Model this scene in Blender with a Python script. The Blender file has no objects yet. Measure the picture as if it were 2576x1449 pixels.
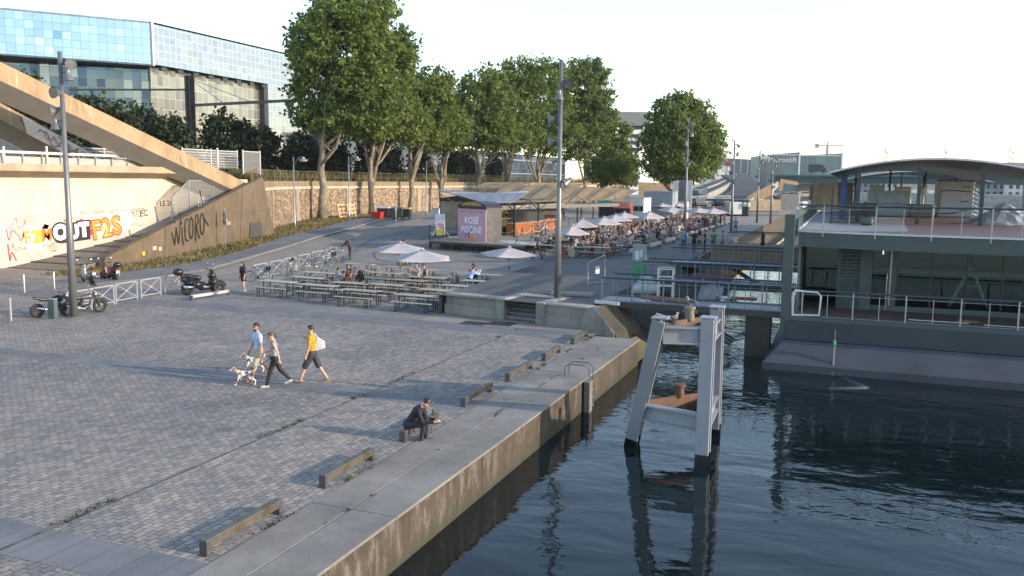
import bpy, bmesh, math, random
from mathutils import Vector, Matrix, Euler, noise
R = math.radians
V = Vector
sc = bpy.context.scene
COL = sc.collection
rnd = random.Random(11)

# ---------------------------------------------------------------- camera frame
YAW, PITCH, ROLL, FPX = R(21.6), R(7.19), R(0.56), 2132.0
CAM = V((0, 0, 6.2))
fw = V((-math.sin(YAW)*math.cos(PITCH), math.cos(YAW)*math.cos(PITCH), -math.sin(PITCH)))
r0 = V((math.cos(YAW), math.sin(YAW), 0)); u0 = r0.cross(fw)
rt = r0*math.cos(ROLL)+u0*math.sin(ROLL); up = rt.cross(fw)

def ray(px, py):
    return fw+rt*((px-1288)/FPX)-up*((py-724.5)/FPX)
def at(px, py, z=0.0):                       # sight line meets the level z
    d = ray(px, py); return CAM+d*((z-CAM.z)/d.z)
def atx(px, py, x):
    d = ray(px, py); return CAM+d*(x/d.x)
def aty(px, py, y):
    d = ray(px, py); return CAM+d*(y/d.y)
def ss(t):
    t = min(1., max(0., t)); return t*t*(3-2*t)
def zg(x, y):                                # height of the plaza and road
    return .9*ss((y-44)/24)+.5*ss((y-70)/25)*ss((-x-40)/12)
def fz(x, y):                                # floor: the promenade lies over the plaza
    return .905 if x > -18.1 and y > 36 else zg(x, y)
def atg(px, py):
    z = 0.
    for i in range(40):
        p = at(px, py, z); z = .5*z+.5*zg(p.x, p.y)
    return at(px, py, z)

# ---------------------------------------------------------------- mesh builder
class MB:
    def __init__(s): s.v = []; s.f = []; s.m = []; s.cur = 0
    def add(s, vs, fs):
        b = len(s.v); s.v += [tuple(v) for v in vs]
        for f in fs: s.f.append([b+i for i in f]); s.m.append(s.cur)
        return s
    def mi(s, i): s.cur = i; return s
    def hexa(s, p):
        return s.add(p, [(0,3,2,1),(4,5,6,7),(0,1,5,4),(1,2,6,5),(2,3,7,6),(3,0,4,7)])
    def box(s, c, d, rz=0.):
        hx, hy, hz = d[0]/2, d[1]/2, d[2]/2; ca, sa = math.cos(rz), math.sin(rz); p = []
        for z in (-hz, hz):
            for x, y in ((-hx,-hy),(hx,-hy),(hx,hy),(-hx,hy)):
                p.append((c[0]+x*ca-y*sa, c[1]+x*sa+y*ca, c[2]+z))
        return s.hexa(p)
    def b(s, x0, x1, y0, y1, z0, z1):
        return s.box(((x0+x1)/2,(y0+y1)/2,(z0+z1)/2),(abs(x1-x0),abs(y1-y0),abs(z1-z0)))
    def beam(s, p, q, w, h=None, upv=(0,0,1)):
        p, q = V(p), V(q); h = h or w; d = (q-p).normalized(); u = V(upv)
        if abs(d.dot(u)) > .98: u = V((0,1,0)) if abs(d.y) < .9 else V((1,0,0))
        x = d.cross(u).normalized(); u = x.cross(d); o = []
        for c in (p, q):
            for a, e in ((-1,-1),(1,-1),(1,1),(-1,1)): o.append(c+x*(a*w/2)+u*(e*h/2))
        return s.hexa(o)
    def tube(s, pts, r, n=8, caps=True):
        pts = [V(p) for p in pts]; N = len(pts)
        rs = r if isinstance(r, (list, tuple)) else [r]*N
        b = len(s.v); prev = None
        for i, p in enumerate(pts):
            d = (pts[min(i+1, N-1)]-pts[max(i-1, 0)]).normalized()
            if prev is None:
                a = V((0,0,1)) if abs(d.z) < .9 else V((1,0,0)); x = d.cross(a).normalized()
            else:
                x = (prev-d*prev.dot(d)).normalized()
            prev = x; y = d.cross(x)
            for k in range(n):
                t = 2*math.pi*k/n; s.v.append(tuple(p+(x*math.cos(t)+y*math.sin(t))*rs[i]))
        for i in range(N-1):
            for k in range(n):
                k2 = (k+1) % n
                s.f.append([b+i*n+k, b+i*n+k2, b+(i+1)*n+k2, b+(i+1)*n+k]); s.m.append(s.cur)
        if caps:
            s.f.append([b+k for k in range(n)][::-1]); s.m.append(s.cur)
            s.f.append([b+(N-1)*n+k for k in range(n)]); s.m.append(s.cur)
        return s
    def poly(s, pts): return s.add(pts, [tuple(range(len(pts)))])
    def extr(s, pts, vec):
        n = len(pts); vec = V(vec); a = [V(p) for p in pts]; c = [p+vec for p in a]
        return s.add(a+c, [tuple(range(n))[::-1], tuple(range(n, 2*n))]+[(i,(i+1)%n,n+(i+1)%n,n+i) for i in range(n)])
    def lathe(s, prof, c=(0,0,0), n=14, mat=None):
        b = len(s.v); c = V(c)
        for r, z in prof:
            for k in range(n):
                t = 2*math.pi*k/n; p = V((r*math.cos(t), r*math.sin(t), z))
                if mat is not None: p = mat@p
                s.v.append(tuple(c+p))
        for i in range(len(prof)-1):
            for k in range(n):
                k2 = (k+1)%n; s.f.append([b+i*n+k,b+i*n+k2,b+(i+1)*n+k2,b+(i+1)*n+k]); s.m.append(s.cur)
        s.f.append([b+k for k in range(n)][::-1]); s.m.append(s.cur)
        s.f.append([b+(len(prof)-1)*n+k for k in range(n)]); s.m.append(s.cur)
        return s
    def ball(s, c, r, nu=10, nv=7, mat=None):
        r = (r,r,r) if not isinstance(r,(tuple,list)) else r
        vs = []; c = V(c)
        def pt(x,y,z):
            p = V((x*r[0],y*r[1],z*r[2])); p = mat@p if mat is not None else p
            return c+p
        vs.append(pt(0,0,-1))
        for j in range(1,nv):
            a = math.pi*j/nv
            for k in range(nu):
                t = 2*math.pi*k/nu; vs.append(pt(math.sin(a)*math.cos(t), math.sin(a)*math.sin(t), -math.cos(a)))
        vs.append(pt(0,0,1)); L = len(vs)-1; fs = []
        for k in range(nu):
            k2 = (k+1)%nu; fs.append((0,1+k2,1+k)); fs.append((L,L-nu+k,L-nu+k2))
            for j in range(nv-2): fs.append((1+j*nu+k,1+j*nu+k2,1+(j+1)*nu+k2,1+(j+1)*nu+k))
        return s.add(vs, fs)
    def torus(s, c, R_, r, ax=(0,1,0), n=20, m=6, a0=0, a1=2*math.pi):
        ax = V(ax).normalized(); e = V((0,0,1)) if abs(ax.z)<.9 else V((1,0,0))
        x = ax.cross(e).normalized(); y = ax.cross(x); c = V(c)
        full = abs(a1-a0-2*math.pi) < 1e-6; b = len(s.v); N = n if full else n+1
        for i in range(N):
            t = a0+(a1-a0)*i/n; d = x*math.cos(t)+y*math.sin(t)
            for k in range(m):
                q = 2*math.pi*k/m; s.v.append(tuple(c+d*(R_+r*math.cos(q))+ax*(r*math.sin(q))))
        for i in range(n):
            i2 = (i+1)%N
            for k in range(m):
                k2=(k+1)%m; s.f.append([b+i*m+k,b+i2*m+k,b+i2*m+k2,b+i*m+k2]); s.m.append(s.cur)
        return s
    def mesh(s, name, mats, smooth=False, fix=True):
        me = bpy.data.meshes.new(name); me.from_pydata(s.v, [], s.f)
        for m in mats: me.materials.append(m)
        if len(mats) > 1: me.polygons.foreach_set('material_index', s.m)
        if fix:
            bm = bmesh.new(); bm.from_mesh(me); bmesh.ops.recalc_face_normals(bm, faces=bm.faces); bm.to_mesh(me); bm.free()
        if smooth:
            me.polygons.foreach_set('use_smooth', [True]*len(me.polygons))
            if smooth != 'all':
                try: me.set_sharp_from_angle(angle=R(40))
                except Exception: pass
        me.update(); return me
    def build(s, name, mats, parent=None, loc=None, rz=0., smooth=False, fix=True):
        if not isinstance(mats, (list, tuple)): mats = [mats]
        o = bpy.data.objects.new(name, s.mesh(name, mats, smooth, fix)); COL.objects.link(o)
        if parent: o.parent = parent
        if loc is not None: o.location = loc
        if rz: o.rotation_euler[2] = rz
        return o

def obj(name, me, parent=None, loc=None, rz=0.):
    o = bpy.data.objects.new(name, me); COL.objects.link(o)
    if parent: o.parent = parent
    if loc is not None: o.location = loc
    if rz: o.rotation_euler[2] = rz
    return o
def tag(o, label, cat, group=None, kind=None):
    o['label'] = label; o['category'] = cat
    if group: o['group'] = group
    if kind: o['kind'] = kind
    return o
def struct(o, label=None, cat=None):
    o['kind'] = 'structure'
    if label: o['label'] = label
    if cat: o['category'] = cat
    return o
def thing(name, label, cat, loc=(0,0,0), rz=0., group=None):
    o = bpy.data.objects.new(name, None); COL.objects.link(o); o.empty_display_size = .2
    o.location = loc; o.rotation_euler[2] = rz
    return tag(o, label, cat, group)
KIDS = {}
def kids(o):
    return [c for c in bpy.data.objects if c.parent == o]
def tree_of(o):                                # a thing with its parts, read once
    return (o, [(c, [g for g in kids(c)]) for c in kids(o)])
def dup(tr, loc, rz=0., label=None, group=None, color=None, scale=None):
    o, ch = tr; c = o.copy(); COL.objects.link(c); c.location = loc; c.rotation_euler[2] = rz
    if label: c['label'] = label
    if group: c['group'] = group
    if color: c.color = color
    if scale: c.scale = (scale,)*3
    for k, gs in ch:
        d = k.copy(); COL.objects.link(d); d.parent = c
        if color: d.color = color
        for g in gs:
            e = g.copy(); COL.objects.link(e); e.parent = d
            if color: e.color = color
    return c

# ---------------------------------------------------------------- materials
class NT:
    def __init__(s, name):
        s.m = bpy.data.materials.new(name); s.m.use_nodes = True; s.t = s.m.node_tree
        s.p = s.t.nodes['Principled BSDF']; s.out = s.t.nodes['Material Output']
    def n(s, typ, **kw):
        nd = s.t.nodes.new(typ)
        for k, v in kw.items():
            if k.startswith('i_'):
                key = k[2:]; key = int(key) if key.isdigit() else key.replace('_', ' ')
                nd.inputs[key].default_value = v
            else: setattr(nd, k, v)
        return nd
    def l(s, a, b): s.t.links.new(a, b)
    def coord(s, kind='Object', scale=(1,1,1), rot=(0,0,0)):
        if kind == 'World': o = s.n('ShaderNodeNewGeometry').outputs['Position']
        else: o = s.n('ShaderNodeTexCoord').outputs[kind]
        mp = s.n('ShaderNodeMapping'); mp.inputs['Scale'].default_value = scale; mp.inputs['Rotation'].default_value = rot
        s.l(o, mp.inputs[0]); return mp.outputs[0]
    def noise(s, co, scale, detail=4, rough=.6, dist=0):
        nd = s.n('ShaderNodeTexNoise'); nd.inputs['Scale'].default_value = scale; nd.inputs['Detail'].default_value = detail
        nd.inputs['Roughness'].default_value = rough; nd.inputs['Distortion'].default_value = dist; s.l(co, nd.inputs['Vector']); return nd.outputs[0]
    def ramp(s, f, stops):
        nd = s.n('ShaderNodeValToRGB'); e = nd.color_ramp.elements
        while len(e) < len(stops): e.new(.5)
        for el, (p, c) in zip(e, stops): el.position = p; el.color = (*c, 1) if not isinstance(c, float) else (c,c,c,1)
        s.l(f, nd.inputs[0]); return nd.outputs[0]
    def mix(s, a, b, f, mode='MIX'):
        nd = s.n('ShaderNodeMix', data_type='RGBA', blend_type=mode)
        for sock, x in ((nd.inputs[6], a), (nd.inputs[7], b), (nd.inputs[0], f)):
            if hasattr(x, 'links') or hasattr(x, 'node'): s.l(x, sock)
            elif isinstance(x, (int, float)): sock.default_value = x
            else: sock.default_value = (*x, 1)
        return nd.outputs[2]
    def math(s, op, a, b=None):
        nd = s.n('ShaderNodeMath', operation=op)
        for sock, x in zip(nd.inputs, (a, b)):
            if x is None: continue
            if isinstance(x, (int, float)): sock.default_value = x
            else: s.l(x, sock)
        return nd.outputs[0]
    def bump(s, h, strength=.3, dist=.02, nrm=None):
        nd = s.n('ShaderNodeBump'); nd.inputs['Strength'].default_value = strength; nd.inputs['Distance'].default_value = dist
        s.l(h, nd.inputs['Height'])
        if nrm is not None: s.l(nrm, nd.inputs['Normal'])
        s.l(nd.outputs[0], s.p.inputs['Normal']); return nd.outputs[0]
    def base(s, c):
        if hasattr(c, 'node'): s.l(c, s.p.inputs['Base Color'])
        else: s.p.inputs['Base Color'].default_value = (*c, 1)

def mk(name, c, rough=.6, metal=0., var=.18, scale=3., bump=0., bscale=30., c2=None, c2s=1.2, c2t=(.5,.7), coord='Object', stretch=(1,1,1), spec=None):
    s = NT(name); co = s.coord(coord, stretch)
    lo = tuple(x*(1-var) for x in c); hi = tuple(min(1, x*(1+var)) for x in c)
    col = s.ramp(s.noise(co, scale, 6), [(.3, lo), (.7, hi)])
    if c2: col = s.mix(col, c2, s.ramp(s.noise(co, c2s, 6, .65), [(c2t[0], 0.), (c2t[1], 1.)]))
    s.base(col); s.p.inputs['Roughness'].default_value = rough; s.p.inputs['Metallic'].default_value = metal
    if spec is not None: s.p.inputs['Specular IOR Level'].default_value = spec
    if bump: s.bump(s.noise(co, bscale, 5), bump, .02)
    return s.m
def mkoc(name, rough=.75, mul=1.):             # colour comes from the object it sits on (cloth, paint)
    s = NT(name); oi = s.n('ShaderNodeObjectInfo'); co = s.coord('Object')
    v = s.ramp(s.noise(co, 9, 3), [(.3, (.75*mul,)*3), (.7, (1.*mul,)*3)])
    s.base(s.mix(oi.outputs['Color'], v, 1., 'MULTIPLY')); s.p.inputs['Roughness'].default_value = rough
    return s.m
def glass(name, c, rough=.03, spec=.8):         # dark, mirror-like facade glass
    s = NT(name); co = s.coord('Object'); s.base(c); s.p.inputs['Roughness'].default_value = rough
    s.p.inputs['IOR'].default_value = 1.5+spec; s.bump(s.noise(co, .35, 2), .03, .3); return s.m

M = {}
M['steel'] = mk('galvanised_steel', (.33,.34,.36), .42, .7, .12, 6)
M['paintwhite'] = mk('white_paint', (.52,.52,.52), .45, 0, .08, 3)
M['greypole'] = mk('grey_painted_metal', (.15,.152,.158), .42, .35, .1, 2)
M['black'] = mk('black_plastic', (.018,.018,.02), .4, 0, .2, 8)
M['rubber'] = mk('tyre_rubber', (.02,.02,.021), .75, 0, .2, 20)
M['chrome'] = mk('chrome', (.7,.7,.72), .15, 1, .03)
M['darkmetal'] = mk('dark_metal', (.05,.052,.055), .45, .5, .15, 5)
M['wood'] = mk('pale_pine', (.46,.36,.24), .6, 0, .2, 4, .1, 40, stretch=(1,14,14))
M['greywood'] = mk('weathered_wood', (.27,.22,.17), .7, 0, .25, 4, .15, 40, stretch=(1,12,12))
M['concrete'] = mk('concrete', (.36,.34,.31), .85, 0, .15, 1.2, .15, 25, (.2,.18,.15), .5)
M['canvas'] = mk('umbrella_canvas', (.37,.345,.355), .8, 0, .05, 2)
M['red'] = mk('red_paint', (.5,.03,.03), .45, 0, .15)
M['skin'] = mk('skin', (.50,.30,.21), .55, 0, .08, 8)
M['skin2'] = mk('tanned_skin', (.36,.19,.12), .55, 0, .08, 8)
M['hairdark'] = mk('dark_hair', (.018,.013,.011), .5, 0, .3, 30)
M['hairbrown'] = mk('brown_hair', (.07,.04,.025), .5, 0, .3, 30)
M['cloth'] = mkoc('dyed_cloth')
M['cloth2'] = mkoc('dark_cloth', .8, .35)
EXPO = 1.5; HAZE = .00011
# ---------------------------------------------------------------- ground materials
def cobble_mat():
    s = NT('cobbles'); co = s.coord('World', (1,1,1), (0,0,R(90)))
    wob = s.n('ShaderNodeTexNoise'); wob.inputs['Scale'].default_value = 1.6; s.l(co, wob.inputs['Vector'])
    add = s.n('ShaderNodeVectorMath', operation='MULTIPLY_ADD'); s.l(wob.outputs[1], add.inputs[0]); add.inputs[1].default_value = (.17,.15,0); s.l(co, add.inputs[2])
    br = s.n('ShaderNodeTexBrick'); s.l(add.outputs[0], br.inputs['Vector'])
    for k, v in (('Scale',1),('Brick Width',.225),('Row Height',.15),('Mortar Size',.013),('Mortar Smooth',.7),('Bias',0)): br.inputs[k].default_value = v
    br.offset = .5
    br.inputs['Color1'].default_value = (.175,.168,.160,1); br.inputs['Color2'].default_value = (.30,.275,.245,1); br.inputs['Mortar'].default_value = (.115,.108,.105,1)
    big = s.ramp(s.noise(co, .22, 9, .72, .6), [(.32,(.66,.69,.76)),(.50,(.97,.97,.97)),(.70,(1.28,1.23,1.16))])
    sm = s.ramp(s.noise(co, 22, 3), [(.3,(.8,.8,.8)),(.7,(1.15,1.15,1.15))])
    vo = s.n('ShaderNodeTexVoronoi'); vo.inputs['Scale'].default_value = 5.5; s.l(co, vo.inputs['Vector'])
    pick = s.mix((.78,.82,.92), (1.18,1.08,.98), vo.outputs['Color'])
    c = s.mix(br.outputs['Color'], big, 1., 'MULTIPLY'); c = s.mix(c, sm, 1., 'MULTIPLY'); c = s.mix(c, pick, .8, 'MULTIPLY')
    c = s.mix(c, (.10,.12,.05), s.ramp(s.noise(co, .9, 7, .7), [(.66,0.),(.78,.5)]))
    s.base(c); s.p.inputs['Roughness'].default_value = .72; s.p.inputs['Specular IOR Level'].default_value = .35
    h = s.math('SUBTRACT', 1., br.outputs['Fac']); h = s.math('ADD', h, s.math('MULTIPLY', s.noise(co, 9, 4), .8)); h = s.math('ADD', h, s.math('MULTIPLY', s.noise(co, 1.1, 3), 1.5))
    s.bump(h, .9, .022)
    return s.m
def slab_mat(name, c, stain, joint=(1.9,1.9), crack=True):
    s = NT(name); co = s.coord('World', (1,1,1), (0,0,R(90)))
    col = s.ramp(s.noise(co, .7, 8, .68), [(.3, tuple(x*.70 for x in c)), (.70, tuple(x*1.18 for x in c))])
    col = s.mix(col, stain, s.ramp(s.noise(co, .33, 9, .75), [(.46,0.),(.66,.7)])); col = s.mix(col, tuple(x*.45 for x in c), s.ramp(s.noise(co, 5.5, 8, .8), [(.60,0.),(.74,.6)]))
    col = s.mix(col, tuple(x*1.3 for x in c), s.ramp(s.noise(co, 2.6, 8, .75), [(.62,0.),(.8,.55)]))
    br = s.n('ShaderNodeTexBrick'); s.l(co, br.inputs['Vector']); br.offset = .0
    for k, v in (('Scale',1),('Brick Width',joint[0]),('Row Height',joint[1]),('Mortar Size',.009),('Mortar Smooth',.3)): br.inputs[k].default_value = v
    br.inputs['Color1'].default_value = (.9,.9,.92,1); br.inputs['Color2'].default_value = (1.08,1.07,1.04,1); br.inputs['Mortar'].default_value = (.35,.36,.28,1)
    s.base(s.mix(col, br.outputs['Color'], 1., 'MULTIPLY')); s.p.inputs['Roughness'].default_value = .85; s.p.inputs['Specular IOR Level'].default_value = .3
    s.bump(s.math('ADD', s.noise(co, 30, 5, .7), s.math('MULTIPLY', br.outputs['Fac'], -1.5)), .35, .02)
    return s.m
def asphalt_mat(name, c, warm=0.):
    s = NT(name); co = s.coord('World')
    col = s.ramp(s.noise(co, .25, 7, .65), [(.3, tuple(x*.8 for x in c)), (.7, tuple(x*1.2 for x in c))])
    col = s.mix(col, tuple(x*1.6 for x in c), s.ramp(s.noise(co, 1.3, 8, .75), [(.6,0.),(.8,.6)]))
    col = s.mix(col, tuple(x*.5 for x in c), s.ramp(s.noise(co, .5, 8, .7), [(.62,0.),(.8,.6)]))
    s.base(col); s.p.inputs['Roughness'].default_value = .85; s.p.inputs['Specular IOR Level'].default_value = .3
    s.bump(s.noise(co, 60, 4, .7), .4, .01); return s.m
M['cobble'] = cobble_mat()
M['coping'] = slab_mat('coping_stone', (.225,.212,.195), (.105,.10,.095), (90,90))
M['slab'] = slab_mat('smooth_paving', (.165,.17,.18), (.125,.125,.13), (1.3,.7))
M['asphalt'] = asphalt_mat('asphalt', (.225,.20,.178))
M['asphaltdark'] = asphalt_mat('dark_asphalt', (.105,.102,.10))
M['plaza'] = slab_mat('plaza_concrete', (.205,.195,.185), (.14,.137,.132), (4.,4.))
M['kerb'] = slab_mat('kerb_stone', (.42,.38,.32), (.3,.27,.22), (1.,1.))
M['joint'] = mk('dark_joint', (.07,.07,.07), .8)

def grid(xs, ys, fz):
    m = MB(); nx = len(xs)
    m.v = [(x, y, fz(x, y)) for y in ys for x in xs]
    for j in range(len(ys)-1):
        for i in range(nx-1):
            a = j*nx+i; m.f.append([a, a+1, a+nx+1, a+nx]); m.m.append(0)
    return m
xs = [-500,-200,-100]+list(range(-66,-16))+[-10]
ys = [-80,-30,0,20]+list(range(34,141))+[170,220,300,500,1200,3000]
g = grid(xs, ys, lambda x, y: zg(x, y) if x > -90 or y < 60 else 1.4)
struct(g.build('ground', M['asphalt'], fix=False), 'grey asphalt ground of the riverside square and road', 'ground')

def resample(line, n):
    P_ = [V((*p, 0)) if len(p) == 2 else V(p) for p in line]; L = [0]
    for a, b_ in zip(P_, P_[1:]): L.append(L[-1]+(b_-a).length)
    o = []
    for i in range(n+1):
        t = L[-1]*i/n; k = 0
        while k < len(L)-2 and L[k+1] < t: k += 1
        f = (t-L[k])/max(1e-9, L[k+1]-L[k]); o.append(P_[k].lerp(P_[k+1], f))
    return o
def smoothline(pts, it=2):
    p = [V((*q[:2], 0)) for q in pts]
    for _ in range(it):
        q = [p[0]]
        for a, b_ in zip(p, p[1:]): q += [a.lerp(b_, .25), a.lerp(b_, .75)]
        p = q+[p[-1]]
    return [(v.x, v.y) for v in p]
def sheet(name, A, B, mat, dz, n=40, nc=4, edge=0.):
    a, b_ = resample(A, n), resample(B, n); m = MB()
    for i in range(n+1):
        for k in range(nc+1):
            p = a[i].lerp(b_[i], k/nc); m.v.append((p.x, p.y, zg(p.x, p.y)+dz))
    for i in range(n):
        for k in range(nc):
            q = i*(nc+1)+k; m.f.append([q, q+1, q+nc+2, q+nc+1]); m.m.append(0)
    if edge:                                    # kerb face along line A and B
        for off, rev in ((0, 1), (nc, 0)):
            base = len(m.v)
            for i in range(n+1):
                x, y, z = m.v[i*(nc+1)+off]; m.v.append((x, y, z-edge))
            for i in range(n):
                m.f.append([i*(nc+1)+off, (i+1)*(nc+1)+off, base+i+1, base+i]); m.m.append(0)
    return m.build(name, mat, fix=False)
def strip(name, line, w, mat, dz, n=60):
    l = resample(line, n); A = []; B = []
    for i, p in enumerate(l):
        d = (l[min(i+1, n)]-l[max(i-1, 0)]).normalized(); nn = V((-d.y, d.x, 0))*w/2
        A.append(tuple((p+nn)[:2])); B.append(tuple((p-nn)[:2]))
    return sheet(name, A, B, mat, dz, n, 1)

# lower quay: cobbles with three bands of smooth slabs, and the stone edge
def flat(name, x0, x1, y0, y1, z, mat):
    return struct(MB().poly([(x0,y0,z),(x1,y0,z),(x1,y1,z),(x0,y1,z)]).build(name, mat, fix=False))
struct(MB().poly([(-75,-40,.004),(-9.33,-40,.004),(-9.33,32.2,.004),(-31,32.2,.004),(-33,36,.004),(-75,38,.004)]).build('cobbled_quay', M['cobble'], fix=False), 'wide cobbled quay in the foreground', 'quay')
for y0, y1 in ((9.3,10.35),(20.45,21.35),(31.6,33.2)):
    o = MB().poly([(-72,y0,.008),(-9.34,y0,.008),(-9.34,y1,.008),(-72,y1,.008)]).build('paving_band', M['slab'], fix=False); struct(o)
struct(sheet('gully', [(-13.02,-20),(-12.87,17),(-12.72,32)], [(-12.93,-20),(-12.80,17),(-12.66,32)], mk('mossy_gully', (.05,.058,.035), .9, 0, .5, 1.5, c2=(.12,.115,.11), c2s=2.2, c2t=(.42,.55)), .011, 30, 1))
def quaywall_mat():
    s = NT('stained_quay_concrete'); co = s.coord('World'); cs = s.coord('World', (1.,2.4,.75))
    col = s.ramp(s.noise(co, 1.4, 8, .7), [(.3,(.030,.024,.018)),(.7,(.075,.058,.040))])
    col = s.mix(col, (.14,.128,.112), s.math('MULTIPLY', s.ramp(s.noise(cs, 1.7, 10, .78), [(.50,0.),(.60,.9)]), s.ramp(s.noise(s.coord('World',(1,.35,.0)), 1.1, 2), [(.42,0.),(.58,1.)])))
    z = s.n('ShaderNodeSeparateXYZ'); s.l(co, z.inputs[0])
    wet = s.ramp(s.math('ADD', z.outputs[2], s.math('MULTIPLY', s.noise(co, 2, 5), .25)), [(0., 1.), (1., 0.)])
    mr = s.n('ShaderNodeMapRange'); s.l(z.outputs[2], mr.inputs[0]); mr.inputs[1].default_value=-.95; mr.inputs[2].default_value=-.6; mr.inputs[3].default_value=.85; mr.inputs[4].default_value=0
    col = s.mix(col, (.035,.035,.02), mr.outputs[0]); s.base(col); s.p.inputs['Roughness'].default_value = .8
    s.bump(s.noise(co, 12, 6, .7), .6, .03); return s.m
qw = thing('quay_wall', 'stained concrete quay wall with pale stone edge, rising from the dark water', 'quay wall', (-7.5,0,0))
m = MB(); y = -20.
while y < 32.6:                                  # wall in lengths with open joints
    y2 = min(32.65, y+6.2); m.b(-1.8, 0, y+.01, y2-.01, -3, -.05); y = y2
m.b(-1.82, -.05, -20, 32.6, -3, -.06)
m.build('wall_face', quaywall_mat(), qw)
m = MB(); y = -20.
while y < 32.5:
    y2 = min(32.68, y+rnd.choice((3.6,5.2,4.4)))
    m.b(-1.83, -.97, y+.006, y2-.006, -.3, .012+rnd.uniform(-.003,.003)); m.b(-.955, .03, y+.006, y2-.006, -.045, .014+rnd.uniform(-.004,.004)); y = y2
cp = m.build('coping', M['coping'], qw)
bv = cp.modifiers.new('bevel', 'BEVEL'); bv.width = .018; bv.segments = 2; bv.limit_method = 'ANGLE'

# raised promenade and the sloped bank under the gangways
pe = [(-17.6,35.2),(-17.8,41.5),(-18.6,51),(-18.3,61.5),(-17.6,66),(-17.4,90)]
A = resample(pe, 30); m = MB(); n = 30
for i, p in enumerate(A): m.v += [(p.x, p.y, .905), (-10.2, 34.2+(p.y-35.2)*1.0185, .905), (p.x-.02, p.y, -.1)]
for i in range(n):
    m.f += [[3*i, 3*i+1, 3*i+4, 3*i+3], [3*i, 3*i+3, 3*i+5, 3*i+2]]; m.m += [0, 0]
struct(m.build('promenade', M['asphaltdark'], fix=False), 'dark asphalt promenade above the cobbled quay', 'promenade')
m = grid([-10.2,-9.4,-8.6,-7.8,-7,-6.2,-5], [35.2,36,37]+list(range(38,64,2)), lambda x, y: (.9-(x+10.2)*.62 if x > -10.1 else .9)+noise.noise((x,y,0))*.12*(x > -10.1))
struct(m.build('river_bank', mk('bank_stones', (.03,.034,.026), .9, 0, .3, 3, .8, 5, (.02,.05,.012), .35, coord='World'), fix=False), 'dark overgrown stone slope under the gangways', 'bank')
t = thing('river_wall', 'dark stone river wall below the promenade beyond the gangways', 'wall', (-10.2,61,0)); MB().b(-1,0,0,140,-3,.88).build('wall_face', quaywall_mat(), t)

# pavement with kerb, plaza, joints
kl = smoothline([(-39.9,36),(-38.9,41),(-41.8,52),(-43.4,61),(-48.6,76),(-52.5,90),(-53.5,104)])
il = smoothline([(-43.6,39),(-43.7,51),(-46.9,61.5),(-53.3,80),(-56.5,92),(-57,104)])
struct(sheet('pavement', kl, il, M['slab'], .12, 70, 4, .2), 'pale pavement running up beside the road', 'pavement')
ki = resample(kl, 70)
struct(strip('kerb', kl, .34, M['kerb'], .13, 70))
al = smoothline([(-33.8,52),(-35,54.5),(-37,59),(-39.6,66),(-43,77),(-45.2,88),(-45.5,100)])
struct(sheet('plaza', al, [(-18.2,52),(-18.4,60),(-18,100)], M['plaza'], .012, 60, 14), 'pale concrete plaza in front of the bar', 'plaza')
for ln in ([(-35.4,65),(-34.7,58.4),(-33.4,55.6),(-31.8,53.8),(-30.2,53),(-27,53.9),(-22.5,56.3),(-18.5,59)], ):
    struct(strip('plaza_joint', smoothline(ln), .16, M['joint'], .018, 60))
struct(strip('plaza_edge', al, .35, mk('plaza_border', (.12,.12,.12), .85), .02, 70))
struct(sheet('terrace_floor', [(-33,43),(-33,36.5),(-31.5,33.25)], [(-18.1,44),(-17.9,38),(-17.6,33.25)], M['plaza'], .006, 20, 8), 'bluish grey concrete floor under the beer tables', 'terrace')
# drain covers
for px, py in ((693,589),(760,593),(1193,814),(1262,815),(1437,658)):
    p = atg(px, py) if py < 700 else at(px, py, 0); z = zg(p.x, p.y) if py != 658 else .0
    if py == 658: p = at(px, py, .45); z = zg(p.x,p.y)
    o = MB().b(-.55,.55,-.4,.4,0,.012).build('drain_cover', M['darkmetal'], loc=(p.x,p.y,z+.12 if py == 589 else z+.012)); tag(o, {693:'dark drain cover set in the pavement below the sloped parapet',760:'wide dark grating in the road near the kerb',1193:'dark metal cover in the quay left of the stone steps, upper one',1262:'dark metal cover in the quay just left of the stone steps',1437:'dark round cover on the plaza in front of the bar tables'}[px], 'drain cover', 'drain covers')

# ---------------------------------------------------------------- water
def water_mat():
    s = NT('river_water'); co = s.coord('World', (.42,1.,1), (0,0,R(4))); c2 = s.coord('World', (.6,1.,1), (0,0,R(-12)))
    s.base((.004,.010,.012)); s.p.inputs['Roughness'].default_value = .03; s.p.inputs['IOR'].default_value = 1.333
    sy = s.n('ShaderNodeSeparateXYZ'); s.l(s.n('ShaderNodeNewGeometry').outputs['Position'], sy.inputs[0]); fr = s.n('ShaderNodeMapRange', interpolation_type='SMOOTHSTEP'); s.l(s.math('ADD', sy.outputs[1], s.math('MULTIPLY', s.noise(co, .12, 2), 14.)), fr.inputs[0]); fr.inputs[1].default_value = 19; fr.inputs[2].default_value = 36; fr.inputs[3].default_value = .38; fr.inputs[4].default_value = 1.25; far = fr.outputs[0]
    h = s.math('MULTIPLY', s.noise(co, .36, 3, .45, .4), .75)
    h = s.math('ADD', h, s.math('MULTIPLY', s.math('MULTIPLY', s.noise(c2, 1.5, 3, .5, .6), .24), far))
    amp = s.ramp(s.noise(co, .07, 2), [(.4,.15),(.65,1.)])
    h = s.math('ADD', h, s.math('MULTIPLY', s.math('MULTIPLY', s.noise(c2, 5.5, 3, .5), .04), amp))
    s.bump(h, .55, .20); return s.m
xs = [-7.6,60,300,1500]; ys = [-120,0,60,200,600,3000]
struct(grid(xs, ys, lambda x, y: -1.).build('water', water_mat(), fix=False), 'dark rippled river water beside the quay', 'water')
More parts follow.
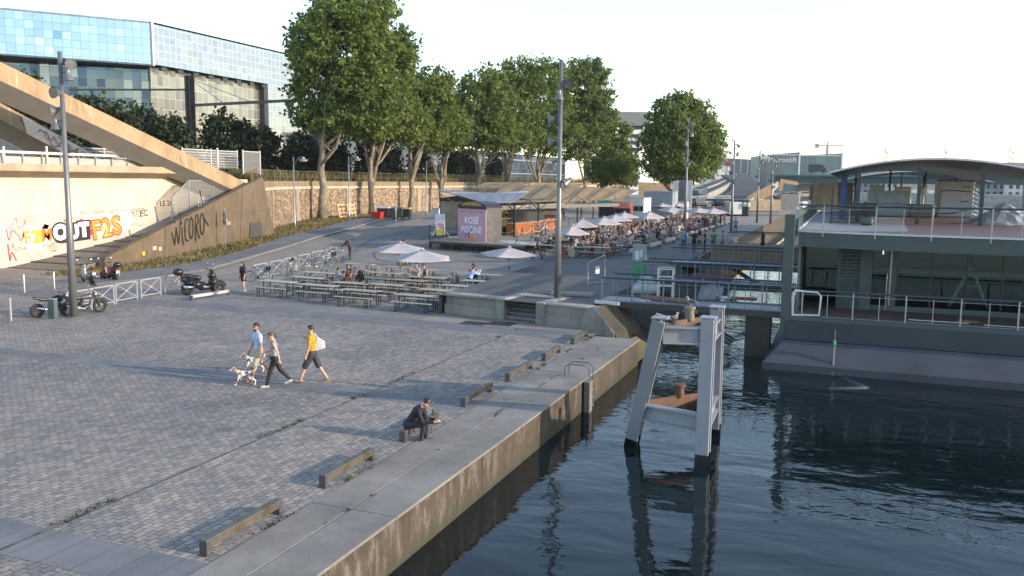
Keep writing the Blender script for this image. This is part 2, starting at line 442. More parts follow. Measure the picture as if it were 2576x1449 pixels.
# ---------------------------------------------------------------- left: ramp, walls, footbridge struts, railings
def text_mesh(txt, size, ext=.004, off=0., shear=0., space=1.):
    c = bpy.data.curves.new('lettering', 'FONT'); c.body = txt; c.size = size; c.extrude = ext; c.offset = off; c.shear = shear
    c.align_x = 'CENTER'; c.align_y = 'CENTER'; c.space_character = space; c.resolution_u = 3
    o = bpy.data.objects.new('lettering', c); COL.objects.link(o)
    dg = bpy.context.evaluated_depsgraph_get(); me = bpy.data.meshes.new_from_object(o.evaluated_get(dg))
    bpy.data.objects.remove(o); bpy.data.curves.remove(c); return me
def lettering(name, txt, size, mat, parent, loc, axes, off=0., shear=0., ext=.004, rot=0., space=1.):
    me = text_mesh(txt, size, ext, off, shear, space); me.materials.clear(); me.materials.append(mat)
    o = obj(name, me, parent); X, Y = V(axes[0]).normalized(), V(axes[1]).normalized(); Z = X.cross(Y)
    o.matrix_local = Matrix.Translation(V(loc))@Matrix((X, Y, Z)).transposed().to_4x4()@Matrix.Rotation(rot, 4, 'Z')
    return o
def paint(name, c): return mk(name, c, .7, 0, .1, 5)
WALLX = -53.2
def concwall_mat(name, c, stain, amt=.6, vs=.18):
    s = NT(name); co = s.coord('World'); cv = s.coord('World', (1.,1.3,vs))
    col = s.ramp(s.noise(co, .55, 8, .65), [(.3, tuple(x*.82 for x in c)), (.7, tuple(min(1,x*1.12) for x in c))])
    col = s.mix(col, stain, s.ramp(s.noise(cv, 1.1, 9, .7), [(.48,0.),(.75,amt)]))
    br = s.n('ShaderNodeTexBrick'); cb = s.coord('World', (1,1,1), (R(90),0,R(90))); s.l(cb, br.inputs['Vector']); br.offset = 0
    for k, v in (('Scale',1),('Brick Width',3.3),('Row Height',1.55),('Mortar Size',.012)): br.inputs[k].default_value = v
    br.inputs['Color1'].default_value = (.94,.94,.94,1); br.inputs['Color2'].default_value = (1.05,1.04,1.02,1); br.inputs['Mortar'].default_value = (.6,.58,.55,1)
    s.base(s.mix(col, br.outputs['Color'], 1., 'MULTIPLY')); s.p.inputs['Roughness'].default_value = .9; s.p.inputs['Specular IOR Level'].default_value = .2
    s.bump(s.noise(co, 9, 6, .7), .3, .03); return s.m
gw = thing('graffiti_wall', 'pale concrete wall covered with bright graffiti beside the ramp', 'wall', (WALLX,38,0))
m = MB().b(-1.2, 0, -1.0, 28, -.5, 6.1); m.build('wall_face', concwall_mat('pale_concrete', (.55,.485,.40), (.36,.30,.23), .55), gw)
m = MB().b(-1.2, .12, -2.1, -1.02, -.5, 6.1); m.build('end_pier', M['concrete'], gw)
m = MB().extr([(0,-14,6.1),(1.25,-14,6.55),(1.25,-14,7.05),(0,-14,7.05)], (0,35.7,0)); m.build('parapet_beam', concwall_mat('weathered_parapet', (.40,.32,.23), (.22,.17,.12), .7, .6), gw)
AX = ((0,1,0), (0,0,1))
def tagpaint(txt, px, py, size, col, off=0., lay=0, rot=0., shear=0., name='graffiti', sp=1.):
    p = atx(px, py, WALLX)
    return lettering(name, txt, size, paint('spray_paint', col), gw, (.004+.006*lay, p.y-38, p.z), AX, off, shear, .002, rot, sp)
def blob(pts, col, lay):
    m = MB(); q = [atx(a, b_, WALLX) for a, b_ in pts]
    m.extr([(.003+.006*lay, p.y-38, p.z) for p in q], (.002,0,0)); m.build('graffiti', paint('spray_paint', col), gw)
# white cloud behind the left piece, red puffs behind the middle one
blob([(56,592),(62,570),(98,567),(128,560),(133,583),(136,608),(118,612),(92,622),(70,630),(60,612)], (.85,.82,.7), 0)
blob([(127,588),(128,575),(136,566),(137,585)], (.6,.05,.04), 0); blob([(158,556),(170,547),(172,560)], (.6,.05,.04), 0); blob([(196,556),(205,549),(212,555)], (.6,.05,.04), 0); blob([(226,576),(236,570),(236,590),(228,592)], (.6,.05,.04), 0)
blob([(104,575),(112,563),(124,566),(120,577)], (.75,.55,.03), 0); blob([(120,618),(134,608),(146,616),(142,632),(126,634)], (.33,.32,.22), 0)
blob([(14,640),(18,585),(40,570),(62,578),(58,612),(46,650),(24,668)], (.58,.40,.33), 0); blob([(70,650),(84,628),(124,634),(150,628),(190,618),(196,632),(140,650),(96,662)], (.60,.44,.36), 0); blob([(214,548),(250,536),(300,530),(330,536),(330,560),(318,590),(300,596),(300,560),(240,552)], (.66,.58,.47), 0)
blob([(137,606),(133,588),(138,566),(168,562),(226,556),(228,602),(200,606),(160,612),(145,612)], (.015,.015,.018), 1)
tagpaint('F2M', 95, 597, 1.30, (.62,.30,.02), .03, 2, R(3)); tagpaint('2', 94, 595, 1.15, (.62,.55,.05), .05, 3); tagpaint('M', 118, 590, 1.1, (.5,.14,.02), .03, 3)
[tagpaint(c, x, y_, sz, (.012,.012,.015), .24, 2, r_) for c, x, y_, sz, r_ in (('O',152,586,1.45,R(3)),('U',184,585,1.35,R(2)),('T',211,579,1.35,R(2)))]; tagpaint('O', 152, 586, 1.45, (.9,.9,.9), .10, 3, R(3)); tagpaint('U', 184, 585, 1.35, (.9,.9,.9), .10, 3, R(2)); tagpaint('T', 211, 579, 1.35, (.9,.9,.9), .11, 3, R(2))
tagpaint('F2S', 268, 575, 2.05, (.65,.05,.03), .09, 1, R(7)); tagpaint('F2S', 268, 575, 2.0, (.60,.27,.03), .015, 3, R(7)); tagpaint('2', 266, 582, 1.1, (.42,.55,.10), .01, 4, R(7)); tagpaint('S', 292, 566, 1.2, (.36,.32,.08), .01, 4, R(7))
tagpaint('EC', 362, 537, .72, (.03,.03,.03), .008, 1, R(5)); tagpaint('LE 26', 418, 512, .62, (.03,.03,.03), .006, 1, R(2)); tagpaint('DECX', 348, 530, .5, (.09,.10,.08), .003, 1, R(6))
def scribble(orig, ux, uy, nrm, W_, H_, n, col, w_, seed, parent, lay=0):
    rg = random.Random(seed); m = MB(); ux, uy, nrm = V(ux), V(uy), V(nrm); pts = []
    for i in range(n): pts.append((W_*(i+rg.uniform(-.9,.9))/n, H_*rg.choice((0,.15,.5,.85,1))+rg.uniform(-.1,.1)*H_))
    q = smoothline(pts, 3); lv = .004+.003*lay
    for a, b_ in zip(q, q[1:]):
        A_, B_ = V((a[0],a[1],0)), V((b_[0],b_[1],0)); d_ = (B_-A_).normalized(); n2 = V((-d_.y,d_.x,0))*w_*.5*rg.uniform(.8,1.2); lv += .00004
        m.extr([orig+ux*v.x+uy*v.y+nrm*lv for v in (A_-n2-d_*w_*.2,B_-n2+d_*w_*.2,B_+n2+d_*w_*.2,A_+n2-d_*w_*.2)], nrm*.001)
    m.build('graffiti', paint('spray_scribble', col), parent)
def wallscrib(px, py, W_, H_, n, col, w_, seed): p = atx(px,py,WALLX); scribble(V((.001,p.y-38,p.z)), (0,1,0), (0,.06,1), (1,0,0), W_, H_, n, col, w_, seed, gw)
for k, (px, py, W_, H_, n, col, w_) in enumerate(((238,540,3.2,.30,26,(.04,.04,.04),.035),(320,548,1.6,.5,9,(.10,.11,.09),.05),(198,540,.9,.28,9,(.55,.08,.06),.04),(20,575,1.6,.7,10,(.50,.12,.12),.05),(16,612,1.5,.9,9,(.52,.05,.09),.07),(22,662,.6,1.6,4,(.50,.03,.06),.10),(26,632,1.8,.6,12,(.55,.10,.16),.05),(70,655,1.4,.55,9,(.50,.16,.14),.045),(96,622,1.6,.5,11,(.52,.13,.12),.045),(150,622,1.3,.4,9,(.5,.2,.16),.04),(178,556,.8,.22,8,(.05,.05,.05),.03),(330,572,1.5,.35,9,(.12,.12,.12),.035),(36,560,1.4,.4,9,(.5,.2,.18),.04),(250,548,.9,.5,6,(.25,.3,.2),.05),(15,596,.7,.8,5,(.45,.3,.45),.06),(290,600,1.6,.35,9,(.35,.2,.25),.05),(60,566,.8,.3,6,(.2,.3,.25),.05))): wallscrib(px, py, W_, H_, n, col, w_, 40+k)
# stepped ramp
m = MB(); jt = MB(); y = 40.8; sl = .142
def rx_(y): return -47.75-max(0,(y-43.4))*.147
for i in range(13):
    y2 = y+1.82; za, zb = (y-40.8)*sl+.02, (y2-40.8)*sl-.03; a, b_ = WALLX+.005, rx_(y2)
    m.hexa([(a,y,-.4),(b_,y,-.4),(b_,y2,-.4),(a,y2,-.4),(a,y,za),(b_,y,za),(b_,y2,zb),(a,y2,zb)]); jt.hexa([(a+.01,y-.05,za-.08),(b_-.02,y-.05,za-.08),(b_-.02,y+.14,za-.05),(a+.01,y+.14,za-.05),(a+.01,y-.05,za+.012),(b_-.02,y-.05,za+.012),(b_-.02,y+.14,za+.03),(a+.01,y+.14,za+.03)]); y = y2
rp = m.build('stepped_ramp', concwall_mat('ramp_concrete', (.19,.165,.14), (.11,.10,.085), .6, 1.)); struct(rp, 'long sloping ramp climbing between the graffiti wall and the sloped parapet', 'ramp')
jo = jt.build('ramp_joints', M['joint']); struct(jo, 'dark joints across the ramp', 'ramp')
# sloped parapet wall
pw = thing('sloped_parapet', 'brown triangular concrete wall with large black scrawl beside the pavement', 'wall', (-47.1,43.4,0))
fa = [(0,-.3,-.3),(0,0,.72),(-3.0,20.9,6.35),(-3.4,23.0,.8),(-3.4,23.0,-.2)]
MB().extr(fa, (-.55,0,0)).build('wall_face', concwall_mat('dirty_brown_concrete', (.145,.112,.078), (.07,.055,.04), .8, .5), pw)
dn = V((-3.0,20.9,0)).normalized(); nn = V((dn.y,-dn.x,0))
def scrawl(paths, c0, sx, sz, w_, slope=.05):
    m = MB(); lv = 0
    for pth in paths:
        q = smoothline(pth, 3)
        for a, b_ in zip(q, q[1:]):
            A_, B_ = V((a[0],a[1],0)), V((b_[0],b_[1],0)); d_ = (B_-A_).normalized(); n2 = V((-d_.y,d_.x,0))*w_*.5; e_ = d_*w_*.2; lv += .00004
            m.extr([c0+dn*(v.x*sx)+V((0,0,v.y*sz+v.x*sx*slope))+nn*(.010+lv) for v in (A_-n2-e_,B_-n2+e_,B_+n2+e_,A_+n2-e_)], nn*.003)
        m.build('graffiti', paint('black_spray', (.012,.010,.008)), pw); m = MB()
scrawl([[(-.05,.9),(.1,1.02),(.25,.9)],[(.0,.55),(.10,.3),(.16,-.05),(.24,.35),(.30,.8),(.36,.3),(.42,-.05),(.50,.4),(.56,.85)],[(.52,1.25),(.66,.75)],[(.68,.62),(.66,.2),(.74,-.08)],[(1.10,.85),(.92,.92),(.84,.5),(.88,.05),(1.06,.02)],[(1.30,.9),(1.14,.7),(1.14,.2),(1.28,.0),(1.42,.3),(1.42,.75),(1.30,.92)],[(1.56,-.1),(1.58,.5),(1.60,.95),(1.78,.9),(1.80,.65),(1.62,.45),(1.84,-.05)],[(2.05,.95),(1.90,.7),(1.92,.2),(2.06,.0),(2.20,.3),(2.20,.75),(2.06,.95),(2.3,.55),(2.5,.35)],[(1.95,1.9),(2.05,1.5),(2.14,1.15)]], V((-3.0*.35,20.9*.35,.95)), 1.95, 1.95, .07, .15)
for f, zz, sx, c in ((.25,1.0,.5,(.4,.36,.3)),(.28,.9,.35,(.42,.38,.32)),(.15,.6,.3,(.35,.08,.05)),(.72,2.4,.8,(.36,.2,.19)),(.19,.7,.3,(.62,.5,.05)),(.93,1.55,2.2,(.055,.055,.055))):  # patches of paint; the last, dark entry is a shadow painted on the wall
    p = V((-3.0*f, 20.9*f, zz))+nn*.006; h = .3 if sx < 1 else 1.5
    lettering('paint_shadow_patch', '-', .1, M['black'], pw, p, (dn,(0,0,1))) if False else MB().extr([p+dn*a*sx/2+V((0,0,e*h/2)) for a, e in ((-1,-.8),(.9,-1),(1,.9),(-.8,1))], nn*.004).build('paint_shadow_patch', paint('paint', c), pw)
for px, py in ((478-0,0),): pass
# mesh screen on the ramp
fs = thing('mesh_screen', 'grey mesh screen with metal posts above the sloped parapet', 'screen', (-51.6,56.5,3.0))
meshm = NT('wire_mesh'); c_ = meshm.coord('Object'); wv = []
for ax in ((0,1,0),(0,0,1)):
    mp = meshm.n('ShaderNodeMapping'); meshm.l(c_, mp.inputs[0]); sx = meshm.n('ShaderNodeSeparateXYZ'); meshm.l(mp.outputs[0], sx.inputs[0])
    v_ = meshm.math('FRACT', meshm.math('MULTIPLY', sx.outputs[1 if ax[1] else 2], 9.)); wv.append(meshm.math('LESS_THAN', v_, .34))
tr_ = meshm.n('ShaderNodeBsdfTransparent'); mx_ = meshm.n('ShaderNodeMixShader'); meshm.base((.22,.22,.21)); meshm.p.inputs['Roughness'].default_value = .5
meshm.l(meshm.math('MAXIMUM', *wv), mx_.inputs[0]); meshm.l(tr_.outputs[0], mx_.inputs[1]); meshm.l(meshm.p.outputs[0], mx_.inputs[2]); meshm.l(mx_.outputs[0], meshm.out.inputs[0])
M['mesh'] = meshm.m
m = MB().poly([(0,-2,-1),(0,6.3,-1),(0,6.3,3.0),(0,.0,3.0),(0,-2,1.6)]); m.build('mesh_panel', M['mesh'], fs, fix=False)
for yy, t in ((-2,1.6),(0,3),(2.9,3),(5.2,3),(6.2,3)): MB().beam((0,yy,-1),(0,yy,t),.09).build('post', M['steel'], fs)
MB().beam((0,0,3),(0,6.3,3),.07).beam((0,-2,1.6),(0,0,3),.07).build('rail', M['steel'], fs)
g2 = thing('metal_gate', 'low pale metal gate with upright bars on the ramp', 'gate', (-50.4,56.2,3.1)); m = MB()
for i in range(7): m.beam((0,i*.32,-.4),(0,i*.32,1.15),.05)
m.beam((0,0,.0),(0,1.95,.0),.06).beam((0,0,.75),(0,1.95,.75),.06); m.build('bars', M['paintwhite'], g2)

# footbridge struts
def strut_mat():
    s = NT('weathered_strut'); co = s.coord('World'); cv = s.coord('World', (1,2.2,.35))
    col = s.ramp(s.noise(co, .5, 8, .65), [(.3,(.23,.155,.085)),(.7,(.37,.265,.155))])
    col = s.mix(col, (.62,.52,.38), s.ramp(s.noise(cv, .9, 9, .72), [(.55,0.),(.72,.85)])); col = s.mix(col, (.16,.11,.06), s.ramp(s.noise(cv, 2., 8, .7), [(.58,0.),(.75,.6)]))
    s.base(col); s.p.inputs['Roughness'].default_value = .85; return s.m
SM = strut_mat(); SG = mk('strut_underside', (.22,.205,.19), .8, 0, .12, .8)
def strut(name, label, p, q, h, w):
    t = thing(name, label, 'bridge strut', q); p, q = V(p)-V(q), V((0,0,0)); d = (q-p).normalized(); x = d.cross(V((0,0,1))).normalized(); x = -x if x.x < 0 else x; u = x.cross(d); u = u if u.z > 0 else -u
    cs = [x*w*.42+u*h*.5, x*w*.5-u*h*.42, -x*w*.30-u*h*1.05, -x*w*.5+u*h*.42]
    a, b_ = [p+c for c in cs], [q+c for c in cs]
    m = MB().add(a+b_, [(0,1,5,4),(3,0,4,7),(2,3,7,6),(0,3,2,1),(4,5,6,7)]); m.build('side_face', SM, t)
    m = MB(); e = -u*.004; m.add([a[1]+e,a[2]+e,b_[1]+e,b_[2]+e], [(0,1,3,2)]); m.build('underside', SG, t); return t
st1 = strut('footbridge_strut', 'long weathered concrete strut rising from the sloped parapet to the upper left', (-52,28,16.6), (-52,64.2,4.85), 1.32, 1.8)
q = atx(232, 414, -57); p = atx(-120, 228, -57); st2 = strut('footbridge_strut', 'lower weathered concrete strut with pale graffiti patch near its foot', p, q, 1.25, 1.6)
d = (V(q)-V(p)).normalized(); xx = V((1,0,0)); uu = V((0,-d.z,d.y))
for f0, f1, c, nm in ((.40,.52,(.72,.66,.55),'pale_patch'),): pass
Lq = V(p)-V(q); up_ = xx.cross(d); up_ = up_ if up_.z > 0 else -up_
def onstrut(t, v): return Lq*t+up_*v+xx*.82
m = MB().extr([onstrut(.0,-.55),onstrut(.0,.5),onstrut(.62,.5),onstrut(.55,-.55)], (.004,0,0)); m.build('pale_patch', paint('pale_paint', (.62,.55,.46)), st2)
for k, (tt, v, W_, H_, n, c, w_) in enumerate(((.50,-.45,2.4,.75,13,(.05,.04,.05),.07),(.44,-.35,2.2,.6,9,(.32,.20,.27),.12),(.34,-.45,2.0,.8,10,(.06,.05,.06),.08),(.30,-.3,1.8,.6,8,(.30,.17,.22),.11),(.20,-.45,1.6,.75,9,(.07,.06,.07),.08),(.16,-.4,1.5,.7,7,(.34,.26,.30),.12),(.08,-.4,1.1,.7,7,(.08,.07,.07),.07))): scribble(onstrut(tt,v)+V((.006,0,0)), d, up_ , (1,0,0), W_, H_, n, c, w_, 70+k, st2, k)

# railings and fences on the deck
def post_fence(name, label, pts, h, mat_panel, posts, rail=True, hz=0, cat='fence', panel_z=.1):
    o = V(pts[0]); t = thing(name, label, cat, o)
    for a, b_ in zip(pts, pts[1:]):
        a, b_ = V(a)-o, V(b_)-o; L = (b_-a).length; n = max(1, round(L/posts))
        if mat_panel: MB().poly([a+V((0,0,panel_z)), b_+V((0,0,panel_z)), b_+V((0,0,h)), a+V((0,0,h))]).build('mesh_panel', mat_panel, t, fix=False)
        for i in range(n+1):
            p = a.lerp(b_, i/n); MB().beam(p, p+V((0,0,h+.15)), .09).build('post', M['paintwhite'], t)
        m = MB()
        if rail: m.beam(a+V((0,0,h)), b_+V((0,0,h)), .06)
        for k in range(hz): m.beam(a+V((0,0,h*(k+1)/(hz+1))), b_+V((0,0,h*(k+1)/(hz+1))), .035)
        if m.v: m.build('rails', M['paintwhite'] if rail else M['steel'], t)
    return t
dk = 7.05
X1 = -52.9
t = thing('deck_railing', 'white railing with thick rail along the top of the graffiti wall', 'railing', (X1,24,dk)); m = MB().beam((0,0,.78),(0,43-9.2,.78),.16,.17); m.build('rail', M['paintwhite'], t)
for i in range(23): MB().beam((0,i*1.52,0),(0,i*1.52,.75),.06).build('baluster', M['steel'], t)
for px in (12,120,548):
    p = atx(px, 432, X1); top = atx(px, 368 if px != 548 else 372, X1); MB().beam((0,p.y-24,0),(0,p.y-24,top.z-dk),.12).build('tall_post', M['paintwhite'], t)
MB().b(-.2,-.1,0,30,.02,.5).build('kick_panel', mk('grey_board', (.35,.33,.31), .7), t)
XF = -56.5
a, b_ = atx(193,438,XF), atx(392,438,XF); za = dk
def zof(px, py, x): return atx(px, py, x).z
h = zof(300,376,XF)-dk
post_fence('mesh_fence', 'mesh fence with white posts behind the railing, left of the long strut', [(XF,a.y,dk),(XF,b_.y,dk)], h, M['mesh'], 2.6, True, 5)
a, b_ = atx(460,438,XF), atx(598,438,XF); h2 = zof(530,378,XF)-dk
post_fence('mesh_fence', 'mesh fence with horizontal bars behind the foot of the long strut', [(XF,a.y,dk),(XF,b_.y,dk)], h2, M['mesh'], 3.1, True, 6)
a, b_ = atx(612,438,-54.5), atx(655,438,-54.5)
post_fence('mesh_fence', 'end mesh panel with two white posts above the sloped parapet', [(-54.5,a.y,6.6),(-54.5,b_.y,6.6)], zof(640,382,-54.5)-6.6, M['mesh'], 3.8, True, 0)
t = thing('deck_platform', 'dark concrete platform edge behind the top of the sloped parapet', 'platform', (-55.6,52,5.5)); MB().b(-12,2.0,8,12.4,-3.5,1.1).build('slab', mk('dark_concrete', (.06,.055,.05), .9), t)
MB().b(-5,-1.5,-28,8,.9,1.5).build('deck', M['concrete'], t)
bx = thing('site_cabin', 'pale grey cabin behind the graffiti strut', 'cabin', (-60,46.5,dk)); MB().b(-2,0,-8,3.5,0,2.55).build('body', mk('cabin_grey', (.42,.39,.35), .7), bx); MB().b(-2.1,.1,-8.1,3.6,2.55,2.7).build('roof_edge', M['paintwhite'], bx)

# ---------------------------------------------------------------- rubble retaining wall
def rubble_mat():
    s = NT('rubble_stone'); co = s.coord('World', (1,1,1.25)); vo = s.n('ShaderNodeTexVoronoi'); vo.inputs['Scale'].default_value = 2.9; s.l(co, vo.inputs['Vector'])
    ve = s.n('ShaderNodeTexVoronoi', feature='DISTANCE_TO_EDGE'); ve.inputs['Scale'].default_value = 2.9; s.l(co, ve.inputs['Vector'])
    sp = s.n('ShaderNodeSeparateColor'); s.l(vo.outputs['Color'], sp.inputs[0])
    col = s.ramp(sp.outputs[0], [(0.,(.11,.08,.055)),(.4,(.25,.185,.125)),(.75,(.32,.245,.17)),(1.,(.42,.345,.26))])
    col = s.mix(col, (.20,.15,.10), s.ramp(ve.outputs['Distance'], [(.0,1.),(.09,0.)]))
    col = s.mix(col, (.16,.12,.08), s.ramp(s.noise(s.coord('World'), .35, 7, .65), [(.5,0.),(.75,.6)]))
    s.base(col); s.p.inputs['Roughness'].default_value = .9; s.p.inputs['Specular IOR Level'].default_value = .2
    s.bump(s.math('ADD', s.ramp(ve.outputs['Distance'], [(0.,0.),(.15,1.)]), s.noise(co, 8, 5)), .8, .06); return s.m
RW = [(-52.6,67.4),(-57.8,76),(-62.5,90),(-62.5,110),(-62.5,150),(-62.5,250)]
rw = thing('retaining_wall', 'long rubble stone retaining wall with pale cornice behind the plane trees', 'wall', (-52.6,67.4,0)); O = V((-52.6,67.4,0))
m, c, k, pl = MB(), MB(), MB(), MB()
for (x0,y0),(x1,y1) in zip(RW, RW[1:]):
    a, b_ = V((x0,y0,0))-O, V((x1,y1,0))-O; d = (b_-a).normalized(); n_ = V((d.y,-d.x,0)); n_ = n_ if n_.x > 0 else -n_
    def seg(mb, out, z0, z1, back=1.): mb.hexa([a-n_*back+V((0,0,z0)),b_-n_*back+V((0,0,z0)),b_+n_*out+V((0,0,z0)),a+n_*out+V((0,0,z0)),a-n_*back+V((0,0,z1)),b_-n_*back+V((0,0,z1)),b_+n_*out+V((0,0,z1)),a+n_*out+V((0,0,z1))])
    seg(m, 0, 0, 5.02); seg(c, .14, 5.02, 5.32); seg(k, .02, 5.32, 5.95)
    L = (b_-a).length; q = 8.
    while q < L-1:
        p = a+d*q; pl.hexa([p+d*s_*.62-n_*.2+V((0,0,z)) if j < 2 else p+d*s_*.62+n_*.13+V((0,0,z)) for z in (.3,5.02) for j, s_ in enumerate((-1,1,1,-1))]); q += 21.5
m.build('rubble_face', rubble_mat(), rw); c.build('cornice', mk('pale_cornice', (.46,.37,.26), .85, 0, .2, 2, coord='World'), rw); k.build('parapet', concwall_mat('parapet_stone', (.22,.175,.125), (.22,.17,.11), .6, .6), rw); pl.build('pilasters', concwall_mat('pilaster_stone', (.31,.25,.18), (.2,.155,.11), .6, .8), rw)
emb = MB().poly([(x,y,5.9) for x, y in RW]+[(-400,250,5.9),(-400,20,5.9),(-57.5,20,5.9),(-57.5,67.4,5.9)]); struct(emb.build('railway_embankment', mk('dry_soil', (.13,.12,.07), .95, 0, .3, .6, coord='World'), fix=False), 'level railway ground behind the retaining wall', 'ground')
fp = [(x-.9, y, 5.9) for x, y in RW[:1]]+[(x-.8, y, 5.9) for x, y in RW[1:]]
fp[0] = (-54.2,68.6,5.9)
t = thing('parapet_fence', 'thin dark railing along the top of the retaining wall', 'fence', fp[0]); m = MB()
for a, b_ in zip(fp, fp[1:]):
    a, b_ = V(a)-V(fp[0]), V(b_)-V(fp[0]); n = round((b_-a).length/2.)
    m.beam(a+V((0,0,1.25)), b_+V((0,0,1.25)), .05); m.beam(a+V((0,0,.55)), b_+V((0,0,.55)), .03)
    for i in range(n): p = a.lerp(b_, i/n); m.beam(p, p+V((0,0,1.25)), .07)
m.build('rails', mk('rusty_rail', (.14,.13,.12), .6, .4), t)

# overhead line gantry
t = thing('railway_gantry', 'dark steel overhead line mast with long horizontal boom', 'gantry', (-80,88.4,5.9)); H = 13.35
m = MB().b(-.46,-.12,-.4,.4,0,H).b(.12,.46,-.4,.4,0,H)
m.build('mast', mk('dark_brown_steel', (.035,.03,.028), .6, .3), t)
m = MB()
for i in range(16): z = .5+i*.85; m.beam((-.2,-.38,z),(.2,-.38,z+.4),.06)
m.build('lacing', M['darkmetal'], t)
m = MB().beam((0,0,9.6),(17.0,.4,9.9),.28,.34).beam((0,0,13),(5.2,.1,9.8),.06).beam((0,0,13),(9.6,.2,9.8),.06).beam((-12.5,-7.5,11.2),(0,0,11.6),.22); m.build('boom', M['darkmetal'], t)
m = MB().tube([(14.6,.4,9.8),(15.1,.4,8.6),(15.2,.4,7.3)],[.25,.16,.05],6).tube([(15.8,.4,9.8),(15.3,.4,8.6)],.1,5); m.build('insulator', mk('insulator_grey', (.08,.09,.12), .4), t)
t = thing('signal_board', 'small dark railway signal with round purple lamp before the hedge', 'signal', (-74,76.4,5.9)); MB().beam((0,0,0),(0,0,3.6),.14).build('post', M['darkmetal'], t); MB().b(-.1,.1,-.55,.5,1.2,2.5).build('board', mk('board', (.06,.05,.07), .6), t); MB().torus((.1,0,3.5),.42,.12,(1,0,0)).build('ring', mk('violet', (.10,.08,.16), .5), t)
# ---------------------------------------------------------------- glass buildings
def panel_mat(name, pw, ph, stops, line, lw=.05, rough=.08, metal=.85, bump=.02):
    """curtain wall: panes of slightly different tint in a grid of thin frames (object x along, z up)"""
    s = NT(name); co = s.n('ShaderNodeTexCoord').outputs['Object']; sx = s.n('ShaderNodeSeparateXYZ'); s.l(co, sx.inputs[0])
    u, v = s.math('DIVIDE', sx.outputs[0], pw), s.math('DIVIDE', sx.outputs[2], ph); cb = s.n('ShaderNodeCombineXYZ'); s.l(s.math('FLOOR', u), cb.inputs[0]); s.l(s.math('FLOOR', v), cb.inputs[1])
    wn = s.n('ShaderNodeTexWhiteNoise'); s.l(cb.outputs[0], wn.inputs['Vector']); col = s.ramp(wn.outputs[0], stops)
    fu, fv = s.math('FRACT', u), s.math('FRACT', v); ln = s.math('MAXIMUM', s.math('LESS_THAN', fu, lw/pw), s.math('LESS_THAN', fv, lw/ph))
    s.base(s.mix(col, line, ln)); s.p.inputs['Roughness'].default_value = rough; s.l(s.math('MULTIPLY', s.math('SUBTRACT', 1., ln), metal), s.p.inputs['Metallic'])
    nv = s.n('ShaderNodeVectorMath', operation='MULTIPLY_ADD'); s.l(wn.outputs[1], nv.inputs[0]); nv.inputs[1].default_value = (bump,)*3; nv.inputs[2].default_value = (-bump/2,)*3
    g_ = s.n('ShaderNodeNewGeometry'); ad = s.n('ShaderNodeVectorMath', operation='ADD'); s.l(g_.outputs['Normal'], ad.inputs[0]); s.l(nv.outputs[0], ad.inputs[1]); s.l(ad.outputs[0], s.p.inputs['Normal']); return s.m
def face(t, name, p, q, z0, z1, mat, thick=.3):
    """a wall panel from p to q as a mesh with its own x axis along the wall"""
    p, q = V((*p,0)), V((*q,0)); d = q-p; m = MB().b(0,d.length,0,thick,z0,z1); o = m.build(name, mat, t); o.location = p-V((t.location.x,t.location.y,0)); o.rotation_euler[2] = math.atan2(d.y,d.x); o.location.z = -t.location.z; return o
BL = panel_mat('pale_blue_panes', 1.42, 1.36, [(0.,(.235,.325,.46)),(.55,(.255,.35,.48)),(.76,(.27,.375,.49)),(.79,(.32,.43,.53)),(.98,(.35,.46,.54)),(.992,(.13,.22,.45))], (.10,.14,.18), .06)
WHP = panel_mat('silver_panes', 1.45, 1.4, [(0.,(.29,.31,.345)),(.5,(.32,.335,.355)),(.9,(.36,.362,.365)),(1.,(.28,.28,.28))], (.48,.48,.46), .07, .12)
CRM = panel_mat('cream_panes', 1.5, 2.1, [(0.,(.21,.21,.19)),(.5,(.27,.265,.23)),(1.,(.34,.33,.28))], (.36,.33,.27), .10, .25, .6)
DKG = panel_mat('dark_panes', 1.5, 1.6, [(0.,(.03,.05,.08)),(.5,(.06,.09,.12)),(.8,(.10,.12,.13)),(1.,(.22,.24,.24))], (.10,.11,.11), .08, .06, .8)
C0 = (-120.,123.5); dl = V((.62,.785)); A0 = (C0[0]-dl.x*60, C0[1]-dl.y*60); zl, zh = 26.5, 34.4
t = thing('glass_block', 'large glass office block with pale blue and silver wings at the upper left', 'office block', (-120,123.5,5.9))
face(t,'blue_wing',A0,C0,zl,zh,BL,.4); MB().beam((0,0,zl-5.9),(0,0,zh-5.9),.5).build('corner_edge', M['paintwhite'], t)
yE = aty(675,200,180); 
def ray_y(px, x): d = ray(px,300); return d.y*x/d.x
y1 = ray_y(676,-120.); y2 = ray_y(775,-120.)
face(t,'silver_wing',C0,(-120,y1),zl,zh,WHP,.4); face(t,'silver_end',(-120,y1),(-120,y2+30),5.9,zh,WHP,.4)
m = MB().extr([V((*A0,zl)),V((*C0,zl)),V((-120,y1,zl)),V((-150,y1,zl)),V((A0[0]-30,A0[1]+20,zl))],(0,0,.3)); o = m.build('soffit', mk('dark_soffit', (.05,.055,.055), .6), t); o.location = -V(t.location)
m = MB().extr([V((*A0,zh-.4)),V((*C0,zh-.4)),V((-120,y2+30,zh-.4)),V((-150,y2+30,zh-.4)),V((A0[0]-30,A0[1]+20,zh-.4))],(0,0,.3)); o = m.build('roof', M['concrete'], t); o.location = -V(t.location)
n_ = V((-.785,.62))*9; face(t,'dark_recess',(A0[0]+n_.x,A0[1]+n_.y),(C0[0]+n_.x*.35,C0[1]+n_.y*.35),5.9,zl,DKG,.4)
face(t,'cream_base',(C0[0]-1.2,C0[1]+.5),(-121.2,y1),5.9,zl,CRM,.4); m = MB()
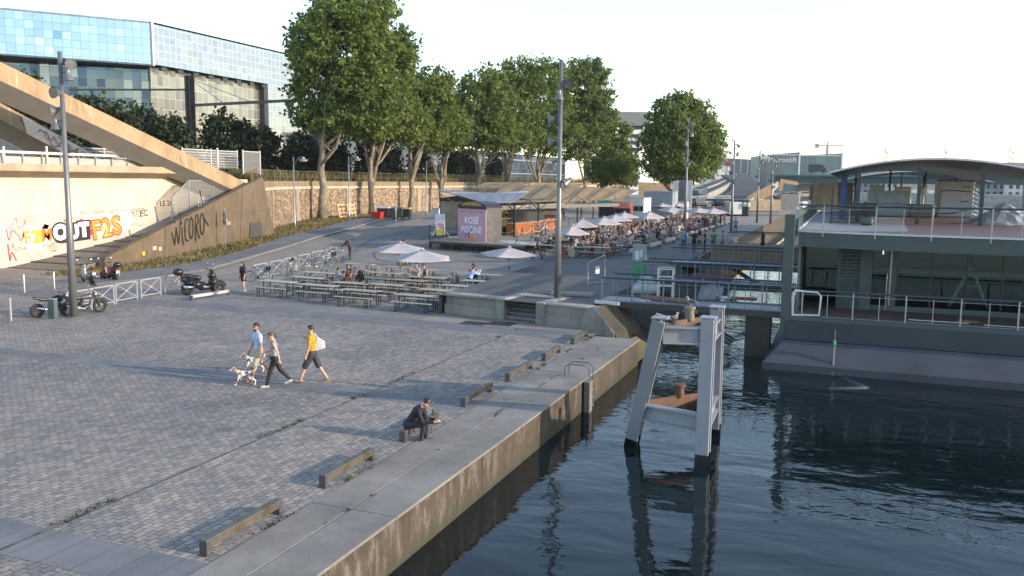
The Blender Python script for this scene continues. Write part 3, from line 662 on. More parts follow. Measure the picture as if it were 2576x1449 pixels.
for i in range(8): yy = C0[1]+2+i*(y1-C0[1]-4)/7; m.b(.0,.7,yy-.7-C0[1],yy+.7-C0[1],zl-5.9-.7,zl-5.9-.05)
m.build('soffit_brackets', M['darkmetal'], t); MB().b(-1.1,.1,y1-C0[1]-1.5,y1-C0[1]-.1,0,zl-5.9).build('dark_slot', M['darkmetal'], t)
# blocks behind the trees
def block(label, x, ya, yb, z0, z1, mat, depth=15, bands=(), nm='glass_block'):
    t = thing(nm, label, 'office block', (x,ya,z0)); face(t,'facade',(x,ya),(x,yb),z0,z1,mat,.4); MB().b(-depth,-.45,0,yb-ya,0,z1-z0-.2).build('body', M['darkmetal'], t)
    for zb in bands: MB().b(-.1,.5,0,yb-ya,zb-z0,zb-z0+.4).build('white_band', M['steel'], t)
    return t
BLU = panel_mat('blue_grey_panes', 2.4, 2.6, [(0.,(.02,.03,.05)),(.5,(.035,.055,.085)),(.85,(.08,.10,.12)),(1.,(.20,.21,.21))], (.08,.085,.09), .12, .15, .25)
block('dark blue glass building behind the plane trees at the left of the avenue', -112, 172, 232, 5.9, 17.5, BLU, 15, (9.2,)); block('grey glass building with white bands behind the middle plane trees', -108, 236, 330, 5.9, 15.5, BLU, 15, (8.6,13.2)); 
def at_d(px, py, dd): return CAM+ray(px,py)*dd
# white tower with a grey sign box
p = at_d(1612,380,330); t = thing('white_tower', 'white tower with striped windows and grey sign box between the tree crowns', 'tower', (p.x,p.y,1)); zt1 = at_d(1590,316,330).z; z2 = at_d(1590,286,330).z
fx = V((rt.x, rt.y, 0)).normalized(); m = MB(); a = -fx*11; MB().hexa([a+V((0,0,0)),V((0,0,0)),V((0,14,0)),a+V((0,14,0)),a+V((0,0,zt1-2.5)),V((0,0,zt1-2.5)),V((0,14,zt1-2.5)),a+V((0,14,zt1-2.5))]).build('body', mk('white_cladding', (.70,.72,.74), .5, 0, .05, 1), t)
m = MB(); rz = math.atan2(fx.y, fx.x)
for i in range(8): z = zt1-5-i*2.6; m.box((-fx*3.0+V((0,-.1,z))), (4.6,.3,1.4), rz)
m.build('window_band', M['darkmetal'], t); MB().box((-fx*5.0+V((0,2,zt1+1.4)))[:], (14,8,z2-zt1+.6), rz).build('sign_box', mk('sign_box_grey', (.16,.165,.17), .5), t); o = lettering('lettering', 'francetv', 2.2, M['paintwhite'], t, -fx*3.6+V((.0,-2.25,zt1+1.2)), (fx,(0,0,1)), .03, 0, .05); MB().box((-fx*4.5+V((0,3,zt1-1.6))), (8,6,1.8), rz).build('neck', M['darkmetal'], t)
lettering('blue_figure', 'S', 9, mk('sky_blue_paint', (.30,.55,.72), .5), t, -fx*7.8+V((0,-.35,zt1-13)), (fx,(0,0,1)), 0, .3, .05)
# ---------------------------------------------------------------- trees and shrubs
def leaf_mat(name, c1, c2, c3, tr=.35):
    s = NT(name); gi = s.n('ShaderNodeNewGeometry'); co = s.coord('World')
    col = s.ramp(gi.outputs['Random Per Island'], [(0., c1), (.55, c2), (1., c3)])
    col = s.mix(col, s.ramp(s.noise(co, .22, 3), [(.35,(.62,.72,.6)),(.65,(1.2,1.15,1.05))]), 1., 'MULTIPLY')
    s.base(col); s.p.inputs['Roughness'].default_value = .55; s.p.inputs['Specular IOR Level'].default_value = .35
    t = s.n('ShaderNodeBsdfTranslucent'); s.l(col, t.inputs[0]); mx = s.n('ShaderNodeMixShader'); mx.inputs[0].default_value = tr
    s.l(s.p.outputs[0], mx.inputs[1]); s.l(t.outputs[0], mx.inputs[2]); s.l(mx.outputs[0], s.out.inputs[0]); return s.m
M['leaf'] = leaf_mat('plane_leaves', (.095,.145,.032), (.150,.205,.048), (.22,.265,.08), .48)
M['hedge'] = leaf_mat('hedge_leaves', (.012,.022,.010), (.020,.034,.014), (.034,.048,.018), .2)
M['grassm'] = leaf_mat('dry_grass', (.09,.09,.025), (.19,.15,.055), (.28,.205,.085), .3)
def bark_mat():
    s = NT('plane_bark'); co = s.coord('Object', (1,1,.5)); col = s.ramp(s.noise(co, 2.4, 6, .6), [(.3,(.11,.09,.065)),(.55,(.21,.178,.13)),(.72,(.32,.275,.21))])
    s.base(col); s.p.inputs['Roughness'].default_value = .85; s.bump(s.noise(co, 7, 6), .5, .04); return s.m
M['bark'] = bark_mat()
def leaves(m, rg, blobs, n, size, clump=1.0, per=26):
    """leaf faces in clumps spread through ellipsoids (cx,cy,cz,rx,ry,rz)"""
    vol = [b[3]*b[4]*b[5] for b in blobs]; tot = sum(v**.75 for v in vol)
    for b, v in zip(blobs, vol):
        k = max(4, int(n*v**.75/tot/per))
        for i in range(k):
            u = rg.gauss(0,1), rg.gauss(0,1), rg.gauss(0,1); L = math.sqrt(sum(x*x for x in u)) or 1
            rad = (rg.uniform(.18,1.0))**.45
            c = V((b[0]+u[0]/L*b[3]*rad, b[1]+u[1]/L*b[4]*rad, b[2]+u[2]/L*b[5]*rad)); cr = clump*rg.uniform(.55,1.25)
            for j in range(per):
                p = c+V((rg.gauss(0,cr*.5), rg.gauss(0,cr*.5), rg.gauss(0,cr*.38))); s_ = size*rg.uniform(.6,1.35)
                nrm = V((rg.gauss(0,1), rg.gauss(0,1), rg.gauss(.35,.9))).normalized(); x = nrm.orthogonal().normalized(); a = rg.uniform(0,6.3)
                y = nrm.cross(x); x, y = x*math.cos(a)+y*math.sin(a), y*math.cos(a)-x*math.sin(a); bnd = nrm*s_*.16
                m.add([p-x*s_*.5, p-y*s_*.36+bnd, p+x*s_*.55, p+y*s_*.36+bnd], [(0,1,2,3)])
def trunk(m, rg, base, h, r, crown, nl=5, fork=.5):
    """tapered trunk and limbs reaching up into the crown"""
    pts = [V(base)]; 
    for i in range(1,6): pts.append(V(base)+V((rg.gauss(0,.10)*i*.5, rg.gauss(0,.10)*i*.5, h*i/5)))
    m.tube(pts, [r*1.35, r*1.02, r*.92, r*.86, r*.78, r*.62], 9)
    for k in range(nl):
        f = rg.uniform(fork,.98); s_ = V(base).lerp(pts[-1], f); t = V(rg.choice(crown)[:3]); b = rg.choice(crown)
        t = V((b[0]+rg.uniform(-.6,.6)*b[3], b[1]+rg.uniform(-.6,.6)*b[4], b[2]+rg.uniform(-.5,.3)*b[5]))
        mid = s_.lerp(t, .5)+V((rg.uniform(-.6,.6), rg.uniform(-.6,.6), -.1*(t-s_).length*rg.uniform(-.5,1))); q = s_.lerp(mid,.5)+V((rg.uniform(-.3,.3), rg.uniform(-.3,.3), rg.uniform(-.3,.2)))
        m.tube([s_, q, mid, mid.lerp(t,.6), t], [r*.5, r*.42, r*.34, r*.22, r*.06], 6)
        for e in range(2):
            s2 = s_.lerp(mid, rg.uniform(.4,1)); t2 = s2+V((rg.uniform(-1.6,1.6), rg.uniform(-1.6,1.6), rg.uniform(.4,2.)))
            m.tube([s2, s2.lerp(t2,.5)+V((rg.uniform(-.2,.2),)*3), t2], [r*.2, r*.14, r*.05], 5)
def tree(label, base, depth, pxblobs, th, r, n, size, seed, nl=6, fork=.5, clump=1.0, group='plane trees on the quay', k=1.):
    size *= .84; n = int(n*1.35)
    rg = random.Random(seed); B = V(base); t = thing('plane_tree', label, 'tree', B, 0, group)
    bl = []
    for px, py, rx, ry in pxblobs:
        dd = depth+rg.uniform(-1.5,1.5); p = CAM+ray(px, py)*dd-B; bl.append((p.x, p.y, p.z, k*rx*1.22*dd/FPX, k*rx*1.1*dd/FPX, k*ry*1.16*dd/FPX))
    m = MB(); trunk(m, rg, (0,0,-.2), th, r, bl, nl, fork); m.build('trunk', M['bark'], t, smooth='all')
    m = MB(); leaves(m, rg, bl, int(n*1.9), size, clump); m.build('crown', M['leaf'], t, fix=False); return t
def dep(p): return (V(p)-CAM).dot(fw)
def tb(px, x): # base on the line of trees at x
    d = ray(px, 724); t = x/d.x; y = d.y*t; return V((x, y, zg(x, y)))
b_ = tb(815,-60.5); tree('tallest plane tree, straight bare trunk beside the leaning pallets', b_, dep(b_), [(862,130,118,120),(800,235,72,85),(905,55,85,85),(925,250,95,85),(785,110,50,65),(850,300,90,40),(850,20,70,60)], 10.5, .5, 11000, .62, 1, 9, .62)
b_ = tb(938,-60.5); tree('plane tree with pale forked trunk behind the red and dark bins', b_, dep(b_), [(965,205,75,110),(985,300,80,55),(1010,120,36,45),(930,320,60,30)], 8., .42, 7000, .62, 2, 8, .35)
b_ = tb(1035,-60.5); tree('plane tree with twisted trunk right of the bins', b_, dep(b_), [(1060,270,70,75),(1092,225,46,55),(1050,330,66,36),(1110,280,30,60)], 7.5, .4, 5500, .62, 3, 7, .4)
b_ = tb(1110,-60.5); tree('slim plane tree behind the white canopy end of the bar', b_, dep(b_), [(1112,300,36,66),(1105,350,50,32),(1145,325,34,46)], 7., .3, 3000, .62, 4, 8, .25)
b_ = tb(1205,-60.5); tree('plane tree rising behind the left half of the bar roof', b_, dep(b_), [(1222,262,60,70),(1205,335,62,42),(1185,255,32,50),(1250,330,40,40),(1240,215,30,30)], 7.5, .4, 5000, .68, 5, 7, .35, k=1.12)
b_ = tb(1272,-60.5); tree('plane tree with broad forked trunk behind the middle of the bar roof', b_, dep(b_), [(1292,250,66,78),(1280,335,66,46),(1330,200,46,44),(1260,225,36,40)], 7.5, .45, 5000, .7, 6, 8, .3, k=1.12)
b_ = tb(1350,-60.5); tree('plane tree with knobbly pollarded trunk just left of the central lamp post', b_, dep(b_), [(1370,255,62,84),(1350,338,66,46),(1395,210,40,46),(1400,320,44,50)], 8., .5, 4800, .75, 7, 8, .45, k=1.1)
b_ = tb(1468,-56); tree('tall plane tree just right of the central lamp post', b_, dep(b_), [(1465,240,66,80),(1485,320,60,80),(1445,340,58,62),(1505,270,42,62),(1480,180,46,30),(1420,250,40,60)], 9, .5, 9000, .8, 8, 8, .3)
b_ = at(1560,520,1.2); b_ = V((-37,150,1)); tree('lower bushy plane tree at the far end of the bar roof', b_, dep(b_), [(1545,400,40,52),(1530,425,50,40),(1580,430,30,34),(1555,345,28,40)], 4.5, .25, 3600, .6, 9, 6, .3)
b_ = V((-27,140,.9)); tree('round solitary plane tree beyond the crowded terrace', b_, dep(b_), [(1712,340,82,82),(1670,370,58,62),(1760,370,52,62),(1705,275,50,36),(1715,430,78,28)], 5.5, .55, 9500, .62, 10, 9, .35)
# hedge of dark trees behind the fence
hd = [(30,300,70),(120,300,60),(215,310,62),(265,330,52),(310,300,40),(375,325,48),(440,340,46),(540,345,55),(610,370,48),(680,385,50),(760,385,42),(850,385,34),(60,250,46),(925,392,30),(985,398,30),(1060,402,28),(1130,408,26),(1180,412,24),(1245,416,22)]
for i, (px, py, r_) in enumerate(hd):
    rg = random.Random(60+i); x = -73-rg.uniform(0,7); c = atx(px, py, x); dd = dep(c); s_ = r_*dd/FPX; B = V((c.x, c.y, 5.9)); hh = c.z+s_*1.25-5.9
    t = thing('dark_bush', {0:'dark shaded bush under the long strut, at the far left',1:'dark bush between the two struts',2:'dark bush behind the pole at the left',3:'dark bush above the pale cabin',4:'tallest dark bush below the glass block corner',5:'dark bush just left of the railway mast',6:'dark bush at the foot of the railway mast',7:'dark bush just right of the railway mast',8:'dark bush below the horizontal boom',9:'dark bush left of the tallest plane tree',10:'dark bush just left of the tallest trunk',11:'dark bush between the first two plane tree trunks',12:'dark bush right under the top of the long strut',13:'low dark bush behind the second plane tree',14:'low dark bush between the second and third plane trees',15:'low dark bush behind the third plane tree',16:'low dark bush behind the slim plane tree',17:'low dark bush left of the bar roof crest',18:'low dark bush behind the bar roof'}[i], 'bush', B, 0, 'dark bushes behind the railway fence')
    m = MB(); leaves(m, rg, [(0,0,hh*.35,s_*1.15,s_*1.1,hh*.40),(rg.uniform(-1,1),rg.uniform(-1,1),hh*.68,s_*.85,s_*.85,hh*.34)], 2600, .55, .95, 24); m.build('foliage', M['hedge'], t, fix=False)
    m = MB()
    for k in range(4): m.tube([(rg.uniform(-.5,.5),rg.uniform(-.5,.5),-.1),(rg.uniform(-1,1),rg.uniform(-1,1),hh*.5)],[.12,.04],5)
    m.build('stems', M['bark'], t)
# dry grass: along the pavement and on top of the retaining wall
def grass(name, label, spots, h, rg, jit=.15, mat='grassm'):
    m = MB()
    for x, y, z in spots:
        for k in range(3):
            a = rg.uniform(0,6.3); hh = h*rg.uniform(.4,1.3); w = min(.05, h*.3)*rg.uniform(.7,1.6); dx, dy = math.cos(a)*w, math.sin(a)*w; lx, ly = rg.gauss(0,.3)*hh, rg.gauss(0,.3)*hh; ox, oy = rg.gauss(0,jit), rg.gauss(0,jit)
            m.add([(x+ox-dx,y+oy-dy,z),(x+ox+dx,y+oy+dy,z),(x+ox+lx,y+oy+ly,z+hh)], [(0,1,2)])
    tag(m.build(name, M[mat], fix=False), label, 'grass', kind='stuff')
rg = random.Random(5); sp = []
il2 = resample(il, 200)
for i in range(4200):
    f = rg.random(); k = int(f*199); p = il2[k]; wx = -48.2-(p.y-43.4)*.15 if p.y < 67 else -62.2+max(0,(90-p.y))*.34
    x = p.x+(max(wx, -62.2)-p.x)*rg.random()**1.3; sp.append((x, p.y+rg.uniform(-.5,.5), zg(x, p.y)))
grass('grass_verge', 'dry grass and weeds between the pavement and the walls', sp, .26, rg)
sp = []
for i in range(4500):
    k = rg.randrange(5); (x0,y0),(x1,y1) = RW[k], RW[k+1]; f = rg.random(); sp.append((x0+(x1-x0)*f-1.1-rg.random()*3.5, y0+(y1-y0)*f, 5.9))
grass('wall_top_grass', 'tall dry grass on top of the retaining wall', sp, 1.1, rg)
sp = []
for i in range(420):
    y = rg.uniform(9,33); f = noise.noise((y*.5,0,2.)); 
    if f > .08: sp.append((-12.87+(y-17)*.009+rg.gauss(0,.05), y, .01))
for i in range(300):
    y = rg.uniform(9,33); f = noise.noise((y*.7,5,2.))
    if f > .15: sp.append((-9.36+rg.gauss(0,.03), y, .01))
for i in range(120):
    y = rg.uniform(9,31)
    if noise.noise((y*.9,9,2.)) > .12: sp.append((-8.46+rg.gauss(0,.015), y, .012))
M['weedm'] = leaf_mat('weeds', (.03,.04,.012), (.06,.065,.025), (.10,.085,.04), .2); grass('joint_weeds', 'small weeds growing in the joints of the quay', sp, .055, rg, .03, 'weedm')
# ---------------------------------------------------------------- people and animals: one continuous skin per body
def hz(px, py, base):                           # height of a sight line above the foot of an upright thing
    d = ray(px, py); return CAM.z+d.z/math.hypot(d.x, d.y)*math.hypot(base[0], base[1])
def remesh(prims, voxel, smooth=6, dec=1.0):
    """prims: (class, a, ra, b, rb) tapered limbs -> one skin; returns vertices, faces, face classes"""
    m = MB()
    for c, a, ra, b_, rb in prims:
        a, b_ = V(a), V(b_); L = (b_-a).length
        if L < 1e-5: m.ball(a, ra, 12, 8); continue
        m.ball(a, ra, 12, 8); m.ball(b_, rb, 12, 8); m.tube([a, b_], [ra, rb], 12)
    me = m.mesh('tmp', []); o = bpy.data.objects.new('tmp', me); COL.objects.link(o)
    r = o.modifiers.new('r', 'REMESH'); r.mode = 'VOXEL'; r.voxel_size = voxel
    s = o.modifiers.new('s', 'SMOOTH'); s.iterations = smooth; s.factor = .5
    if dec < 1: d = o.modifiers.new('d', 'DECIMATE'); d.ratio = dec
    dg = bpy.context.evaluated_depsgraph_get(); dg.update(); ev = bpy.data.meshes.new_from_object(o.evaluated_get(dg))
    vs = [v.co.copy() for v in ev.vertices]; fs = [list(p.vertices) for p in ev.polygons]; nr = [v.normal.copy() for v in ev.vertices]
    cl = []
    for f in fs:
        c = sum((vs[i] for i in f), V((0,0,0)))/len(f); best = 9; k = 0
        for q, a, ra, b_, rb in prims:
            a, b_ = V(a), V(b_); ab = b_-a; t = max(0, min(1, (c-a).dot(ab)/max(1e-9, ab.length_squared))); dd = (c-a-ab*t).length-(ra+(rb-ra)*t)
            if dd < best: best, k = dd, q
        cl.append(k)
    bpy.data.objects.remove(o); bpy.data.meshes.remove(me); bpy.data.meshes.remove(ev)
    return vs, fs, nr, cl
def rotx(v, a): return V((v[0], v[1]*math.cos(a)+v[2]*math.sin(a), -v[1]*math.sin(a)+v[2]*math.cos(a)))
def skeleton(H=1.75, legs=((0,0),(0,0)), arms=((0,10,8),(0,10,8)), lean=2, head=(0,0), fem=0., seat=None, sleeve=.5, short=None, long=False, bulk=1.):
    """faces +Y. legs: (thigh forward, knee bend); arms: (forward, elbow bend, out) in degrees, left then right.
    classes: 0 skin 1 shirt 2 trousers 3 shoes"""
    k = H/1.75; B = bulk*k; P_ = []; z0 = 0; J = {}
    th, sh = .43*k, .42*k
    pel = V((0,0,0)); foot = []
    for s_, (a, kn) in zip((-1,1), legs):
        hip = pel+V((s_*.092*k,0,-.02*k)); a1 = R(a); a2 = R(a-kn)
        kne = hip+V((s_*.012,math.sin(a1)*th,-math.cos(a1)*th)); ank = kne+V((0,math.sin(a2)*sh,-math.cos(a2)*sh))
        fl = max(-.55, min(.35, a2*.8 if kn > 25 or a < -8 else 0)); toe = ank+V((s_*.02, math.cos(fl)*.165*k, -.05*k+math.sin(fl)*.15*k)); heel = ank+V((0,-.045*k,-.055*k))
        foot.append(min(toe.z-.03*k, heel.z-.03*k))
        sc_ = short if short is not None else 2.
        cut = [(hip,.088*B,kne,.060*B),(kne,.058*B,ank,.040*B)]
        if sc_ >= 2: P_ += [(2,)+cut[0], (2,)+cut[1]]
        elif sc_ >= 1: P_ += [(2,)+cut[0], (0,)+cut[1]]
        else:
            mid = hip.lerp(kne, sc_); P_ += [(2,hip,.095*B,mid,.085*B),(0,mid,.07*B,kne,.057*B),(0,kne,.055*B,ank,.036*B)]
        P_ += [(3,heel,.038*k,ank+V((0,.02*k,-.035*k)),.045*k),(3,heel,.036*k,toe,.034*k)]
        J['knee'+('L' if s_<0 else 'R')] = kne; J['foot'+('L' if s_<0 else 'R')] = toe
    l = R(lean); upv = V((0,math.sin(l),math.cos(l))); fv = V((0,math.cos(l),-math.sin(l)))
    wa, ch, nk = pel+upv*.20*k, pel+upv*.40*k, pel+upv*.53*k
    hw, cw = (.115, .115) if not fem else (.115, .095)
    P_ += [(2,pel+V((-.055*k,0,.0)),hw*B,pel+V((.055*k,0,.0)),hw*B),(1,pel+upv*.10*k+V((-.05*k,0,0)),.10*B,pel+upv*.10*k+V((.05*k,0,0)),.10*B),
           (1,wa+V((-.045*k,0,0)),(.10-.015*fem)*B,wa+V((.045*k,0,0)),(.10-.015*fem)*B),(1,wa,.10*B,ch,.105*B),
           (1,ch+V((-.075*k,0,0)),cw*B,ch+V((.075*k,0,0)),cw*B),(1,nk+V((-.13*k,0,-.05*k)),.058*B,nk+V((.13*k,0,-.05*k)),.058*B),(1,ch,.11*B,nk,.062*B)]
    if fem: P_ += [(1,ch+fv*.07*k+V((-.06*k,0,-.02)),.055*k,ch+fv*.07*k+V((.06*k,0,-.02)),.055*k)]
    hp, hy = R(head[0]), R(head[1]); hu = V((0,math.sin(l*.7+hp),math.cos(l*.7+hp))); hf = V((math.sin(hy)*math.cos(l*.7+hp), math.cos(hy)*math.cos(l*.7+hp), -math.sin(l*.7+hp)))
    n2 = nk+hu*.06*k; hc = n2+hu*.115*k+hf*.02*k
    P_ += [(0,nk-upv*.03,.058*k,n2+hu*.03*k,.052*k),(0,hc+hu*.03*k-hf*.015*k,.088*k,hc-hu*.01*k+hf*.01*k,.080*k),(0,hc-hu*.03*k+hf*.03*k,.060*k,hc-hu*.085*k+hf*.045*k,.042*k),(0,hc-hu*.01*k+hf*.09*k,.014*k,hc-hu*.035*k+hf*.108*k,.017*k)]
    sd = hf.cross(hu)
    for s_ in (-1,1): P_ += [(0,hc+sd*s_*.086*k-hu*.005*k,.018*k,hc+sd*s_*.088*k-hu*.03*k,.014*k)]
    J.update(head=hc, hu=hu, hf=hf, sd=sd, neck=nk, chest=ch, pel=pel, upv=upv, fv=fv, k=k, hands=[])
    for s_, (f, e, ou) in zip((-1,1), arms):
        so_ = nk+V((s_*.175*k,0,-.055*k)); f1 = R(f)+l*0; o1 = R(ou)
        d1 = V((s_*math.sin(o1), math.sin(f1)*math.cos(o1), -math.cos(f1)*math.cos(o1))); el = so_+d1*.29*k
        f2 = f1+R(e); o2 = o1 if e < 60 else -R(12); d2 = V((s_*math.sin(o2), math.sin(f2)*math.cos(o2), -math.cos(f2)*math.cos(o2))); wr = el+d2*.25*k
        if sleeve >= 2: P_ += [(1,so_,.062*B,el,.046*B),(1,el,.046*B,wr,.034*B)]
        elif sleeve > 0:
            mid = so_.lerp(el, min(1, sleeve+.1)); P_ += [(1,so_,.064*B,mid,.056*B),(0,so_,.05*B,el,.040*B),(0,el,.039*B,wr,.028*B)]
        else: P_ += [(0,so_,.054*B,el,.038*B),(0,el,.037*B,wr,.027*B)]
        pm = wr+d2*.045*k; kn_ = wr+d2*.09*k; P_ += [(0,wr,.027*k,pm,.033*k),(0,pm,.033*k,kn_,.030*k)]
        J['hands'].append((wr, d2, kn_, s_))
    base = -min(foot) if seat is None else seat
    off = V((0,0,base)); return [(c,V(a)+off,ra,V(b_)+off,rb) for c,a,ra,b_,rb in P_], J, off
def fingers(m, J, off, curl=35):
    k = J['k']
    for wr, d, kn_, s_ in J['hands']:
        side = V((0,1,0)) if abs(d.y) < .7 else V((1,0,0)); w_ = (side-d*side.dot(d)).normalized(); n_ = d.cross(w_)
        for i, (L, c) in enumerate(((.070,-.027),(.080,-.009),(.075,.009),(.058,.026))):
            a = kn_+w_*c*k-d*.01*k; ang = R(curl+i*6); p1 = a+(d*math.cos(ang*.4)+n_*math.sin(ang*.4)*-s_)*L*.5*k; p2 = p1+(d*math.cos(ang)+n_*math.sin(ang)*-s_)*L*.5*k
            m.tube([a+off, p1+off, p2+off], [.0095*k,.009*k,.006*k], 6)
        a = wr+w_*.028*k+d*.02*k; p1 = a+(w_*.8+d*.7)*.035*k; m.tube([a+off, p1+off, p1+d*.03*k+off], [.012*k,.010*k,.007*k], 6)
def hairmesh(J, off, style, kk=None):
    k = J['k']; hc, hu, hf, sd = J['head']+off, J['hu'], J['hf'], J['sd']; m = MB()
    rot = Matrix((sd, hf, hu)).transposed()
    pts = []; nu, nv = 16, 9
    for j in range(nv+1):
        a = math.pi*.60*j/nv
        for i in range(nu):
            t = 2*math.pi*i/nu; x, y = math.sin(a)*math.cos(t), math.sin(a)*math.sin(t); z = math.cos(a)
            lim = .35 if y > .35 else -1
            zz = max(z, lim if y > .35 else z); r_ = 1+.03*noise.noise((x*4,y*4,z*4))
            pts.append(hc+rot@V((x*.099*r_*k, (y*.108-.012)*r_*k, (zz*.108+.03)*k)))
    m.add(pts, [(j*nu+i, j*nu+(i+1)%nu, (j+1)*nu+(i+1)%nu, (j+1)*nu+i) for j in range(nv) for i in range(nu)])
    if style == 'long':
        for i in range(11):
            t = math.pi+math.pi*i/10; x, y = math.cos(t), math.sin(t)
            a = hc+rot@V((x*.092*k, y*.085*k-.01, .02*k)); e = a+V((x*.03,0,-.30*k))-hf*.035*k; m.tube([a, a.lerp(e,.5)+rot@V((x*.015,y*.02,0)), e], [.034*k,.036*k,.014*k], 6)
    if style == 'pony':
        a = hc-hf*.10*k+hu*.03*k; m.tube([a, a-hf*.05*k-hu*.05*k, a-hf*.05*k-hu*.16*k], [.03*k,.035*k,.012*k], 7)
    return m
def person(label, loc, rz, shirt, trousers, shoes=(.5,.5,.5), skin='skin', hair='hairdark', style='short', voxel=.016, group=None, skirt=None, beard=False, **kw):
    """a person built with separate clothes"""
    prims, J, off = skeleton(**kw); vs, fs, nr, cl = remesh(prims, voxel)
    t = thing('person', label, 'person', loc, rz, group)
    mb = MB(); mb.v = [tuple(v) for v in vs]; mb.f = [list(f) for f in fs]; mb.m = [0]*len(fs); fingers(mb, J, off); body = mb.build('body', M[skin], t, smooth='all', fix=False)
    for c, nm, col, ofs, sd_ in ((1,'shirt',shirt,.011,0),(2,'trousers' if kw.get('short') is None else 'shorts',trousers,.012,0),(3,'shoe',shoes,.006,-1),(3,'shoe',shoes,.006,1)):
        ids = [i for i, q in enumerate(cl) if q == c and (not sd_ or vs[fs[i][0]].x*sd_ > 0)]
        if not ids or col is None: continue
        mp = {}; m2 = MB()
        for i in ids:
            f = []
            for q in fs[i]:
                if q not in mp: mp[q] = len(m2.v); w_ = noise.noise(vs[q]*7)*.006 if c < 3 else 0; m2.v.append(tuple(vs[q]+nr[q]*(ofs+w_)))
                f.append(mp[q])
            m2.f.append(f); m2.m.append(0)
        o = m2.build(nm, M['cloth'], t, smooth='all', fix=False); o.color = (*col, 1)
    if skirt:
        z1 = off.z+.08; z0 = skirt[1]; m = MB(); n = 18; pr = []
        for j in range(6):
            f = j/5; z = z1+(z0-z1)*f
            for i in range(n): a = 2*math.pi*i/n; r_ = (.15+.08*f)*(1+.09*math.sin(a*5+1)*f); m.v.append((math.cos(a)*r_*1.1, math.sin(a)*r_+.02*f, z))
        for j in range(5):
            for i in range(n): m.f.append([j*n+i, j*n+(i+1)%n, (j+1)*n+(i+1)%n, (j+1)*n+i]); m.m.append(0)
        o = m.build('skirt', M['cloth'], t, smooth='all'); o.color = (*skirt[0], 1)
    hairmesh(J, off, style).build('hair', M[hair], t, smooth='all')
    hc, hu, hf, sd, k = J['head']+off, J['hu'], J['hf'], J['sd'], J['k']; m = MB()
    for s_ in (-1,1): m.ball(hc+hf*.083*k+sd*s_*.033*k+hu*.012*k, .011*k, 8, 6)
    m.build('eyes', M['black'], t, smooth='all'); MB().beam(hc+hf*.083*k-hu*.062*k-sd*.02*k, hc+hf*.083*k-hu*.062*k+sd*.02*k, .008, .008).build('mouth', mk('lips', (.30,.12,.09), .5), t)
    if beard: MB().ball(hc-hu*.078*k+hf*.05*k, (.052*k,.050*k,.048*k), 10, 7).build('beard', M[hair], t, smooth='all')
    t['J'] = 0; del t['J']; return t, J, off
def lite(name, skinm, hairm, style='short', **kw):
    """small figure in one mesh for the crowd: skin, shirt (object colour), dark trousers, hair"""
    prims, J, off = skeleton(**kw); vs, fs, nr, cl = remesh(prims, .034, 4)
    m = MB(); m.v = [tuple(v) for v in vs]; m.f = [list(f) for f in fs]; m.m = list(cl)
    hm = hairmesh(J, off, style); m.mi(4); m.add(hm.v, hm.f); return m.mesh(name, [M[skinm], M['cloth'], M['cloth2'], M['black'], M[hairm]], 'all', False)

def dog(label, loc, rz, patch, H=.42, head=0.):
    k = H/.42; B_ = lambda *p: V(p)*k; P_ = []
    P_ += [(0,B_(0,.17,.34),.085*k,B_(0,-.16,.36),.062*k),(0,B_(0,.17,.33),.09*k,B_(0,.05,.33),.08*k),(0,B_(0,.2,.38),.06*k,B_(0,.30,.45),.048*k),
           (0,B_(0,.32,.48),.058*k,B_(0,.35,.47),.05*k),(0,B_(0,.37,.455),.035*k,B_(0,.45,.43),.024*k)]
    for x, y0, dy in ((-.055,.17,.10),(.055,.17,-.05)):
        P_ += [(0,B_(x,y0,.30),.042*k,B_(x,y0+dy*.4,.18),.026*k),(0,B_(x,y0+dy*.4,.18),.024*k,B_(x,y0+dy,.03),.017*k),(0,B_(x,y0+dy,.025),.02*k,B_(x,y0+dy+.03,.02),.02*k)]
    for x, dy in ((-.055,-.06),(.055,.05)):
        P_ += [(0,B_(x,-.17,.33),.058*k,B_(x,-.12+dy,.21),.036*k),(0,B_(x,-.12+dy,.21),.03*k,B_(x,-.22+dy,.12),.02*k),(0,B_(x,-.22+dy,.12),.018*k,B_(x,-.20+dy,.03),.016*k),(0,B_(x,-.20+dy,.025),.019*k,B_(x,-.17+dy,.02),.019*k)]
    tl = [B_(0,-.21,.38),B_(0,-.28,.44),B_(0,-.30,.51),B_(0,-.25,.56),B_(0,-.20,.54)]
    for a, b_ in zip(tl, tl[1:]): P_.append((0,a,.018*k,b_,.014*k))
    vs, fs, nr, cl = remesh(P_, .012, 3); t = thing('dog', label, 'dog', loc, rz)
    m = MB(); m.v = [tuple(v) for v in vs]; m.f = fs; m.m = [0]*len(fs); s = NT('dog_coat'); co = s.coord('Object'); s.base(s.mix((.72,.70,.66), patch, s.ramp(s.noise(co, 6./k, 2), [(.52,0.),(.58,1.)]))); s.p.inputs['Roughness'].default_value = .85
    m.build('body', s.m, t, smooth='all', fix=False); e = MB()
    for s_ in (-1,1): e.extr([B_(s_*.035,.33,.52),B_(s_*.06,.30,.52),B_(s_*.075,.33,.45)], B_(0,.02,.0))
    e.build('ears', mk('dog_ears', patch, .85), t); MB().ball(B_(0,.47,.435), .014*k, 8, 6).ball(B_(.03,.40,.485),.008*k,6,5).ball(B_(-.03,.40,.485),.008*k,6,5).build('nose_and_eyes', M['black'], t)
    MB().torus(B_(0,.245,.41), .058*k, .010*k, (0,.75,.65)).build('collar', M['black'], t); return t
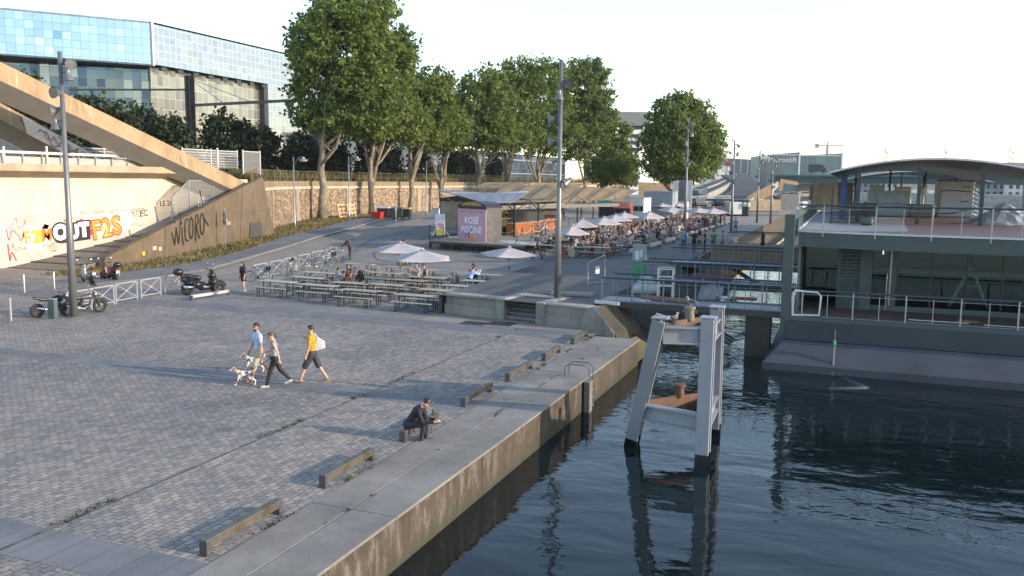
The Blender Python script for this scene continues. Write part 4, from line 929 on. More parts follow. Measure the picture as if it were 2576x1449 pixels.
def gull(label, loc, rz):
    P_ = [(0,(0,.02,.14),.07,(0,-.10,.13),.045),(0,(0,.06,.17),.045,(0,.09,.25),.03),(0,(0,.09,.27),.038,(0,.11,.27),.03),(0,(0,-.1,.13),.03,(0,-.24,.12),.012)]
    vs, fs, nr, cl = remesh(P_, .012, 3); t = thing('gull', label, 'bird', loc, rz, 'gulls resting on the mooring frame'); t.scale = (.85,)*3; m = MB(); m.v = [tuple(v) for v in vs]; m.f = fs; m.m = [0]*len(fs); m.build('body', mk('white_feathers', (.26,.26,.27), .8), t, smooth='all', fix=False)
    m = MB()
    for s_ in (-1,1): m.ball((s_*.05,-.06,.15),(.02,.15,.05),8,6)
    m.build('wings', mk('grey_feathers', (.08,.085,.1), .8), t, smooth='all'); m = MB().tube([(0,.135,.265),(0,.19,.255)],[.012,.004],6)
    for s_ in (-.02,.02): m.tube([(s_,0,.08),(s_,.0,0)],.006,5)
    m.build('beak_and_legs', mk('beak', (.35,.16,.04), .6), t); return t
# ---------------------------------------------------------------- people in the foreground
p = at(652,955); person('person in pale blue T-shirt and beige shorts walking with two dogs', p, R(150), (.42,.50,.72), (.42,.37,.30), (.35,.14,.05), 'skin2', 'hairdark', beard=True, H=1.80, legs=((22,8),(-20,22)), arms=((-4,14,9),(8,16,8)), short=.95, sleeve=.55, head=(4,-20))
p = at(692,972); w1, J, off = person('person in grey sleeveless top and wide black trousers walking beside the dogs', p, R(128), (.33,.32,.34), (.012,.012,.014), (.45,.45,.45), 'skin', 'hairbrown', 'pony', H=1.68, legs=((20,6),(-24,18)), arms=((-24,12,14),(14,60,6)), fem=1, sleeve=0, head=(18,0), bulk=1.02)
MB().ball((0,.15,off.z+.02), (.12,.06,.06), 10, 6).build('belt_bag', mk('grey_bag', (.16,.16,.17), .7), w1, smooth='all')
p = at(787,962); w2, J, off = person('person in mustard T-shirt and dark shorts with white shoulder bag', p, R(112), (.55,.27,.02), (.035,.035,.045), (.30,.20,.14), 'skin', 'hairdark', H=1.79, legs=((27,8),(-22,12)), arms=((4,14,8),(10,128,22)), short=.98, sleeve=.6, head=(0,10))
m = MB(); m.extr([(.17,-.10,off.z+.02),(.17,-.34,off.z+.10),(.17,-.33,off.z+.30),(.17,-.12,off.z+.42),(.17,-.02,off.z+.10)], (.11,0,0)); m.tube([(.2,-.2,off.z+.34),(.19,-.03,off.z+.56),(.19,.03,off.z+.40)], .018, 6); m.build('shoulder_bag', mk('white_bag', (.62,.62,.62), .7), w2)
d1 = dog('small white dog with brown head and curled tail walking in front', at(619,968), R(120), (.28,.12,.05), .44); d2 = dog('white and brown spotted dog behind the bare legs', at(642,934), R(110), (.17,.08,.04), .46)
hp_ = at(672,915,.95)
for nm, d_, q in (('dog_leash','black leash of the front dog',d1),('dog_leash','black leash of the spotted dog',d2)):
    a = q.location+V((-.2,.1,.40)); m = MB(); b_ = V((w1.location.x-.2, w1.location.y+.15, .86)) if q is d1 else V((w1.location.x-.3, w1.location.y+.35, .95)); m.tube([a, a.lerp(b_,.5)+V((0,0,-.12)), b_], .008, 5); tag(m.build(nm, M['black']), d_, 'leash')
# sitting man on the low rail
bx_ = V((-9.62,17.9,0)); person('person in navy jumper and jeans sitting on the low rail looking at a phone', (-9.60,17.55,0), R(-80), (.009,.010,.020), (.014,.020,.036), (.10,.03,.035), 'skin', 'hairdark', H=1.76, legs=((104,106),(99,110)), arms=((14,76,2),(20,74,2)), lean=36, head=(22,0), sleeve=2, seat=.38)
ph = thing('phone', 'small dark phone in the hands of the sitting person', 'phone', (-8.98,17.62,.72), R(-80)); MB().b(-.036,.036,-.006,.006,-.07,.07).build('body', M['black'], ph); MB().b(-.031,.031,-.0075,-.006,-.06,.06).build('screen', mk('screen', (.03,.04,.06), .1), ph)
p = atg(613,735); w3, J, off = person('person with long hair in oversized black T-shirt walking past the beer tables', p, R(165), (.018,.018,.018), (.02,.02,.02), (.35,.35,.38), 'skin', 'hairdark', 'long', H=1.64, legs=((10,4),(-8,10)), arms=((4,18,12),(-4,10,14)), short=.5, sleeve=.9, fem=1, bulk=1.1)
# ---------------------------------------------------------------- street furniture
def spot(parent, c, yaw, pitch, s=1.):
    s *= .84
    """bell shaped floodlight on a short arm"""
    a = MB(); rot = Matrix.Rotation(yaw, 3, 'Z')@Matrix.Rotation(pitch, 3, 'X')
    c = V(c); f = lambda *p: c+rot@(V(p)*s)
    a.lathe([(.06,.26),(.11,.24),(.12,.06),(.15,.02),(.27,-.24),(.255,-.24),(.13,.0)], c, 14, rot@Matrix.Diagonal((s,s,s)))
    a.tube([V((0,0,c.z+.1)), V((0,0,c.z+.1)).lerp(f(0,0,.18),.6), f(0,0,.18)], .035, 6)
    o = a.build('spotlight', M['greypole'], parent, smooth=True)
    MB().lathe([(.24,-.215),(.24,-.222)], c, 14, rot@Matrix.Diagonal((s,s,s))).build('lens', mk('lamp_glass', (.45,.45,.46), .15), o) if False else None
    l = MB().lathe([(.0,-.20),(.235,-.215),(.235,-.225),(.0,-.225)], c, 14, rot@Matrix.Diagonal((s,s,s))).build('lens', M['lens'], o); return o
M['lens'] = mk('lamp_lens', (.10,.105,.11), .15)
def tall_lamp(label, base, H, spots, r=.16):
    t = thing('lamp_mast', label, 'lamp mast', base, 0, 'tall grey floodlight masts')
    MB().tube([(0,0,-.1),(0,0,H*.36),(0,0,H*.37),(0,0,H)],[r,r*.88,r*.70,r*.52],16).build('pole', M['greypole'], t, smooth='all')
    MB().lathe([(r*1.7,0),(r*1.7,.03),(r*1.1,.05)],(0,0,0),16).build('base_plate', M['greypole'], t)
    for dz, sx, sy, yaw, pit in spots: spot(t, (sx,sy,H-dz), R(yaw), R(pit), H/10.7)
    return t
b_ = at(1402,752,.905); H = hz(1412,150,b_)-.905
tall_lamp('tall grey floodlight mast in the middle, standing on the promenade by the stone steps', b_, H, [(.95,.36,.05,-160,62),(1.55,.02,-.28,0,5),(2.55,-.42,-.1,60,-40),(3.55,-.44,0,-130,50),(4.45,-.2,.3,100,60),(5.3,.35,.15,-60,-55)])
b_ = at(187,798,0); H = hz(150,130,b_)
tall_lamp('tall grey floodlight mast at the far left, rising past the parked motorcycle', b_, H, [(.5,.38,.1,-110,80),(1.0,.42,0,0,4),(1.75,.02,-.26,-175,86),(2.45,-.42,0,150,70),(3.05,-.35,-.1,10,6),(4.0,.05,.25,-60,30)], .17)
for px, py, tx, ty, lb in ((1722,592,1732,298,'tall grey floodlight mast rising from the middle of the terrace crowd'),(1839,583,1848,352,'tall grey floodlight mast beside the person walking alone in a blue shirt'),(1904,560,1911.6,378,'slim distant floodlight mast on the promenade, in front of the flyover'),(1938,561,1948.6,387,'slimmest distant floodlight mast, beside the green bridge end')):
    b_ = at(px, py, .905); H = hz(tx,ty,b_)-.905
    tall_lamp(lb, b_, H, [(.6,.38,0,-60,40),(1.5,.36,.1,30,30),(2.5,-.1,-.35,0,5),(3.5,-.40,0,-120,45),(4.4,.3,-.1,80,50)], .15)
def street_lamp(label, base, H):
    t = thing('street_lamp', label, 'street lamp', base, 0, 'street lamps along the road'); MB().tube([(0,0,-.1),(0,0,.9),(0,0,.95),(0,0,H)],[.13,.11,.085,.06],10).build('pole', M['steel'], t, smooth='all')
    m = MB().tube([(0,0,H-.95),(.35,.06,H-.35),(.75,.1,H+.0),(1.05,.15,H-.02)],.035,6); m.build('arm', M['steel'], t, smooth='all')
    m = MB().lathe([(.05,.32),(.12,.25),(.14,.12),(.38,.06),(.45,-.02),(.44,-.06)],(1.12,.16,H-.28),14); m.build('lamp_hood', M['steel'], t, smooth=True)
    MB().ball((1.12,.16,H-.34),(.40,.40,.16),12,7).build('diffuser', mk('lamp_glass', (.5,.49,.46), .3), t, smooth='all')
for px, py, ty, lb in ((742,578,395,'street lamp with hooded head beside the sloped parapet'),(879,556,394,'street lamp with hooded head between the first two plane trees'),(1073,545,406,'street lamp with hooded head left of the bar canopy')):
    b_ = atg(px, py); street_lamp(lb, b_, hz(px, ty, b_)-b_.z-.0)
b_ = atg(567,622); t = thing('traffic_sign', 'back of a triangular traffic sign on a grey post before the brown parapet', 'traffic sign', b_, R(-20)); H = hz(567,522,b_)-b_.z
MB().tube([(0,0,0),(0,0,H)],.04,8).build('post', M['steel'], t); MB().extr([(-.36,0,H-.8),(.36,0,H-.8),(0,0,H-.02)],(0,.02,0)).build('triangle_plate', mk('sign_back', (.33,.33,.34), .4, .6), t); MB().extr([(.33*math.cos(i*.524),.0,H-1.15+.33*math.sin(i*.524)) for i in range(12)],(0,.02,0)).build('round_plate', mk('sign_back', (.36,.36,.37), .35, .7), t)
b_ = atg(995,690); t = thing('marker_post', 'thin pale post in the road before the bar', 'post', atg(996,573)); MB().tube([(0,0,0),(0,0,2.2)],.045,8).build('post', M['steel'], t); MB().b(-.02,.02,-.15,.15,1.8,2.2).build('plate', M['steel'], t)
for px, py, lb in ((62,737,'thin steel bollard, left one of the pair before the ramp'),(137,728,'thin steel bollard, right one of the pair before the ramp'),(28,808,'thin steel bollard with cap at the left edge of the cobbles')):
    b_ = atg(px, py); t = tag(MB().lathe([(.055,0),(.055,.98),(.045,1.0),(.0,1.0)] if px != 28 else [(.06,0),(.06,.95),(.10,.95),(.10,1.0),(.0,1.0)],(0,0,0),12).build('bollard', M['steel'], loc=b_, smooth=True), lb, 'bollard', 'steel bollards')
# crossed barriers
def barrier_mesh():
    m = MB(); W, H = 1.5, .98
    for x in (0, W): m.beam((x,0,0),(x,0,H),.06)
    m.beam((.03,0,H),(W-.03,0,H),.055).beam((.03,0,.16),(W-.03,0,.16),.045).beam((.03,.0,.18),(W-.03,.0,H-.03),.035).beam((.03,.0,H-.03),(W-.03,.0,.18),.035,.033); m.lathe([(.06,-.02),(.06,.02)],(W/2,0,.57),10,Matrix.Rotation(R(90),3,'X')); return m.mesh('barrier', [M['barr']])
M['barr'] = mk('barrier_grey', (.36,.37,.39), .45, .3, .08, 4)
bm_ = barrier_mesh()
bl = [(-32.75,27.9,'grey crossed barrier half hidden behind the parked motorcycle'),(-33.0,29.45,'grey crossed barrier touching the front wheel of the motorcycle'),(-33.35,31.25,'grey crossed barrier in the middle of the left row'),(-33.55,33.05,'grey crossed barrier at the right end of the left row'),(-33.75,34.9,'grey crossed barrier behind the three wheeled scooter'),(-33.5,41.9,'grey crossed barrier behind the blue rental bicycle'),(-33.9,44.0,'grey crossed barrier beside the blue rental bicycle, clear of bikes'),(-34.3,46.0,'grey crossed barrier with the first leaning grey bicycle'),(-34.6,48.0,'grey crossed barrier with the second leaning grey bicycle'),(-34.9,50.0,'grey crossed barrier behind the light blue bicycle'),(-35.1,52.0,'last grey crossed barrier, by the hair of the person on the bicycle')]
for x, y, lb in bl: tag(obj('crossed_barrier', bm_, None, (x,y,zg(x,y)), R(96)), lb, 'barrier', 'crossed grey barriers')
b_ = V((-32.3,26.8,0)); t = thing('utility_box', 'low grey utility box at the left end of the barriers', 'box', b_); MB().b(-.19,.19,-.10,.10,0,.86).build('body', mk('box_grey', (.08,.10,.11), .5, .2), t); MB().b(-.20,.20,-.11,.11,.86,.89).build('lid', M['steel'], t)
# low rails along the quay
M['darksteel'] = mk('dark_steel', (.085,.09,.095), .5, .4, .2, 4); M['railsteel'] = mk('worn_rail_steel', (.13,.12,.105), .5, .5, .3, 3, .1, 30, (.10,.065,.03), 2.)
def low_rail(label, a, b_, mat, h=.27):
    a, b_ = V(a), V(b_); d = (b_-a).normalized(); L = (b_-a).length; t = thing('low_rail', label, 'low rail', a, math.atan2(d.y, d.x), 'low steel rails on the quay')
    m = MB().b(0,L,-.075,.075,h-.15,h); o = m.build('beam', mat, t); bv = o.modifiers.new('bevel','BEVEL'); bv.width = .012; bv.segments = 2
    for x in (0, L-.1): MB().b(x-.003,x+.105,-.078,.078,0,h-.02).b(x-.05,x+.15,-.1,.1,0,.015).build('foot', M['darksteel'], t)
for (ax,ay),(bx,by),lb in (((510,1398),(712,1290),'low steel rail nearest the camera at the bottom of the cobbles'),((806,1226),(940,1156),'low steel rail second from the camera'),((1014,1112),(1108,1064),'low steel rail under the sitting person'),((1163,1024),(1238,985),'low steel rail just beyond the sitting person'),((1276,960),(1334,926),'low steel rail left of the quay ladder'),((1368,908),(1408,886),'low steel rail beyond the ladder, near the end of the quay'),((1438,866),(1478,846),'farthest low steel rail by the stone steps')):
    a, b_ = at(ax,ay), at(bx,by); a.x = b_.x = -9.62; low_rail(lb, a, b_, M['railsteel'])
low_rail('low pale rail beside the three wheeled scooter', at(480,756), at(576,741), mk('pale_rail', (.48,.46,.42), .5, .3))
# ladder at the quay
t = thing('quay_ladder', 'rusty steel ladder with looped handrails on the quay wall', 'ladder', (-7.45,25.6,0)); m = MB()
for y in (-.22,.22): m.tube([(-.75,y,0),(-.75,y,.32),(-.6,y,.42),(-.1,y,.42),(.06,y,.3),(.09,y,-1.6)],.022,6)
m.build('handrail', M['greypole'], t); m = MB()
for i in range(6): m.tube([(.09,-.22,-.15-i*.26),(.09,.22,-.15-i*.26)],.016,5)
m.build('rungs', M['steel'], t); MB().b(.02,.2,-.62,-.28,-1.6,-.02).build('guard_timber', mk('pale_guard', (.16,.155,.14), .7), t)
# stone steps and wall
M['stone'] = concwall_mat('stained_stone', (.24,.235,.22), (.10,.10,.095), .8, .5)
st = thing('stone_step_wall', 'stained pale stone wall with a flight of six steps up to the promenade', 'stone steps', (-17.44,35.6,0)); O = V((-17.44,35.6,0)); E_ = V((-9.5,34.0,0))-O; L = E_.length; d = E_.normalized(); n_ = V((d.y,-d.x,0)); n_ = n_ if n_.y < 0 else -n_
def W(s, o, z): return d*s+n_*o+V((0,0,z))
def wblock(m, s0, s1, o0, o1, z0, z1): m.hexa([W(s0,o0,z0),W(s1,o0,z0),W(s1,o1,z0),W(s0,o1,z0),W(s0,o0,z1),W(s1,o0,z1),W(s1,o1,z1),W(s0,o1,z1)])
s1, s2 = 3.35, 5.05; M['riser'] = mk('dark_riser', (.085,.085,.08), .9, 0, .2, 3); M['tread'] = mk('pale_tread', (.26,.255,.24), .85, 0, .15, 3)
m = MB(); wblock(m,0,s1-.0,-.6,.10,-.2,.47); wblock(m,s2,L-.9,-.6,.10,-.2,.47); wblock(m,0,s1,-.6,0,.47,.86); wblock(m,s2,L-.5,-.6,0,.47,.86); wblock(m,s1-.42,s1,-2.2,.14,-.2,.87); wblock(m,s2,s2+.42,-2.2,.14,-.2,.87)
m.build('wall_face', M['stone'], st); m = MB(); q = 0.
for a, e in ((0,s1-.43),(s2+.43,L-.5)):
    q = a
    while q < e-.1: r_ = min(e, q+1.05); wblock(m,q+.006,r_-.006,-.62,.07,.86,.965); q = r_
wblock(m,s1-.44,s1+.01,-2.2,.17,.87,.965); wblock(m,s2-.01,s2+.44,-2.2,.17,.87,.965); o = m.build('coping', slab_mat('pale_coping', (.29,.28,.26), (.2,.19,.18), (90,90)), st); bv = o.modifiers.new('bevel','BEVEL'); bv.width = .02
for i in range(6):
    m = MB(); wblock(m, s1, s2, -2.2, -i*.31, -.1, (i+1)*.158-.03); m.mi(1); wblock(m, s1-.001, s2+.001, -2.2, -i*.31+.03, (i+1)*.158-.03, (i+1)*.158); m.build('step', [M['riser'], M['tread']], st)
m = MB(); a = [W(L-.89,.09,-.2),W(L-.89,.09,.47),W(L-.49,.04,.955),W(L-.2,.04,.955),W(L+.75,.12,-.03),W(L+.75,.12,-.2)]; m.extr(a, -n_*.6); m.build('sloped_end', M['stone'], st); m = MB(); m.extr([p+n_*-.02 for p in (W(L-.85,.02,-.4),W(L-.47,.02,.95),W(L-.17,.02,.95),W(L+.80,.08,-.06),W(L+.9,.08,-.4))], -n_*2.4); m.build('brown_slope', mk('mossy_stone', (.06,.052,.038), .95, 0, .3, 2, .5, 6, (.02,.026,.013), 1.), st);  
t = tag(MB().box((0,0,.06),(2.0,1.15,.10),R(14)).build('plywood_sheet', mk('plywood', (.17,.155,.13), .7), loc=at(1440,742,.92)), 'pale plywood sheet lying on the promenade right of the mast', 'plywood sheet')
tag(MB().beam((0,0,.08),(1.15,-.25,.08),.14,.14).build('pale_timber', M['paintwhite'], loc=at(1497,763,.92)), 'short white timber at the corner above the sloped stone end', 'timber')

# ---------------------------------------------------------------- motorcycles and bicycles
def wheel(t, c, r, w, ax=(1,0,0), spokes=5, rim=None):
    o = MB().torus(c, r-w*.5, w*.55, ax, 22, 8).build('wheel', M['rubber'], t, smooth='all'); m = MB(); a = V(ax); x = V((0,1,0)); y = V((0,0,1))
    m.torus(c, r-w*1.05, w*.16, ax, 22, 5)
    for k in range(spokes): q = 2*math.pi*k/spokes; m.beam(V(c), V(c)+(x*math.cos(q)+y*math.sin(q))*(r-w*1.05), w*.35 if spokes < 9 else .006)
    m.lathe([(w*.5,-w*.5),(w*.5,w*.5)], c, 8, Matrix.Rotation(R(90),3,'Y')); m.build('rim', rim or M['darkmetal'], o); return o
def blobmesh(prims, vox=.025, sm=5):
    vs, fs, nr, cl = remesh([(0,)+p for p in prims], vox, sm); m = MB(); m.v = [tuple(v) for v in vs]; m.f = fs; m.m = [0]*len(fs); return m
def naked_bike(label, loc, rz, tank):
    t = thing('motorcycle', label, 'motorcycle', loc, rz, 'parked two wheelers'); wheel(t,(0,.72,.31),.31,.12); wheel(t,(0,-.70,.31),.31,.15)
    blobmesh([((0,.28,.78),.15,(0,-.02,.76),.12),((0,.15,.84),.10,(0,.3,.74),.12)]).build('fuel_tank', mk('tank_paint', tank, .25, .4), t, smooth='all')
    blobmesh([((0,-.08,.74),.09,(0,-.55,.80),.08),((0,-.5,.82),.075,(0,-.82,.88),.05)]).build('seat', M['black'], t, smooth='all')
    m = blobmesh([((0,.18,.48),.15,(0,-.05,.45),.16),((0,.25,.62),.10,(0,.0,.62),.10),((0,.05,.3),.10,(0,.2,.32),.09)]); m.build('engine', M['darkmetal'], t, smooth='all')
    m = MB().tube([(.10,.25,.4),(.13,.0,.26),(.15,-.35,.34),(.15,-.75,.45)],[.03,.035,.055,.05],8); m.build('exhaust', M['chrome'], t, smooth='all')
    m = MB()
    for x in (-.09,.09): m.tube([(x,.72,.31),(x,.50,.84),(x,.46,.95)],.027,7).beam((x,-.70,.31),(x,-.05,.42),.04,.06)
    m.beam((0,.44,.86),(0,-.1,.5),.06,.1).build('frame_and_fork', M['darkmetal'], t); MB().tube([(-.38,.36,1.02),(-.15,.46,1.0),(.15,.46,1.0),(.38,.36,1.02)],.018,6).tube([(-.3,.38,1.02),(-.36,.40,1.18)],.008,5).tube([(.3,.38,1.02),(.36,.40,1.18)],.008,5).build('handlebar', M['black'], t)
    for s_ in (-1,1): MB().ball((s_*.38,.40,1.2),(.06,.015,.04),8,6).build('mirror', M['chrome'], t, smooth='all')
    MB().ball((0,.56,.86),(.10,.09,.10),10,8).build('headlamp', M['chrome'], t, smooth='all'); MB().torus((0,.72,.31),.345,.025,(1,0,0),10,5,R(180),R(290)).build('mudguard', M['black'], t); return t
def scooter(label, loc, rz, col, topbox=True, three=False, screen=False):
    t = thing('scooter', label, 'scooter', loc, rz, 'parked two wheelers'); t.scale = (1.27,)*3 if three else (1.05,)*3; pm = mk('scooter_paint', col, .28, .2, .1)
    for x in ((-.2,.2) if three else (0,)): wheel(t,(x,.68,.26),.26,.12); MB().torus((x,.68,.26),.30,.035,(1,0,0),10,6,R(190),R(300)).build('mudguard', pm, t)
    wheel(t,(0,-.58,.26),.26,.14)
    blobmesh([((0,-.2,.5),.16,(0,-.72,.66),.12),((0,-.75,.7),.10,(0,-.45,.62),.17),((0,-.1,.42),.17,(0,-.5,.45),.15),((0,.0,.28),.14,(0,.42,.28),.12),((0,.42,.3),.17,(0,.50,.72),.15),((0,.55,.62),.14,(0,.46,.92),.11),((0,.6,.5),.16,(0,.62,.42),.15)]+([((-.12,.5,.5),.17,(.12,.5,.5),.17),((-.1,.45,.78),.15,(.1,.45,.78),.15),((-.12,-.5,.52),.17,(.12,-.5,.52),.17),((-.08,.1,.36),.17,(.08,-.2,.42),.17)] if three else [])).build('body', pm, t, smooth='all')
    blobmesh([((0,-.08,.70),.11,(0,-.42,.74),.12),((0,-.45,.80),.10,(0,-.78,.82),.09)]).build('seat', M['black'], t, smooth='all')
    MB().tube([(-.36,.30,1.04),(-.1,.42,1.02),(.1,.42,1.02),(.36,.30,1.04)],.022,6).tube([(-.28,.36,1.02),(-.36,.42,1.24)],.009,5).tube([(.28,.36,1.02),(.36,.42,1.24)],.009,5).build('handlebar', M['black'], t)
    for s_ in (-1,1): MB().ball((s_*.37,.42,1.27),(.07,.02,.05),8,6).build('mirror', M['chrome'], t, smooth='all')
    if topbox: MB().ball((0,-.93,1.0),(.24,.22,.17),12,8).build('top_box', mk('box_black', (.02,.02,.022), .2), t, smooth='all'); MB().beam((0,-.75,.78),(0,-.95,.86),.12,.03).build('rack', M['darkmetal'], t)
    MB().tube([(.18,-.3,.32),(.2,-.78,.38)],[.06,.07],9).build('exhaust', M['chrome'], t, smooth='all'); MB().extr([(-.1,-.93,.5),(.1,-.93,.5),(.1,-.97,.66),(-.1,-.97,.66)],(0,.012,0)).build('number_plate', M['paintwhite'], t); MB().ball((0,-.86,.70),(.1,.04,.04),8,6).build('tail_light', M['red'], t, smooth='all')
    if screen: MB().extr([(-.2,.52,.98),(.2,.52,.98),(.16,.40,1.4),(-.16,.40,1.4)],(0,.008,0)).build('windscreen', mk('smoked_screen', (.10,.10,.11), .1), t)
    return t
naked_bike('dark motorcycle with grey tank parked just behind the left mast', (-32.2,28.3,0), R(-22), (.10,.10,.105))
naked_bike('second dark motorcycle at the left, mostly hidden behind the mast', (-32.9,27.35,0), R(-18), (.03,.03,.03))
scooter('silver and black scooter with white plate parked at the foot of the ramp', (-41.6,37.0,0), R(68), (.22,.23,.25), False, False, True)
scooter('dark maroon scooter with black top box beside the silver scooter', (-41.2,38.2,0), R(75), (.09,.025,.03))
scooter('black three wheeled scooter with shiny top box by the low pale rail', (-32.2,35.9,0), R(-30), (.022,.023,.025), True, True)
def bicycle(label, loc, rz, col, basket=False, lean=8, H=1.):
    t = thing('bicycle', label, 'bicycle', loc, rz, 'bicycles leaning on the barriers'); t.rotation_euler[1] = R(lean); fm = mk('bike_paint', col, .35, .3, .08)
    for y in (.52,-.50): wheel(t,(0,y,.34),.34,.035,(1,0,0),12,M['steel'])
    m = MB().tube([(0,.40,.72),(0,-.02,.28)],.02,6).tube([(0,.38,.80),(0,-.16,.74)],.018,6).tube([(0,-.02,.28),(0,-.18,.84)],.018,6).tube([(0,-.50,.34),(0,-.02,.28)],.014,5).tube([(0,-.50,.34),(0,-.15,.72)],.012,5).tube([(0,.52,.34),(0,.40,.72),(0,.36,.90)],.017,6); m.build('frame', fm, t, smooth='all')
    MB().tube([(-.27,.28,.98),(-.1,.38,.97),(.1,.38,.97),(.27,.28,.98)],.014,6).tube([(0,.36,.88),(0,.38,.97)],.014,5).build('handlebar', M['black'], t); MB().ball((0,-.21,.90),(.08,.14,.035),10,6).build('saddle', M['black'], t, smooth='all')
    MB().lathe([(.09,-.01),(.09,.01)],(.03,-.02,.28),10,Matrix.Rotation(R(90),3,'Y')).beam((.03,-.02,.28),(.06,.1,.16),.02).beam((-.03,-.02,.28),(-.06,-.14,.40),.02).build('crank', M['darkmetal'], t)
    if basket: MB().b(-.17,.17,.46,.74,.74,.96).build('basket', M['black'], t); MB().torus((0,-.5,.34),.375,.022,(1,0,0),12,5,R(60),R(200)).build('mudguard', fm, t)
    return t
for x, y, rz, c, bk, lb in ((-33.0,41.7,-60,(.12,.20,.32),True,'blue rental bicycle with black basket beside the person in black'),(-33.6,45.6,20,(.42,.42,.42),False,'grey bicycle leaning on the barriers, nearest of the row'),(-34.0,47.6,160,(.30,.29,.28),True,'grey bicycle with basket leaning between the barriers'),(-34.2,48.8,20,(.10,.09,.08),False,'dark bicycle leaning before the light blue one'),(-34.0,50.2,-35,(.30,.50,.68),True,'light blue rental bicycle with black basket in the barrier row'),(-34.6,51.6,15,(.55,.55,.55),False,'white bicycle just behind the light blue one'),(-34.9,52.4,165,(.45,.45,.45),False,'silver bicycle near the far end of the barriers')):
    bicycle(lb, (x,y,zg(x,y)), R(rz), c, bk)
bb = atg(862,655); bicycle('bicycle with bright frame standing at the far end of the barriers', bb, R(30), (.6,.6,.6), False, 2)
person('person with long dark red hair bent over the last bicycle', bb+V((.45,.3,0)), R(150), (.06,.02,.025), (.03,.03,.03), (.05,.05,.05), 'skin', 'hairbrown', 'long', voxel=.02, H=1.72, legs=((5,0),(-4,4)), arms=((40,20,8),(40,20,8)), lean=22, fem=1, sleeve=2)

# ---------------------------------------------------------------- bins, pallets, electric box
def binn(label, px, py, col, lid, w=1.25, h=1.25, rz=8):
    b_ = atg(px, py); t = thing('wheeled_bin', label, 'wheeled bin', b_, R(rz), 'wheeled bins by the retaining wall'); m = MB(); p0, p1 = (w*.42,.42,.22),(w*.5,.52,h)
    m.hexa([(-p0[0],-p0[1],p0[2]),(p0[0],-p0[1],p0[2]),(p0[0],p0[1],p0[2]),(-p0[0],p0[1],p0[2]),(-p1[0],-p1[1],p1[2]),(p1[0],-p1[1],p1[2]),(p1[0],p1[1],p1[2]),(-p1[0],p1[1],p1[2])]); m.build('body', mk('bin_plastic', col, .5, 0, .1), t)
    m = MB().extr([(-w*.53,-.56,h),(-w*.53,.56,h),(-w*.53,.5,h+.12),(-w*.53,0,h+.2),(-w*.53,-.5,h+.1)],(w*1.06,0,0)); m.build('lid', mk('bin_lid', lid, .45, 0, .1), t)
    for x in (-.4,.4):
        for y in (-.3,.3): MB().lathe([(.1,-.03),(.1,.03)],(x*w/1.2,y,.1),10,Matrix.Rotation(R(90),3,'Y')).beam((x*w/1.2,y,.1),(x*w/1.2,y,.26),.05).build('castor', M['rubber'], t)
binn('black wheeled bin with pale lid, between the red crate and grey bin', 966,551,(.03,.03,.035),(.45,.46,.48),1.5,1.35); binn('grey blue wheeled bin second from the left', 990,551,(.06,.075,.09),(.06,.075,.09)); binn('grey green wheeled bin third from the left', 1004,551,(.05,.07,.075),(.06,.08,.09),1.1); binn('dark wheeled bin with yellow lid at the right end', 1022,551,(.025,.028,.03),(.42,.36,.05),1.15)
b_ = atg(949,552); t = thing('red_crate', 'red plastic crate on the ground left of the wheeled bins', 'crate', b_, R(5)); MB().hexa([(-.55,-.4,0),(.55,-.4,0),(.55,.4,0),(-.55,.4,0),(-.7,-.5,.85),(.7,-.5,.85),(.7,.5,.85),(-.7,.5,.85)]).build('body', M['red'], t); MB().b(-.74,.74,-.54,.54,.85,.92).build('rim', M['red'], t)
for px, lb in ((864,'wooden pallet leaning on the wall, left one'),(888,'wooden pallet leaning on the wall, right one')):
    b_ = atg(px,549); t = thing('pallet', lb, 'pallet', b_, R(75), 'wooden pallets by the wall'); t.rotation_euler[0] = R(-16); m = MB()
    for x in (-.55,0,.55): m.b(x-.06,x+.06,-.05,.05,0,1.9)
    m.build('bearers', M['wood'], t); m = MB()
    for i in range(4): m.b(-.66,.66,-.075,-.05,.1+i*.5,.3+i*.5)
    m.build('boards', mk('orange_pine', (.55,.33,.14), .6), t)
b_ = atg(1097,548); t = thing('electric_box', 'small white electric cabinet left of the bar', 'cabinet', b_); MB().b(-.5,.5,-.2,.2,0,1.2).build('body', M['paintwhite'], t); MB().b(-.54,.54,-.24,.24,1.2,1.26).build('roof', M['steel'], t)

# ---------------------------------------------------------------- beer tables, benches, parasols
M['top'] = mk('table_top', (.37,.325,.25), .5, 0, .12, 2, .05, 40, stretch=(3,12,12)); M['trestle'] = mk('green_black_trestle', (.022,.032,.034), .5, .2)
def trestle(h, w, x):
    m = MB()
    for s_ in (-1,1): m.beam((x,s_*w,0),(x,s_*w,h),.035)
    m.beam((x,-w,h*.55),(x,w,h*.55),.025).beam((x,-w,h-.02),(x,w,h-.02),.03).beam((x,0,h*.55),(x-.32*(1 if x>0 else -1),0,h-.02),.018); m.beam((x,-w,.03),(x,w,.03),.03); return m
def beer(name, cat, L, w, h, grp):
    t = thing(name, 'x', cat, (0,0,0), 0, grp); o = MB().b(-L/2,L/2,-w/2,w/2,h-.028,h).build('top' if name == 'beer_table' else 'seat', M['top'], t); bv = o.modifiers.new('b','BEVEL'); bv.width = .006
    for x in (-L*.36,L*.36): trestle(h-.03, w*.38, x).build('trestle', M['trestle'], t)
    return t
T0 = beer('beer_table','table',2.2,.68,.77,'pale folding beer tables'); B0 = beer('beer_bench','bench',2.2,.25,.48,'folding benches of the beer tables'); TT, TB = tree_of(T0), tree_of(B0)
